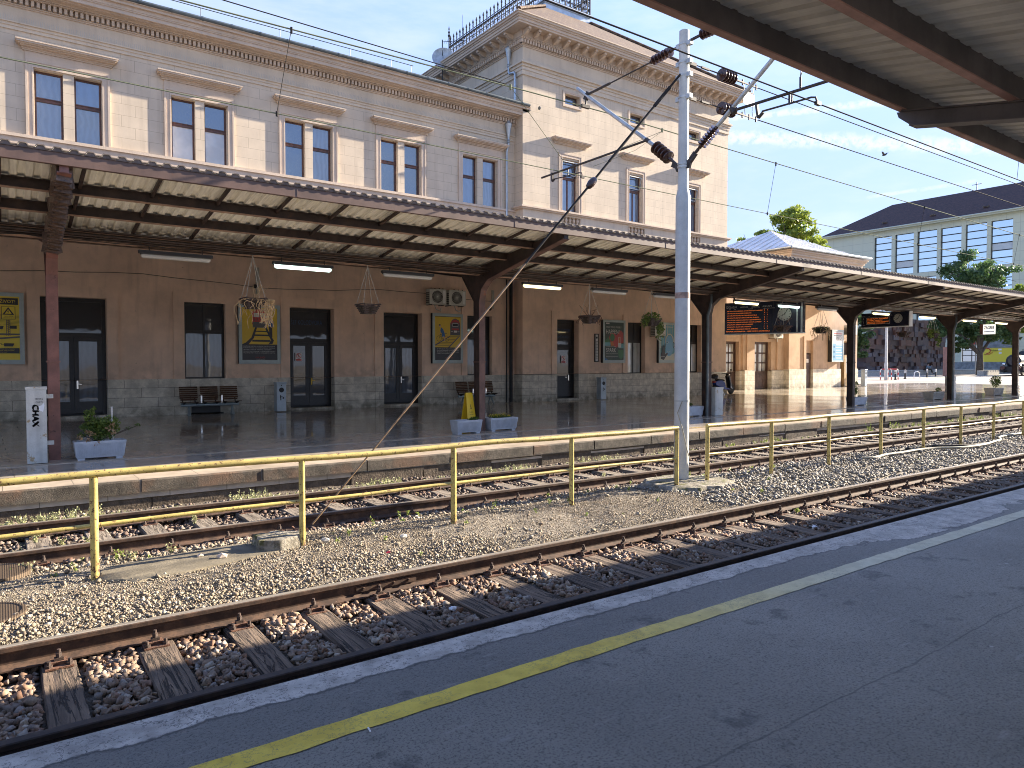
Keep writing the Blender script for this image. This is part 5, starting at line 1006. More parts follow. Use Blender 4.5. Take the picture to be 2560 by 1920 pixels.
# left cantilever, over the far track
part('cantilever_tube', 'grey_tube', lambda m: m.tube(y_((8.78, 5.76)), y_((10.84, 7.39)), .035, n=10))
part('insulator', 'insulator', lambda m: insul(m, y_((8.78, 5.76)), y_((8.36, 5.40)), .115, 5))
def f(m): m.tube(y_((8.36, 5.40)), y_((8.22, 5.27)), .025); m.bar(y_((8.36, 5.33)), y_((8.15, 5.22)), .05, .07); m.bar(y_((8.28, 5.25)), y_((8.12, 5.30)), .04, .12)
part('bracket', 'dark_fitting', f, smooth=False)
def f(m): m.tube(y_((8.95, 5.90)), y_((11.98, 5.87)), .022, n=8); m.tube(y_((8.9, 5.86)), y_((8.98, 5.92)), .04)
part('registration_tube', 'dark_fitting', f)
def f(m):
    m.bar(y_((11.62, 5.90)), y_((11.62, 5.72)), .035, .05); m.bar(y_((11.62, 5.72)), y_((11.55, 5.76)), .03); m.path([y_((11.6, 5.76)), y_((11.2, 5.735)), y_((10.78, 5.72)), y_((10.70, 5.70)), y_((10.68, 5.62))], .012, 6)
    m.tube(y_((11.12, 5.86)), y_((11.12, 5.72)), .012); m.box(MX - .04, MX + .04, 10.66, 10.70, 5.59, 5.64)
part('steady_arm', 'dark_fitting', f)
part('insulator', 'insulator', lambda m: insul(m, y_((8.36, 7.28)), y_((8.9, 7.24)), .085, 6))
part('tie_bracket', 'dark_fitting', lambda m: m.bar(y_((8.2, 7.29)), y_((8.36, 7.28)), .03))
def f(m): m.tube(y_((8.9, 7.24)), y_((9.9, 7.20)), .014); m.tube(y_((9.9, 7.20)), y_((10.55, 7.18)), .026); m.bar(y_((10.5, 7.22)), y_((10.6, 7.1)), .06, .09); m.tube(y_((10.56, 7.16)), y_((10.60, 6.96)), .02); m.box(MX - .1, MX + .1, 10.57, 10.63, 6.94, 7.0)
part('tie_rod', 'dark_fitting', f)
# right cantilever, over the near track
part('cantilever_tube', 'grey_tube', lambda m: m.tube(y_((7.42, 5.74)), y_((5.35, 7.24)), .035, n=10))
part('insulator', 'insulator', lambda m: insul(m, y_((7.42, 5.74)), y_((7.80, 5.47)), .085, 7))
def f(m): m.tube(y_((7.80, 5.47)), y_((7.98, 5.33)), .028); m.bar(y_((7.86, 5.42)), y_((8.06, 5.23)), .05, .08); m.bar(y_((7.96, 5.25)), y_((8.12, 5.30)), .04, .12)
part('bracket', 'dark_fitting', f, smooth=False)
def f(m): m.tube(y_((7.12, 5.90)), y_((5.53, 5.86)), .024, n=8); m.tube(y_((7.1, 5.86)), y_((7.16, 5.96)), .045)
part('registration_tube', 'dark_fitting', f)
def f(m):
    m.bar(y_((6.70, 5.90)), y_((6.66, 5.66)), .035, .05); m.tube(y_((6.66, 5.66)), y_((6.58, 5.72)), .025); m.path([y_((6.6, 5.74)), y_((6.1, 5.72)), y_((5.80, 5.71)), y_((5.73, 5.69)), y_((5.70, 5.60))], .014, 6)
    m.tube(y_((6.14, 5.86)), y_((6.14, 5.71)), .018); m.tube(y_((6.10, 5.86)), y_((6.10, 5.71)), .012); m.box(MX - .05, MX + .05, 5.67, 5.72, 5.57, 5.62)
part('steady_arm', 'dark_fitting', f)
part('insulator', 'insulator', lambda m: insul(m, y_((7.80, 7.31)), y_((7.2, 7.29)), .085, 8))
part('tie_bracket', 'dark_fitting', lambda m: m.bar(y_((8.04, 7.30)), y_((7.80, 7.31)), .035))
def f(m): m.tube(y_((7.2, 7.29)), y_((5.5, 7.22)), .02); m.tube(y_((5.97, 5.90)), y_((5.97, 6.05)), .015); m.tube(y_((5.97, 6.05)), y_((5.9, 6.75)), .006); m.tube(y_((5.97, 6.05)), y_((5.62, 6.9)), .006)
part('tie_rod', 'dark_fitting', f)
# anchored wires with turnbuckles, running right from the mast
for z, lab in ((7.0, 'upper anchored wire with insulator running right from the mast top'), (6.42, 'lower anchored wire with insulator running right from the mast')):
    A = empty('anchored_wire', (MX, MY, z), lab, 'wire', 'anchored wires'); X_ = lambda x, dz=0: (MX + x, MY - .02, z + dz)
    m = MB(); m.bar(X_(.08), X_(.28), .03, .06); m.tube(X_(.28), X_(.5), .01); m.bar(X_(.42), X_(.62), .035, .03); m.tube(X_(.62), X_(.9), .012); m.bar(X_(1.36), X_(1.6), .03, .025); m.bar(X_(1.6), X_(2.0), .02, .02); [m.tube(X_(a, -.05), X_(a, .05), .014) for a in (1.55, 1.75, 1.95)]; m.build('turnbuckle', 'dark_fitting', A)
    m = MB(); insul(m, X_(.9), X_(1.38), .11, 5); m.build('insulator', 'insulator', A, smooth=True)
    m = MB(); m.tube(X_(1.95), X_(70), .009, n=6); m.build('cable', 'wire_dark', A)
A = empty('hanging_board', (11.15, MY, 6.7), 'blank white square board hanging between the two anchored wires', 'board')
m = MB(); m.add([(10.99, MY - .02, 6.83), (11.06, MY - .02, 6.87), (11.32, MY - .02, 6.84), (11.33, MY - .02, 6.66), (11.26, MY - .02, 6.61), (11.0, MY - .02, 6.64)], [(0, 1, 2, 3, 4, 5)]); o = m.build('plate', 'white_board', A); thick(o, .006)
for x, z0, z1 in ((11.03, 6.84, 7.0), (11.3, 6.84, 7.0), (11.05, 6.64, 6.43), (11.28, 6.64, 6.43)): m = MB(); m.path([(x, MY - .02, z0), (x - .03, MY - .02, (z0 + z1) / 2), (x, MY - .02, z1)], .006, 5); m.build('hook', 'grey_tube', A)
A = empty('guy_wire', (2.8, 8.14, -.1), 'slanting guy rod from the mast to the mossy block, black above and rusty brown below', 'guy wire')
P0, P1_ = Vector((9.33, 8.13, 6.77)), Vector((2.86, 8.13, -.06)); L_ = lambda t: P0.lerp(P1_, t)
m = MB(); m.tube(L_(0), L_(.5), .019, n=8); m.tube(L_(.04), L_(.095), .03); m.tube(L_(.145), L_(.25), .024); m.build('upper_rod', 'wire_dark', A, smooth=True)
m = MB(); m.lathe([(0, .03), (.04, .055), (.13, .06), (.2, .045), (.22, .025)], L_(.295), L_(1), n=10); m.build('insulator', 'insulator', A, smooth=True)
m = MB(); m.tube(L_(.5), L_(.80), .014, n=8); m.build('middle_rod', 'guy_rust', A, smooth=True); m = MB(); m.tube(L_(.80), L_(.985), .011, n=8); m.build('lower_rod', 'guy_rust', A, smooth=True)
m = MB(); m.bar((2.9, 8.13, .0), (2.70, 8.13, -.14), .03); m.bar((2.82, 8.06, -.1), (2.74, 8.2, .03), .02); m.build('anchor', 'rusty_iron', A)
# overhead line of both tracks
def span(y, zs, r, name, lab, mat_, X=(-14, MX, 70), dz=.0, dy=(0, 0, 0)):
    A = empty(name, (MX, y, zs), lab, 'wire', 'overhead line wires'); m = MB()
    for a, b in ((X[0], X[1]), (X[1], X[2])):
        n = 16; L0 = b - a; m.path([(a + L0 * t, y, zs - dz * 4 * (t - t * t) * (L0 / 60) ** 2 * 1.0) for t in np.linspace(0, 1, n)], r, 6)
    m.build('cable', mat_, A); return A
zf_ = lambda x: 6.97 - .9 * 4 * (((x - MX) / 60 if x > MX else (MX - x) / 60) - (((x - MX) / 60) ** 2))
A = empty('messenger_wire', (MX, 10.6, 6.97), 'messenger wire above the far track with thin droppers', 'wire', 'overhead line wires')
mz = lambda x: 6.97 - .014 * abs(x - MX) + .00012 * (x - MX) ** 2
m = MB(); m.path([(x, 10.6, mz(x)) for x in np.linspace(-14, 66, 41)], .011, 6); m.build('cable', 'wire_green', A)
for x in (-4.5, 3.6, 15.7, 23.5, 31):
    m = MB(); m.tube((x, 10.6, mz(x) + .03), (x, 10.6, mz(x) - .06), .018); m.tube((x, 10.6, mz(x)), (x - .2, 10.69, 5.64), .005); m.tube((x - .2, 10.69, 5.60), (x - .2, 10.69, 5.67), .016); m.build('dropper', 'wire_dark', A)
m = MB(); m.tube((7.6, 10.6, 6.99), (7.6, 10.6, 6.90), .02); m.tube((7.6, 10.6, 6.95), (9.2, 10.95, 5.90), .005); m.tube((11.6, 10.6, 6.9), (9.5, 10.95, 5.90), .005); m.tube((11.6, 10.6, 6.96), (11.6, 10.6, 6.88), .02); m.path([(11.6, 10.6, 6.9), (10.9, 10.7, 6.4), (9.9, 10.9, 5.95)], .004, 5); m.build('y_hanger', 'wire_green', A)
A = empty('contact_wire', (MX, 10.69, 5.63), 'contact wire above the far track', 'wire', 'overhead line wires'); m = MB(); m.tube((-14, 10.69, 5.64), (66, 10.69, 5.64), .008, n=6); m.build('cable', 'wire_green', A)
A = empty('contact_wire', (MX, 5.70, 5.6), 'dark contact wire above the near track crossing the mast', 'wire', 'overhead line wires'); m = MB(); m.tube((-14, 5.70, 5.595), (66, 5.70, 5.595), .0095, n=6); m.build('cable', 'wire_dark', A)
m = MB(); m.tube((24, 5.7, 5.6), (24.1, 5.65, 6.7), .004); m.tube((16.5, 5.7, 5.6), (16.6, 5.65, 6.8), .004); m.build('dropper', 'wire_dark', A)
A = empty('messenger_wire', (MX, 5.6, 7.1), 'messenger wire above the near track, mostly hidden by the canopy', 'wire', 'overhead line wires'); m = MB(); m.tube((-14, 5.55, 7.0), (66, 5.55, 6.9), .009, n=6); m.build('cable', 'wire_dark', A)
A = empty('feeder_wire', (0, 10.4, 7.0), 'second thin wire close to the messenger wire at the top left', 'wire', 'overhead line wires'); m = MB(); m.path([(-14, 10.5, 7.3), (0, 10.55, 7.05), (6, 10.58, 6.98), (7.5, 10.6, 6.97)], .008, 6); m.build('cable', 'wire_dark', A)
# bird
mb = MB(); c = np.array([49.5, 25.0, 16.2]); mb.ball(tuple(c), .11, .6, 1.5, .6, 8); mb.add([c + (-.03, .1, 0), c + (-.02, -.08, 0), c + (-.42, -.12, .13), c + (-.36, .02, .16)], [(0, 1, 2, 3)]); mb.add([c + (.03, .1, 0), c + (.02, -.08, 0), c + (.38, -.10, .2), c + (.32, .04, .2)], [(0, 1, 2, 3)]); tag(mb.build('bird', 'black'), 'small dark bird flying in the sky right of the mast', 'bird')
# ------------------------------------------------------------------ platform lamps
def lamp(x0, x1, mat_, lab, y=14.5, z=3.94):
    root = empty('platform_lamp', ((x0 + x1) / 2, y, z), lab, 'lamp', 'tube lamps hanging under the far canopy')
    m = MB(); m.box(x0, x1, y - .06, y + .06, z + .0, z + .055); m.box(x0 + .04, x1 - .04, y - .09, y + .09, z - .015, z + .004)
    for x in (x0 + .18, x1 - .18): m.path([(x, y, z + .05), (x, y, z + .13), (x + .04, y, z + .2)], .01, 5)
    m.build('housing', 'lamp_body', root); m = MB(); m.lathe([(0, .03), (.03, .05), (x1 - x0 - .11, .05), (x1 - x0 - .08, .03)], (x0 + .04, y, z - .035), (x1, y, z - .035), n=10); m.build('diffuser', mat_, root, smooth=True)
for (a, b, mt, lab) in [(2.08, 3.35, 'lamp_off', 'unlit tube lamp above the first wide double door, leftmost of the hanging tube lamps'), (4.5, 5.76, 'lamp_white', 'lit white tube lamp beside the hanging basket with dry vines'), (6.9, 8.19, 'lamp_off', 'unlit tube lamp above the two air conditioners'), (10.78, 12.06, 'lamp_warm', 'lit warm tube lamp just right of the big slanting canopy arm'), (13.11, 14.44, 'lamp_off', 'unlit tube lamp above the thermometer on the tower wall'), (15.51, 16.85, 'lamp_off', 'unlit tube lamp half hidden behind the mast'), (19.31, 20.6, 'lamp_warm', 'lit warm tube lamp in front of the left half of the arrivals board'), (21.69, 23.0, 'lamp_white', 'pale lit tube lamp in front of the clock of the arrivals board'), (24.05, 25.4, 'lamp_off', 'unlit tube lamp above the mossy hanging basket'), (28.0, 29.3, 'lamp_warm', 'lit lamp behind the small platform display'), (31.9, 33.3, 'lamp_warm', 'lit lamp in front of the rusty block sculpture'), (36.1, 37.5, 'lamp_warm', 'lit lamp just left of the white station name sign'), (39.7, 41.1, 'lamp_warm', 'lit lamp just right of the white station name sign')]: lamp(a, b, mt, lab)
# ------------------------------------------------------------------ hanging baskets
def basket(x, kind, lab, y=14.5, r=.26, seed=0, z=3.21):
    root = empty('hanging_basket', (x, y, z - .2), lab, 'hanging basket', 'wooden plant baskets hanging under the far canopy'); rs = np.random.RandomState(seed + 40)
    m = MB()
    for k in range(6):
        rr = r * (1 - .085 * k) ; zz = z - .037 * k; a = .785 + .0 * k; P = [(x + rr * math.cos(a + i * math.pi / 2), y + rr * math.sin(a + i * math.pi / 2), zz) for i in range(4)]
        for i in range(4):
            p, q = Vector(P[i]), Vector(P[(i + 1) % 4]); d = (q - p) * .12; m.bar(p - d + Vector((0, 0, .012 * (i % 2))), q + d + Vector((0, 0, .012 * (i % 2))), .03, .022)
    m.build('slat_bowl', 'basket_slat', root)
    m = MB(); m.lathe([(0, r * .5), (.14, r * .75), (.17, r * .6), (.19, .02)], (x, y, z - .19), (x, y, z + 1), n=10); m.build('soil', 'dark_soil', root)
    m = MB()
    for i in range(4): a = .785 + i * math.pi / 2; m.tube((x + r * math.cos(a), y + r * math.sin(a), z + .01), (x, y, z + .84), .006, n=5)
    m.tube((x, y, z + .8), (x, y, z + .92), .01); m.build('rope', 'rope', root)
    if kind in ('dry', 'vine', 'mossy'):
        m = MB()
        n = {'dry': 26, 'vine': 70, 'mossy': 46}[kind]
        for k in range(n):
            a = rs.rand() * 6.28 if kind != 'vine' else rs.normal() * 1.1 - .3; up_ = rs.rand() < (.5 if kind == 'dry' else .12); px_, py_ = x + r * .7 * math.cos(a), y + r * .7 * math.sin(a)
            if up_: m.path([(px_ * .3 + x * .7, py_ * .3 + y * .7, z), (px_ + rs.normal() * .05, py_, z + .12 + .1 * rs.rand()), (px_ + rs.normal() * .1, py_, z + .18 + .14 * rs.rand())], .004, 4)
            else:
                ln = {'dry': .3, 'vine': .62, 'mossy': .5}[kind] * (.3 + .7 * rs.rand()); o_ = .12 * rs.rand(); P = [(px_, py_, z)]
                for t in (.15, .4, .7, 1): P.append((px_ + math.cos(a) * (.08 + o_) + rs.normal() * .05, py_ + math.sin(a) * .08 + rs.normal() * .03, z + .02 - ln * t))
                m.path(smoothpath3(P), .006, 4)
        m.build('dry_vines', 'dry_vine' if kind != 'dry' else 'rusty_iron', root)
    if kind == 'mossy': m = MB(); rn = []; leaves(m, rn, (x, y, z - .03), (1, 1, 1), 300, .03, seed, (r * 1.1, r * 1.1, .12)); m.build('moss', 'dark_leaf', root, rnd=rn)
    if kind == 'green':
        m = MB(); rn = []; leaves(m, rn, (x, y, z + .06), (1, 1, 1), 420, .035, seed, (r * 1.1, r * 1.0, .16)); 
        for dx, dy, dz, n in ((.22, -.1, -.18, 130), (.3, .05, -.05, 110), (-.3, -.05, -.02, 90), (-.42, -.1, -.12, 45), (.12, -.22, -.3, 90), (.15, -.2, -.48, 40)): leaves(m, rn, (x + dx, y + dy, z + dz), (1, 1, 1), n, .035, seed + n, (.14, .12, .14))
        m.build('ivy', 'shrub_leaf', root, rnd=rn)
def smoothpath3(p, k=3):
    out = []
    for i in range(len(p) - 1):
        p0 = np.array(p[max(i - 1, 0)]); p1 = np.array(p[i]); p2 = np.array(p[i + 1]); p3 = np.array(p[min(i + 2, len(p) - 1)])
        for t in np.linspace(0, 1, k, endpoint=False): out.append(tuple(.5 * (2 * p1 + (p2 - p0) * t + (2 * p0 - 5 * p1 + 4 * p2 - p3) * t * t + (3 * p1 - p0 - 3 * p2 + p3) * t ** 3)))
    out.append(tuple(p[-1])); return out
for i, (x, k, lab) in enumerate([(4.11, 'vine', 'hanging basket with long straw coloured dry vines, leftmost of the baskets'), (6.56, 'none', 'empty slatted hanging basket left of the air conditioners'), (13.05, 'dry', 'hanging basket with dry brown twigs beside the thermometer'), (15.47, 'green', 'hanging basket overflowing with green ivy near the mast'), (21.95, 'dry', 'dark hanging basket with few dry stems in front of the arrivals board clock'), (24.36, 'mossy', 'mossy hanging basket with trailing dry vines right of the arrivals board'), (30.5, 'dry', 'dry basket hanging below the small platform display'), (33.1, 'green', 'hanging basket with green trailing plants in front of the block sculpture')]): basket(x, k, lab, seed=i)

# ------------------------------------------------------------------ light box posters
def lightbox(name, x0, x1, z0, z1, y, lab, d=.14, fr=.11, bot=.13):
    root = empty(name, ((x0 + x1) / 2, y, z0), lab, 'poster', 'illuminated poster boxes on the station wall')
    m = MB(); m.box(x0, x1, y - d + .004, y - .0, z0, z1); m.build('box', 'lightbox_side', root)
    m = MB(); yf = y - d; m.box(x0, x0 + fr, yf - .012, yf + .003, z0, z1); m.box(x1 - fr, x1, yf - .012, yf + .003, z0, z1); m.box(x0 + fr, x1 - fr, yf - .012, yf + .003, z0, z0 + bot); m.box(x0 + fr, x1 - fr, yf - .012, yf + .003, z1 - fr, z1); m.build('frame', 'lightbox', root)
    return root, yf
class Poster:
    def __init__(s, root, x0, x1, z0, z1, y, mats): s.r = root; s.x0, s.x1, s.z0, s.z1, s.y = x0, x1, z0, z1, y; s.mats = mats; s.m = MB(); s.k = 0
    def P(s, u, v): return (s.x0 + u * (s.x1 - s.x0), s.z0 + v * (s.z1 - s.z0))
    def lay(s): s.k += 1; return s.y - .0006 * s.k
    def poly(s, pts, mt): s.m.mi = s.mats.index(mt); y = s.lay(); s.m.add([(s.P(u, v)[0], y, s.P(u, v)[1]) for u, v in pts], [tuple(range(len(pts)))])
    def rect(s, u0, u1, v0, v1, mt): s.poly([(u0, v0), (u1, v0), (u1, v1), (u0, v1)], mt)
    def line(s, a, b, w, mt):
        A = Vector(s.P(*a)); B = Vector(s.P(*b)); d = (B - A).normalized(); n = Vector((-d.y, d.x)) * w / 2; s.m.mi = s.mats.index(mt); y = s.lay(); s.m.add([(p.x, y, p.y) for p in (A - n, B - n, B + n, A + n)], [(0, 1, 2, 3)])
    def pl(s, pts, w, mt): [s.line(a, b, w, mt) for a, b in zip(pts, pts[1:])]
    def circ(s, u, v, r, mt, w=None, n=20, sy=1):
        c = s.P(u, v); s.m.mi = s.mats.index(mt); y = s.lay(); o = [(c[0] + math.cos(2 * math.pi * i / n) * r, y, c[1] + math.sin(2 * math.pi * i / n) * r * sy) for i in range(n)]
        if w is None: s.m.add(o, [tuple(range(n))])
        else: q = [(c[0] + (p[0] - c[0]) * (1 - w / r), y, c[1] + (p[2] - c[1]) * (1 - w / r)) for p in o]; s.m.add(o + q, [(i, (i + 1) % n, (i + 1) % n + n, i + n) for i in range(n)])
    def text(s, t, u, v, h, mt, w=None, align='L'): s.m.mi = s.mats.index(mt); p = s.P(u, v); text_into(s.m, t, p[0], p[1], h, s.lay(), w=w * (s.x1 - s.x0) if w else None, align=align)
    def done(s, name='poster_sheet'): return s.m.build(name, s.mats, s.r)
# 1 safety poster, left edge
r, yf = lightbox('poster_box', -.95, .59, 1.90, 3.94, YW, 'yellow safety poster headed with the word for life, at the left edge of the photo')
p = Poster(r, -.84, .48, 2.03, 3.83, yf, ['poster_yellow', 'poster_dark', 'poster_red', 'poster_white', 'poster_grey']); p.rect(0, 1, 0, 1, 'poster_yellow'); p.rect(0, .98, .87, .975, 'poster_dark'); p.text('OPASNOST PO ŽIVOT!', .03, .895, .095, 'poster_yellow', w=.9)
for k in range(9): p.pl([(0, .72 - .022 * k), (.3, .70 - .02 * k), (.7, .705 - .018 * k), (1, .71 - .02 * k)], .006, 'poster_dark')
p.rect(.68, .93, .64, .84, 'poster_dark'); p.rect(.69, .92, .645, .835, 'poster_yellow'); p.poly([(.70, .71), (.91, .71), (.805, .83)], 'poster_dark'); p.poly([(.745, .725), (.865, .725), (.805, .80)], 'poster_yellow'); p.pl([(.815, .79), (.79, .76), (.815, .76), (.795, .735)], .012, 'poster_dark'); p.text('VISOKI NAPON', .73, .68, .022, 'poster_dark', w=.16); p.text('OPASNO PO ŽIVOT', .71, .655, .022, 'poster_dark', w=.2)
for u in (.77, .80, .83): p.line((u, .38), (u, .63), .015, 'poster_grey')
for k in range(8): p.line((.77, .4 + .03 * k), (.83, .42 + .03 * k), .008, 'poster_dark')
p.rect(0, 1, .39, .415, 'poster_grey'); p.poly([(0, .27), (1, .35), (1, .375), (0, .30)], 'poster_grey'); p.poly([(.45, .48), (.70, .48), (.72, .53), (.45, .53)], 'poster_dark'); p.poly([(.83, .49), (.95, .49), (.95, .54), (.83, .54)], 'poster_dark'); p.poly([(.72, .21), (.88, .21), (.9, .26), (.72, .26)], 'poster_dark'); p.pl([(.62, .27), (.68, .25), (.67, .235), (.72, .24)], .01, 'poster_dark')
p.rect(.02, .99, .10, .185, 'poster_dark')
for k, t in enumerate(('DOPUŠTENO KRETANJE PRUGOM', 'NEOVLAŠTENO PENJANJE NA VOZILA', 'OPASNO ZA ŽIVOT')): p.text(t, .3, .165 - .025 * k, .018, 'poster_yellow', w=.6 - .12 * (k == 2))
p.text('VLAKU UVIJEK PREDNOST!', .04, .03, .035, 'poster_red', w=.48); p.done()
# 2 train and boy
r, yf = lightbox('poster_box', 6.54, 7.94, 1.91, 3.93, YW, 'yellow poster of a boy in blue before a red train, behind the vine basket')
p = Poster(r, 6.65, 7.83, 2.04, 3.82, yf, ['poster_ochre', 'poster_dark', 'poster_red', 'poster_white', 'poster_grey', 'poster_blue', 'poster_skin']); p.rect(0, 1, 0, 1, 'poster_dark'); p.rect(0, 1, .30, 1, 'poster_ochre')
p.poly([(.28, .68), (.28, .9), (.36, .98), (.62, .98), (.72, .9), (.72, .68)], 'poster_red'); p.rect(.33, .49, .82, .90, 'poster_white'); p.rect(.52, .68, .82, .90, 'poster_white'); p.rect(.30, .70, .62, .73, 'poster_grey')
for k in range(5): p.text('HVL', .33 + .07 * k, .75, .05, 'poster_white', w=.05) if 0 else p.line((.34 + .08 * k, .74), (.37 + .08 * k, .80), .02, 'poster_grey')
p.poly([(0, .30), (.18, .30), (.33, .42), (.42, .62), (.36, .62), (.26, .43), (.1, .33)], 'poster_dark'); p.poly([(.64, .62), (.70, .62), (.82, .46), (.9, .38), (.86, .31), (.74, .30), (.82, .38)], 'poster_dark'); p.rect(.28, .80, .35, .385, 'poster_dark'); p.rect(.34, .78, .46, .49, 'poster_dark'); p.rect(.38, .72, .54, .56, 'poster_dark')
p.circ(.81, .83, .045, 'poster_skin', sy=1.25); p.poly([(.77, .84), (.85, .84), (.845, .87), (.775, .87)], 'poster_dark'); p.rect(.775, .845, .825, .84, 'poster_dark'); p.poly([(.75, .64), (.86, .64), (.88, .76), (.85, .785), (.77, .785), (.74, .76)], 'poster_blue'); p.rect(.765, .855, .44, .64, 'poster_dark'); p.line((.745, .75), (.75, .63), .03, 'poster_skin'); p.line((.885, .75), (.875, .63), .03, 'poster_skin')
for k, t in enumerate(('KORIŠTENJE MOBITELA I SLUŠALICA ZNATNO UTJEČE NA', 'KONCENTRACIJU, ALI I NA SPOSOBNOST PRAĆENJA', 'ZBIVANJA U OKOLINI. STROGO JE ZABRANJENO', 'NEOVLAŠTENO HODANJE PO ŽELJEZNIČKOJ PRUZI I', 'PRELAŽENJE PREKO PRUGE NA NEOBILJEŽENIM MJESTIMA.')): p.text(t, .03, .255 - .032 * k, .028, 'poster_white', w=.9 - .1 * (k == 2))
p.text('VLAK JE BRŽI!', .36, .035, .05, 'poster_red', w=.28); p.text('VLAK JE UVIJEK PRVI', .39, .01, .018, 'poster_white', w=.25); p.done()
# 3 cyclist
r, yf = lightbox('poster_box', 13.98, 15.40, 1.92, 3.92, YW, 'yellow poster of a cyclist crossing rails before a train, below the air conditioners')
p = Poster(r, 14.09, 15.30, 2.04, 3.79, yf, ['poster_ochre', 'poster_dark', 'poster_red', 'poster_white', 'poster_grey', 'poster_blue', 'poster_skin']); p.rect(0, 1, 0, 1, 'poster_dark'); p.rect(0, 1, .30, 1, 'poster_ochre')
p.poly([(0, .36), (.58, .57), (.63, .57), (.02, .33)], 'poster_grey'); p.poly([(.5, .30), (.56, .30), (.97, .57), (.92, .57)], 'poster_grey')
for k in range(7): p.line((.05 + .09 * k, .345 + .035 * k), (.56 + .055 * k, .345 + .035 * k), .012, 'poster_dark')
p.poly([(.58, .58), (.58, .85), (.66, .94), (.78, .97), (.92, .93), (.97, .85), (.97, .58)], 'poster_grey'); p.poly([(.61, .82), (.64, .91), (.78, .95), (.92, .90), (.95, .82), (.88, .88), (.68, .88)], 'poster_red'); p.rect(.67, .89, .78, .86, 'poster_white'); p.rect(.68, .88, .79, .85, 'poster_dark'); p.rect(.64, .92, .70, .74, 'poster_red')
for u in (.62, .66, .88, .92): p.circ(u, .665, .018, 'poster_white')
p.rect(.72, .84, .645, .69, 'poster_white')
for u in (.15, .44): p.circ(u, .50, .115, 'poster_dark', w=.012)
p.pl([(.15, .50), (.2, .60), (.38, .58), (.3, .47), (.2, .60)], .012, 'poster_dark'); p.pl([(.44, .50), (.3, .47)], .012, 'poster_dark'); p.line((.38, .62), (.44, .62), .02, 'poster_dark'); p.poly([(.22, .76), (.3, .72), (.37, .61), (.36, .54), (.26, .54), (.25, .62), (.19, .66)], 'poster_blue'); p.circ(.18, .79, .045, 'poster_skin'); p.circ(.175, .81, .04, 'poster_dark', sy=.7); p.pl([(.31, .56), (.37, .49), (.33, .44)], .035, 'poster_skin'); p.pl([(.21, .67), (.17, .61)], .02, 'poster_skin')
for k, t in enumerate(('ZA SAMO JEDAN TREN MOŽE BITI KASNO.', 'STROGO JE ZABRANJENO VOZITI BICIKL PREKO', 'ŽELJEZNIČKE PRUGE IZVAN MJESTA NA', 'KOJIMA JE TO DOPUŠTENO.')): p.text(t, .06, .255 - .035 * k, .03, 'poster_white', w=.84 - .35 * (k == 3))
p.text('VLAK JE BRŽI!', .36, .05, .045, 'poster_red', w=.3); p.done()
# 4 happen / spark
r, yf = lightbox('poster_box', 22.62, 24.05, 1.94, 3.94, YT, 'dark poster reading HAPPEN and SPARK with red and green shapes, on the tower wall')
p = Poster(r, 22.73, 23.94, 2.06, 3.83, yf, ['poster_deep', 'poster_red', 'poster_green', 'poster_white', 'poster_orange', 'poster_teal', 'poster_blue']); p.rect(0, 1, 0, 1, 'poster_deep')
p.poly([(.2, .5), (.28, .7), (.5, .72), (.62, .66), (.7, .72), (.85, .8), (.98, .72), (1, .48), (.8, .42), (.6, .33), (.4, .4), (.3, .42)], 'poster_red'); p.circ(.40, .60, .15, 'poster_green', sy=1.2); p.poly([(0, .5), (.2, .62), (.3, .5), (.2, .44), (0, .42)], 'poster_green'); p.poly([(.3, .47), (.42, .5), (.5, .4), (.34, .37)], 'poster_orange'); p.poly([(.7, .28), (1, .28), (1, .1), (.86, .02), (.74, .08)], 'poster_green'); p.rect(0, .3, .38, .47, 'poster_teal'); p.rect(.75, 1, .32, .44, 'poster_teal'); p.poly([(0, 0), (.2, 0), (0, .08)], 'poster_blue')
p.rect(.72, .82, .44, .62, 'poster_white'); p.rect(.735, .805, .45, .61, 'poster_orange'); p.rect(.70, .86, .34, .46, 'poster_white'); p.rect(.06, .24, .95, .985, 'poster_white')
p.text('WHAT COULD POSSIBLY', .07, .85, .085, 'poster_white', w=.80); p.text('HAPPEN?', .07, .70, .20, 'poster_white', w=.70); p.text('ORGANISED IN THE MOST', .08, .355, .035, 'poster_white', w=.5); p.text('SPARK', .07, .215, .20, 'poster_white', w=.52); p.text('AGENT OF INNOVATION', .07, .165, .035, 'poster_white', w=.6)
p.rect(.07, .7, .095, .10, 'poster_white')
for k in range(2): p.text('.. .. ....  .. ...', .08, .065 - .03 * k, .02, 'poster_white', w=.6)
p.done()
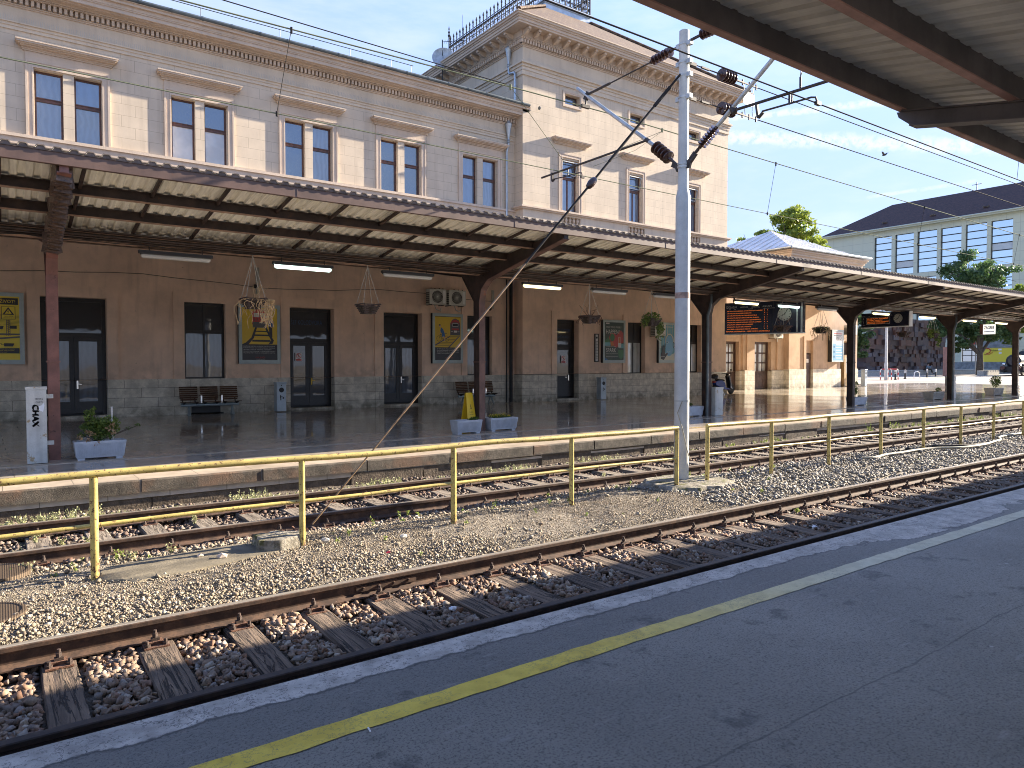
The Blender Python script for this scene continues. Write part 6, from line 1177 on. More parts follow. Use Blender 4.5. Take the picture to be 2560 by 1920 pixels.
# 5 teal face and hand
r, yf = lightbox('poster_box', 26.35, 27.70, 1.94, 3.94, YT, 'teal poster with an outlined face and a dark hand, partly behind the mast')
p = Poster(r, 26.45, 27.6, 2.06, 3.83, yf, ['poster_teal', 'poster_dark', 'poster_white', 'poster_cream', 'poster_sky']); p.rect(0, 1, 0, 1, 'poster_teal')
for k in range(14): p.line((.04 + .07 * k, .35), (.05 + .07 * k, 1), .02 if k % 3 else .045, 'poster_sky' if k % 2 else 'poster_cream')
p.rect(.3, .8, .93, .945, 'poster_white'); p.text('2024.', .38, .95, .03, 'poster_white', w=.25); p.rect(.02, .14, .85, .87, 'poster_dark'); p.poly([(0, 0), (1, 0), (1, .3), (.85, .2), (.5, .12), (.3, .22), (0, .1)], 'poster_cream')
p.poly([(.32, .2), (.36, .55), (.45, .68), (.66, .70), (.80, .58), (.82, .3), (.66, .14), (.5, .12)], 'poster_sky'); p.pl([(.32, .5), (.36, .64), (.48, .73), (.64, .74), (.78, .66), (.83, .5)], .06, 'poster_cream'); p.circ(.42, .51, .10, 'poster_white', w=.014, sy=.6); p.circ(.42, .51, .03, 'poster_dark'); p.circ(.84, .44, .07, 'poster_dark', w=.02, sy=2.0); p.pl([(.4, .27), (.52, .23), (.64, .27)], .012, 'poster_white')
p.poly([(.04, .04), (.22, .01), (.36, .12), (.48, .19), (.42, .22), (.3, .17), (.28, .3), (.3, .41), (.25, .42), (.22, .3), (.2, .42), (.15, .42), (.15, .3), (.1, .41), (.06, .39), (.09, .25), (.03, .18)], 'poster_dark'); p.rect(.05, .28, .11, .118, 'poster_white'); p.done()
# 6 blue and white timetable on the pavilion
r, yf = lightbox('poster_box', 45.95, 47.4, 2.0, 4.2, YQ, 'blue and white information poster under the mossy basket on the pavilion', d=.3, fr=.09, bot=.1)
p = Poster(r, 46.04, 47.31, 2.1, 4.1, yf, ['poster_sky', 'poster_white', 'poster_dark', 'poster_red', 'poster_blue']); p.rect(0, 1, 0, 1, 'poster_white'); p.rect(0, 1, 0, .58, 'poster_sky'); p.text('INFO', .35, .72, .22, 'poster_dark', w=.5); p.rect(.1, .9, .9, .93, 'poster_red'); p.rect(.1, .9, .84, .86, 'poster_dark')
for k in range(6): p.rect(.3, .95 - .07 * (k % 3), .52 - .09 * k, .55 - .09 * k, 'poster_white'); 
for k in range(3): p.circ(.14, .47 - .17 * k, .08, 'poster_blue')
p.done()
# thermometer
r = empty('thermometer', (22.3, YT, 2.0), 'tall narrow dark wall thermometer with white scale left of the dark poster', 'thermometer'); m = MB(); m.box(22.20, 22.46, YT - .03, YT, 1.98, 3.28); m.build('board', 'black', r); m = MB(); m.box(22.26, 22.40, YT - .036, YT - .03, 2.02, 3.24); m.build('scale', 'white', r); m = MB(); m.box(22.322, 22.338, YT - .041, YT - .036, 2.1, 2.95); m.disc((22.33, YT - .036, 3.1), (0, -1, 0), .05, .004)
for k in range(12): m.box(22.27, 22.31, YT - .040, YT - .036, 2.15 + .07 * k, 2.165 + .07 * k); m.box(22.35, 22.39, YT - .040, YT - .036, 2.15 + .07 * k, 2.165 + .07 * k)
m.build('markings', 'black', r)

# ------------------------------------------------------------------ air conditioners
def aircon(x0, x1, z0, z1, y, lab, d=.32, so=.14):
    r = empty('air_conditioner', ((x0 + x1) / 2, y, z0), lab, 'air conditioner', 'outdoor air conditioning units'); yf = y - d - so; m = MB(); m.box(x0, x1, yf, y - so, z0, z1); m.build('casing', 'ac_body', r, bevel=.012)
    c = (x0 + (x1 - x0) * .46, yf, (z0 + z1) / 2); rad = (z1 - z0) * .40
    m = MB(); m.disc(c, (0, -1, 0), rad, .004, 28); m.build('fan_opening', 'lamp_body', r)
    m = MB(); [m.bar((c[0] + math.cos(a) * rad * .2, yf - .008, c[2] + math.sin(a) * rad * .2), (c[0] + math.cos(a + .5) * rad, yf - .008, c[2] + math.sin(a + .5) * rad), .007) for a in np.linspace(0, 6.28, 26)]; m.disc((c[0], yf - .005, c[2]), (0, -1, 0), rad * .16, .006, 14); m.build('fan_grille', 'ac_body', r)
    m = MB(); m.box(x1 - .16, x1 - .05, yf - .003, yf, z0 + .06, z1 - .05); m.build('label_strip', 'white', r)
    m = MB(); [m.box(x0 - .006, x0 + .002, yf + .03 + .07 * j, yf + .075 + .07 * j, z0 + .05 + .075 * i, z0 + .105 + .075 * i) for i in range(6) for j in range(4)]; m.build('side_vents', 'black', r)
    m = MB(); [m.bar((x, yf + .02, z0 - .01), (x, y, z0 - .01), .03) for x in (x0 + .1, x1 - .1)]; [m.box(x - .015, x + .015, yf + .1, yf + .13, z1, z1 + .04) for x in (x0 + .3, x0 + .5, x1 - .1)]; m.build('bracket', 'black', r)
    m = MB(); m.path([(x1 - .5, yf + .1, z0), (x1 - .35, yf + .2, z0 - .18), (x1 - .05, y - .1, z0 - .22), (x1, y - .02, z0 - .1)], .02, 6); m.build('hose', 'lamp_off', r)
aircon(13.68, 14.44, 4.24, 4.85, YW, 'air conditioner above the cyclist poster, left of the pair'); aircon(14.56, 15.35, 4.24, 4.85, YW, 'air conditioner above the cyclist poster, right of the pair')
aircon(25.75, 26.5, 3.25, 3.85, YT, 'air conditioner behind the green ivy basket'); aircon(39.6, 40.6, 3.5, 4.2, YPV, 'air conditioner above the brown double door, below the arrivals board'); aircon(47.7, 48.9, 3.9, 4.55, YQ, 'air conditioner at the corner of the pavilion beside the blue poster')
# ------------------------------------------------------------------ benches
def bench(x, y, lab):
    r = empty('bench', (x, y, ZP), lab, 'bench', 'wooden three seat platform benches'); 
    m = MB(); m.tube((x - .88, y, .60), (x + .88, y, .60), .055, n=12); m.build('beam', 'bench_tube', r, smooth=True)
    for sx in (-.66, .66):
        m = MB(); m.bar((x + sx, y, .60), (x + sx - .03, y - .27, ZP), .035); m.bar((x + sx, y, .60), (x + sx + .03, y + .2, ZP), .035); m.bar((x + sx, y, .58), (x + sx + .12, y - .25, ZP), .02) if 0 else None
        m.bar((x + sx, y - .04, .58), (x + sx, y - .27, ZP + .01), .05, .02); m.ball((x + sx - .03, y - .27, ZP + .015), .03); m.ball((x + sx + .03, y + .2, ZP + .015), .03); m.build('leg', 'bench_tube', r)
    for k in (-1, 0, 1):
        cx = x + k * .62; m = MB()
        for j in range(6): z = .80 + j * .065; yy = y + .14 + j * .018; m.box(cx - .27, cx + .27, yy - .01, yy + .012, z, z + .055)
        m.box(cx - .25, cx + .25, y + .10, y + .13, .74, .79); m.build('backrest', 'bench_wood', r)
        m = MB()
        for j in range(5): m.box(cx - .27, cx + .27, y - .36 + j * .085, y - .36 + j * .085 + .07, .695 - .004 * j, .715 - .004 * j)
        m.build('seat', 'bench_wood', r); m = MB(); m.prism([(y - .34, .69), (y + .1, .68), (y + .16, .8), (y + .2, .8), (y + .12, .64), (y, .6), (y - .2, .66)], 'x', cx - .2, cx - .17); m.prism([(y - .34, .69), (y + .1, .68), (y + .16, .8), (y + .2, .8), (y + .12, .64), (y, .6), (y - .2, .66)], 'x', cx + .17, cx + .2); m.build('bracket', 'black', r)
    for k in (-.31, .31): m = MB(); m.prism([(y - .2, .66), (y - .16, .66), (y - .1, .88), (y + .12, .88), (y + .12, .91), (y - .2, .91)], 'x', x + k - .025, x + k + .025); m.build('armrest', 'chrome', r, bevel=.01)
bench(5.50, 24.3, 'three seat wooden bench with grey tube below the curtained window'); bench(15.75, 24.3, 'three seat wooden bench partly behind the canopy column'); 
m = MB(); m.box(5.05, 5.95, YW - .056, YW - .05, ZP, .62); m.box(4.95, 6.05, YW - .056, YW - .051, ZP, .30); tag(m.build('basement_grille', 'black'), 'black basement opening in the stone plinth behind the left bench', 'grille')
# ------------------------------------------------------------------ bins
def bin_(x, y, lab, h=1.02):
    r = empty('litter_bin', (x, y, ZP), lab, 'litter bin', 'tall steel litter bins on the platform'); m = MB(); m.box(x - .16, x + .16, y - .15, y + .15, ZP + .02, ZP + h - .06); m.build('body', 'bin_steel', r, bevel=.015); m = MB(); m.box(x - .175, x + .175, y - .17, y + .17, ZP + h - .06, ZP + h); m.build('lid', 'bin_steel', r, bevel=.01)
    m = MB(); m.disc((x, y - .15, ZP + h - .27), (0, -1, 0), .085, .004); m.build('opening', 'black', r); m = MB(); m.disc((x, y - .153, ZP + h - .27), (0, -1, 0), .1, .001) if 0 else None
    yy = y - .154; z = ZP + h - .55; m.disc((x - .03, y - .15, z + .10), (0, -1, 0), .018, .004); m.box(x - .05, x - .01, yy, yy + .004, z, z + .08); m.box(x - .01, x + .04, yy, yy + .004, z + .045, z + .06); m.box(x + .035, x + .08, yy, yy + .004, z - .02, z + .04); m.box(x - .045, x - .03, yy, yy + .004, z - .07, z); m.box(x - .025, x - .01, yy, yy + .004, z - .07, z); m.disc((x, y - .15, ZP + h - .12), (0, -1, 0), .02, .004); m.build('pictogram', 'black', r)
bin_(7.75, 24.3, 'grey steel litter bin beside the wooden bench'); bin_(22.1, 23.75, 'grey steel litter bin below the thermometer on the tower'); bin_(49.9, 26.4, 'cream bin or cabinet at the far corner of the pavilion', h=1.2)
# ------------------------------------------------------------------ planters
def planter(x0, x1, y, lab, matn='planter_concrete', h=.29, d=.36, ribs=True, lift=.03):
    r = empty('planter', ((x0 + x1) / 2, y, ZP), lab, 'planter', 'concrete plant troughs on the platform'); w = x1 - x0; cx = (x0 + x1) / 2; z0 = ZP + lift; z1 = z0 + h
    m = MB(); o = [(-w / 2 * .90, -d / 2 * .8, z0), (w / 2 * .90, -d / 2 * .8, z0), (w / 2 * .9, d / 2 * .8, z0), (-w / 2 * .9, d / 2 * .8, z0)]; t = [(-w / 2, -d / 2, z1), (w / 2, -d / 2, z1), (w / 2, d / 2, z1), (-w / 2, d / 2, z1)]; it = [(a * (1 - .05 / (w / 2)), b * (1 - .05 / (d / 2)), z1) for a, b, _ in t]; ib = [(a, b, z1 - .06) for a, b, _ in it]
    vs = [(cx + a, y + b, c) for a, b, c in o + t + it + ib]; fs = [(3, 2, 1, 0)] + [(i, (i + 1) % 4, (i + 1) % 4 + 4, i + 4) for i in range(4)] + [(4 + i, 4 + (i + 1) % 4, 8 + (i + 1) % 4, 8 + i) for i in range(4)] + [(8 + i, 8 + (i + 1) % 4, 12 + (i + 1) % 4, 12 + i) for i in range(4)] + [(12, 13, 14, 15)]
    m.add(vs, fs); m.build('trough', matn, r, bevel=.012)
    if ribs:
        m = MB(); n = int(w / .027)
        for i in range(n):
            u = (i + .5) / n * 2 - 1
            if abs(u) > .92: continue
            m.bar((cx + u * w / 2 * .915, y - d / 2 * .83 - .004, z0 + .035), (cx + u * w / 2 * .975, y - d / 2 * .965 - .004, z1 - .045), .013, .012, up=(0, -1, 0))
        m.build('ribs', matn, r)
    for sx in (-1, 1): m = MB(); m.box(cx + sx * w * .36 - .05, cx + sx * w * .36 + .05, y - d * .36, y + d * .36, ZP, z0 + .005); m.build('foot', matn, r)
    m = MB(); m.box(cx - w / 2 + .04, cx + w / 2 - .04, y - d / 2 + .04, y + d / 2 - .04, z1 - .07, z1 - .035); m.build('soil', 'dark_soil', r); return r, cx, z1
def plant(parts, name, lab, cat, group=None, stem='bark'):
    r = empty(name, parts[0][0], lab, cat, group); m = MB(); rn = []
    for (c, sq, n, size, seed, tone) in parts: leaves(m, rn, c, (1, 1, 1), n, size, seed, sq, tone=tone)
    m.build('foliage', 'shrub_leaf', r, rnd=rn); m = MB(); b = parts[0][0]; base = (b[0], b[1], ZP + .3)
    for (c, *_) in parts: m.path([base, ((c[0] + base[0]) / 2 + .02, c[1], (c[2] + base[2]) / 2), c], .008, 5)
    m.build('stem', stem, r); return r
r, cx, zt_ = planter(1.0, 1.80, 14.32, 'ribbed pale concrete trough beside the first red canopy column')
P_ = plant([((1.34, 14.3, .82), (.2, .15, .2), 620, .03, 1, (0, .8)), ((1.56, 14.3, .84), (.17, .13, .18), 520, .03, 2, (.2, 1)), ((1.24, 14.3, 1.04), (.1, .08, .1), 170, .028, 3, (.3, 1)), ((1.31, 14.3, 1.14), (.04, .04, .06), 40, .022, 4, (.3, 1)), ((1.12, 14.28, .70), (.07, .06, .06), 70, .024, 5, (0, .6)), ((1.44, 14.25, .66), (.2, .1, .08), 150, .024, 6, (0, .6)), ((1.15, 14.3, .84), (.06, .05, .05), 50, .024, 7, (0, .6)), ((2.0, 14.3, .82), (.06, .04, .03), 22, .02, 8, (0, .5)), ((1.85, 14.3, .78), (.08, .03, .04), 16, .018, 9, (0, .5))], 'shrub', 'green shrub with faded beige blooms growing in the ribbed trough', 'shrub')
m = MB(); rn = []
for k, (x, z) in enumerate(((1.20, .76), (1.28, .72), (1.22, .60), (1.38, .58), (1.52, .80), (1.60, .72), (1.57, .86), (1.09, .66), (1.33, .54))): leaves(m, rn, (x, 14.16, z), (1, 1, 1), 16, .028, k, (.05, .03, .045))
m.build('dry_blooms', 'dry_leaf', P_, rnd=rn)['kind'] = 'stuff'
m = MB(); m.tube((1.60, 14.30, .5), (1.59, 14.30, 1.17), .016); tag(m.build('stake', 'lamp_off'), 'pale wooden stake standing in the trough of the shrub', 'stake')
planter(8.62, 9.33, 14.32, 'ribbed concrete trough left of the second canopy column, nearly bare'); planter(9.68, 10.52, 14.5, 'ribbed concrete trough with yellow flowers right of the second canopy column')
plant([((9.22, 14.35, .60), (.12, .1, .06), 160, .022, 11, (0, .4)), ((9.1, 14.35, .58), (.08, .1, .04), 60, .02, 12, (0, .3))], 'small_plant', 'low dark green plant in the left trough of the pair', 'plant')
P_ = plant([((9.95, 14.5, .62), (.22, .12, .06), 260, .022, 13, (.1, .7)), ((10.2, 14.5, .61), (.12, .1, .05), 120, .022, 14, (.1, .7)), ((10.32, 14.5, .60), (.08, .08, .04), 60, .02, 15, (.1, .7))], 'flowers', 'yellow flowering plant in the right trough of the pair', 'plant')
m = MB(); rn = []; leaves(m, rn, (9.9, 14.46, .65), (1, 1, 1), 110, .016, 20, (.2, .1, .05)); leaves(m, rn, (10.15, 14.45, .66), (1, 1, 1), 50, .016, 21, (.1, .1, .05)); leaves(m, rn, (10.3, 14.45, .63), (1, 1, 1), 30, .016, 22, (.05, .05, .03)); m.build('petals', 'yellow_petal', P_, rnd=rn)
planter(17.15, 17.95, 14.75, 'smooth white trough beside the third column with the downpipe', ribs=False); plant([((17.45, 14.75, .64), (.14, .12, .08), 160, .022, 23, (0, .5))], 'small_plant', 'low leafy plant in the smooth white trough', 'plant')
planter(26.85, 27.85, 14.75, 'grey trough with a young upright shrub at the fourth column', ribs=False); plant([((27.25, 14.75, .85), (.13, .12, .2), 320, .03, 24, (0, .5)), ((27.3, 14.75, 1.1), (.08, .08, .12), 90, .03, 25, (0, .6))], 'shrub', 'upright dark green shrub in the trough at the fourth column', 'shrub')
planter(33.9, 35.0, 15.0, 'square stone trough left of the fifth column', 'planter_stone', h=.34, d=.5); plant([((34.9, 15.0, .72), (.2, .15, .1), 130, .03, 26, (.4, 1))], 'small_plant', 'few yellow green leaves in the stone trough of the fifth column', 'plant')
planter(41.0, 42.2, 15.2, 'stone trough beside the rightmost visible column', 'planter_stone', h=.34, d=.5); plant([((41.75, 15.2, .98), (.32, .25, .3), 420, .045, 27, (0, .7)), ((42.1, 15.2, 1.05), (.15, .15, .25), 120, .045, 28, (.6, 1))], 'shrub', 'bushy shrub in the trough at the rightmost visible column', 'shrub')
# ------------------------------------------------------------------ cabinets, wet floor sign, scooter
def cabinet(x0, x1, y, h, lab, marks=False):
    r = empty('service_cabinet', ((x0 + x1) / 2, y, ZP), lab, 'cabinet', 'narrow metal cabinets fixed to the canopy columns'); m = MB(); m.box(x0, x1, y - .12, y + .1, ZP + .01, ZP + h - .05); m.build('body', 'pale_metal', r, bevel=.006); m = MB(); m.box(x0 - .01, x1 + .01, y - .13, y + .11, ZP + h - .05, ZP + h); m.build('lid', 'pale_metal', r)
    m = MB(); m.box(x0 + .035, x1 - .005, y - .126, y - .12, ZP + .05, ZP + h - .09); m.build('door', 'pale_metal', r); m = MB(); m.box(x1, x1 + .1, y - .03, y - .01, ZP + h - .2, ZP + h - .13); m.box(x1, x1 + .1, y - .03, y - .01, ZP + .3, ZP + .37); m.build('bracket', 'pale_metal', r)
    if marks:
        m = MB(); yy = y - .13; M = Matrix.Translation((x0 + .085, yy, ZP + .98)) @ Matrix.Rotation(R(90), 4, 'Y'); text_into(m, 'CHAX', 0, 0, .085, 0, w=.36, M=M); [text_into(m, 'CHAX', .004 * k, .004 * k, .085 + .004 * (k % 2), -.0004 * k, w=.36, M=M) for k in (-2, -1, 1, 2)]; text_into(m, 'ROKS', x0 + .13, ZP + 1.06, .034, yy, w=.1); text_into(m, 'CREW', x0 + .13, ZP + 1.01, .028, yy, w=.1); m.build('graffiti', 'black', r)
        m = MB(); m.add([(x0 + .16, yy, ZP + .9), (x0 + .23, yy, ZP + .86), (x0 + .25, yy, ZP + .97), (x0 + .24, yy, ZP + 1.01), (x0 + .21, yy, ZP + .97), (x0 + .17, yy, ZP + .96)], [(0, 1, 2, 3, 4, 5)]); m.build('sticker', 'litter_white', r)
cabinet(.34, .62, 14.2, 1.28, 'pale rusty cabinet with black graffiti left of the first column', True); cabinet(18.25, 18.62, 14.5, .9, 'plain white cabinet right of the third column'); cabinet(35.55, 36.15, 14.9, 1.05, 'cream cabinet right of the fifth column'); 
r = empty('wet_floor_sign', (9.33, 14.75, ZP), 'yellow folding wet floor sign standing against the second column', 'warning sign')
m = MB(); x, y = 9.33, 14.78; z1 = 1.21
for sy in (-1, 1): m.add([(x - .135, y + sy * .2, ZP), (x + .135, y + sy * .2, ZP), (x + .09, y + sy * .02, z1), (x - .09, y + sy * .02, z1)], [(0, 1, 2, 3)])
m = m.build('panels', 'yellow_sign', r); thick(m, .012); m = MB(); yA = lambda z: y - .2 + (z - ZP) / (z1 - ZP) * .18 - .009
m.add([(x - .035, yA(1.12), 1.12), (x + .035, yA(1.12), 1.12), (x + .035, yA(1.17), 1.17), (x - .035, yA(1.17), 1.17)], [(0, 1, 2, 3)]); m.add([(x - .08, yA(.78), .78), (x + .08, yA(.78), .78), (x, yA(.98), .98)], [(0, 1, 2)])
m.build('markings', 'black', r); m = MB(); m.add([(x - .055, yA(.795) - .002, .795), (x + .055, yA(.795) - .002, .795), (x, yA(.94) - .002, .94)], [(0, 1, 2)]); m.build('triangle_field', 'yellow_sign', r)
m = MB(); m.bar((x - .0, yA(.9) - .004, .9), (x + .01, yA(.84) - .004, .84), .012); m.bar((x + .01, yA(.84) - .004, .84), (x - .03, yA(.81) - .004, .81), .009); m.bar((x + .01, yA(.84) - .004, .84), (x + .035, yA(.81) - .004, .81), .009); m.ball((x, yA(.915) - .004, .915), .008); text_into(m, 'CAUTION', x, .72, .032, yA(.72) - .002, w=.11, align='C'); text_into(m, 'WET FLOOR', x, .66, .028, yA(.66) - .002, w=.11, align='C'); text_into(m, 'OPREZ', x, .58, .03, yA(.58) - .002, w=.09, align='C'); text_into(m, 'MOKAR POD', x, .53, .028, yA(.53) - .002, w=.12, align='C'); m.build('lettering', 'black', r)
# scooter
sx, sy_ = 31.0, 23.95
r = empty('scooter', (sx, sy_, ZP), 'dark blue and black scooter with top box parked in front of the tower corner', 'scooter')
def S(x, z, dy=0): return (sx + x, sy_ + dy, ZP + z)
for wx in (-.62, .66):
    m = MB(); m.lathe([(0, .20), (.01, .255), (.05, .285), (.09, .255), (.10, .20)], S(wx, .285, -.05), S(wx, .285, 1), n=24); m.mi = 1; m.lathe([(0, .19), (.03, .2), (.031, .17), (0, .17)], S(wx, .285, -.015), S(wx, .285, 1), n=24)
    for k in range(8): a = k * math.pi / 4; m.bar(S(wx, .285), S(wx + math.cos(a) * .19, .285 + math.sin(a) * .19), .012)
    m.disc(S(wx, .285, -.04), (0, 1, 0), .05, .08); m.build('wheel', ['rubber', 'chrome'], r)
m = MB(); m.prism([(sx - .75, ZP + .62), (sx - .6, ZP + .74), (sx - .2, ZP + .78), (sx + .05, ZP + .62), (sx + .12, ZP + .38), (sx + .5, ZP + .30), (sx + .5, ZP + .24), (sx + .0, ZP + .26), (sx - .25, ZP + .36), (sx - .7, ZP + .5)], 'y', sy_ - .11, sy_ + .11); m.build('body', 'scooter_blue', r, bevel=.03)
m = MB(); m.prism([(sx + .30, ZP + .98), (sx + .42, ZP + .98), (sx + .55, ZP + .6), (sx + .56, ZP + .3), (sx + .44, ZP + .3), (sx + .42, ZP + .6)], 'y', sy_ - .13, sy_ + .13); m.build('leg_shield', 'scooter_black', r, bevel=.03)
m = MB(); m.prism([(sx - .58, ZP + .76), (sx - .5, ZP + .83), (sx - .05, ZP + .80), (sx + .02, ZP + .70), (sx - .2, ZP + .74)], 'y', sy_ - .13, sy_ + .13); m.build('seat', 'rubber', r, bevel=.03)
m = MB(); m.lathe([(0, .13), (.02, .17), (.10, .19), (.12, .185), (.20, .16), (.24, .10), (.25, .02)], S(-.68, .84), S(-.68, 2), n=16); m.build('top_box', 'scooter_black', r, smooth=True)
m = MB(); m.tube(S(.36, .9), S(.30, 1.1), .03); m.tube(S(.28, 1.1, -.3), S(.28, 1.1, .3), .018); m.ball(S(.36, 1.04), .1, 1, 1, 1); m.build('handlebar', 'scooter_black', r); m = MB(); m.ball(S(.44, 1.06), .07, .6, 1, 1); m.build('headlight', 'chrome', r, smooth=True)
m = MB(); m.tube(S(.34, 1.1, -.2), S(.3, 1.3, -.26), .006); m.disc(S(.3, 1.3, -.27), (-1, 0, 0), .05, .01); m.build('mirror', 'scooter_black', r); m = MB(); m.tube(S(.5, .55, -.06), S(.66, .285, -.08), .02); m.tube(S(.5, .55, .06), S(.66, .285, .08), .02); m.build('fork', 'chrome', r)
m = MB(); m.box(sx - .8, sx - .62, sy_ - .08, sy_ + .08, ZP + .62, ZP + .72); m.build('tail_light', 'scooter_red', r, bevel=.02); m = MB(); m.ball(S(-.3, .34), .12, 1.4, .9, .9); m.tube(S(-.2, .3, -.12), S(-.75, .36, -.13), .03); m.bar(S(-.15, .3), S(-.05, 0, -.15), .02); m.bar(S(-.3, .3), S(-.22, 0, .12), .02); m.build('engine', 'chrome', r)

# ------------------------------------------------------------------ departure boards
def frameM(p, az):                           # local x along the board (left to right for the viewer), z up, facing the viewer
    u = Vector((-math.sin(R(az)), -math.cos(R(az)), 0)); n = Vector((-u.y, u.x, 0)) * -1
    M = Matrix.Identity(4); M.col[0][:3] = u; M.col[1][:3] = -n if False else Vector((u.y * -1, u.x, 0)); M.col[2][:3] = (0, 0, 1); M.col[3][:3] = p; return M
def clock(m0, mats_root, M, cx, cz, rr, face, mark, root):
    m = MB(); m.disc((cx, -.012, cz), (0, -1, 0), rr, .01, 32); m.xform(M); m.build('clock_face', face, root)
    m = MB()
    for k in range(12): a = k * math.pi / 6; m.bar((cx + math.sin(a) * rr * .75, -.026, cz + math.cos(a) * rr * .75), (cx + math.sin(a) * rr * .92, -.026, cz + math.cos(a) * rr * .92), .03 * rr / .25, .004, up=(0, -1, 0))
    for a, l, w in ((R(32), .85, .022), (R(242), .58, .03)): m.bar((cx - math.sin(a) * rr * .12, -.028, cz - math.cos(a) * rr * .12), (cx + math.sin(a) * rr * l, -.028, cz + math.cos(a) * rr * l), w, .004, up=(0, -1, 0))
    m.xform(M); m.build('clock_hands', mark, root)
r = empty('arrivals_board', (22.5, 15.6, 4.15), 'large dark blue arrivals board with orange rows and a round clock, hanging from the canopy', 'display board')
M = frameM((22.02, 16.96, 3.02), -19.5); Lb, Hb = 2.79, 1.14
m = MB(); m.box(0, Lb, 0, .3, 0, Hb); m.xform(M); m.build('casing', 'board_blue', r)
m = MB(); m.box(-.01, Lb + .01, -.012, .31, -.03, 0); m.box(2.55, 2.60, -.01, 0, .02, Hb - .05); m.box(2.70, 2.76, -.01, 0, 0, Hb); m.xform(M); m.build('trim', 'grey_tube', r)
m = MB(); m.box(1.745, 1.755, -.008, 0, 0, Hb); m.xform(M); m.build('divider', 'black', r)
m = MB()
def T_(s, x, z, h, w=None, y=-.006): text_into(m, s, x, z, h, y, w=w, M=M @ Matrix.Translation((0, y, 0)))
T_('DOLAZAK', .07, .94, .085, .40); T_('ARRIVEE', .58, .94, .065, .28); T_('ARRIVAL', .98, .94, .065, .30); T_('ANKUNFT', 1.38, .94, .065, .33); T_('SAT', .16, .885, .025); T_('VLAK', .34, .885, .025); T_('KOLOSIJEK', .87, .885, .025); T_('PERON KOL. NAPOMENA', 1.42, .885, .025); m.build('heading', 'board_text', r)
m = MB(); rows = ['09:10 PUTN HARMICA-SAVSKI MAROF-ZAPREŠIĆ', '09:14 PUTN DUGO SELO-SESVETE', '09:15 PUTN NOVSKA-KUTINA-DUGO SELO', '09:16 PUTN SISAK CAPRAG-VELIKA GORICA', '09:17 PUTN OGULIN-KARLOVAC-JASTREBARSKO', '09:20 PUTN HARMICA-SAVSKI MAROF-ZAPREŠIĆ', '09:26 PUTN ZABOK-LUKA-ZAPREŠIĆ', '09:33 PUTN DUGO SELO-SESVETE', '09:37 BRZI LJUBLJANA-DOBOVA-ZAPREŠIĆ']
wd = [1.28, .88, 1.08, 1.16, 1.22, 1.25, .95, .88, 1.12]
for k, s_ in enumerate(rows): T_(s_, .10, .815 - .083 * k, .032, wd[k]); T_('341644113'[k], 1.44, .815 - .083 * k, .042); T_('412114122'[k], 1.54, .815 - .083 * k, .042)
T_('NAPOMENA: SALONSKA KOLA ..... OPREZ POD 09:12 KOD PRAVNIK 23', .06, .06, .042, 1.58); m.build('led_rows', 'led_orange', r); clock(None, None, M, 2.15, .66, .235, 'clock_face', 'black', r)
m = MB(); [m.tube((M @ Vector((x, .15, Hb)))[:], (M @ Vector((x, .15, Hb + .25)))[:], .03) for x in (.3, 2.3)]; m.build('hanger', 'brown_steel', r)
r = empty('platform_display', (30.35, 15.2, 4.0), 'small dark platform display with orange text and a clock hanging beyond the fourth column', 'display board')
M = frameM((30.50, 16.29, 3.47), 7); Lb, Hb = 2.14, .6
m = MB(); m.box(0, Lb, 0, .22, 0, Hb); m.xform(M); m.build('casing', 'board_blue', r); m = MB(); m.box(-.01, Lb + .02, -.012, .23, -.03, 0); m.box(Lb, Lb + .03, -.01, .2, 0, Hb); m.xform(M); m.build('trim', 'white', r)
m = MB(); m.box(.24, 1.32, -.012, -.006, .12, .13); m.box(.24, 1.32, -.012, -.006, .40, .41); m.box(.24, .25, -.012, -.006, .13, .40); m.box(1.31, 1.32, -.012, -.006, .13, .40); T_('PERON', .05, .45, .03); T_('SAT', .34, .46, .03); T_('VLAK', .62, .46, .03); T_('NAPOMENA KOL.', 1.1, .46, .03); T_('1', .10, .32, .09); T_('1', .10, .18, .09); T_('KOL.', .08, .08, .03); m.xform if 0 else None; r2 = MB(); r2.box(.24, 1.32, -.012, -.006, .12, .13)
# frame strokes were laid in local space: move only those
mm = MB(); [mm.box(*b) for b in ((.24, 1.32, -.012, -.006, .12, .13), (.24, 1.32, -.012, -.006, .40, .41), (.24, .25, -.012, -.006, .13, .40), (1.31, 1.32, -.012, -.006, .13, .40))]; mm.xform(M); m.v = mm.v + m.v[32:]; m.build('heading', 'board_text', r)
m = MB(); T_('09:10 PUTN ZAPREŠIĆ', .29, .33, .05, .95); T_('SAVSKI MAROF', .29, .265, .04, .7); T_('09:20 PUTN HARMICA-ZAPREŠIĆ', .29, .2, .04, .98); T_('PODSUSED TVORNICA', .29, .145, .035, .8); m.build('led_rows', 'led_orange', r); clock(None, None, M, 1.68, .32, .19, 'clock_face', 'black', r)
m = MB(); [m.tube((M @ Vector((x, .12, Hb)))[:], (M @ Vector((x, .12, Hb + .3)))[:], .02) for x in (.9, 1.5)]; m.build('hanger', 'zinc', r)
r = empty('station_sign', (39.25, 14.6, 3.4), 'white station name sign with blue letters hanging under the canopy at the right', 'sign'); M = frameM((39.25, 14.87, 3.34), 0)
m = MB(); m.box(0, .52, 0, .06, 0, .48); m.xform(M); m.build('panel', 'added_glow_panel', r); m = MB(); m.box(-.14, -.0, .0, .3, 0, .5); m.xform(M); m.build('side_frame', 'sign_brown', r)
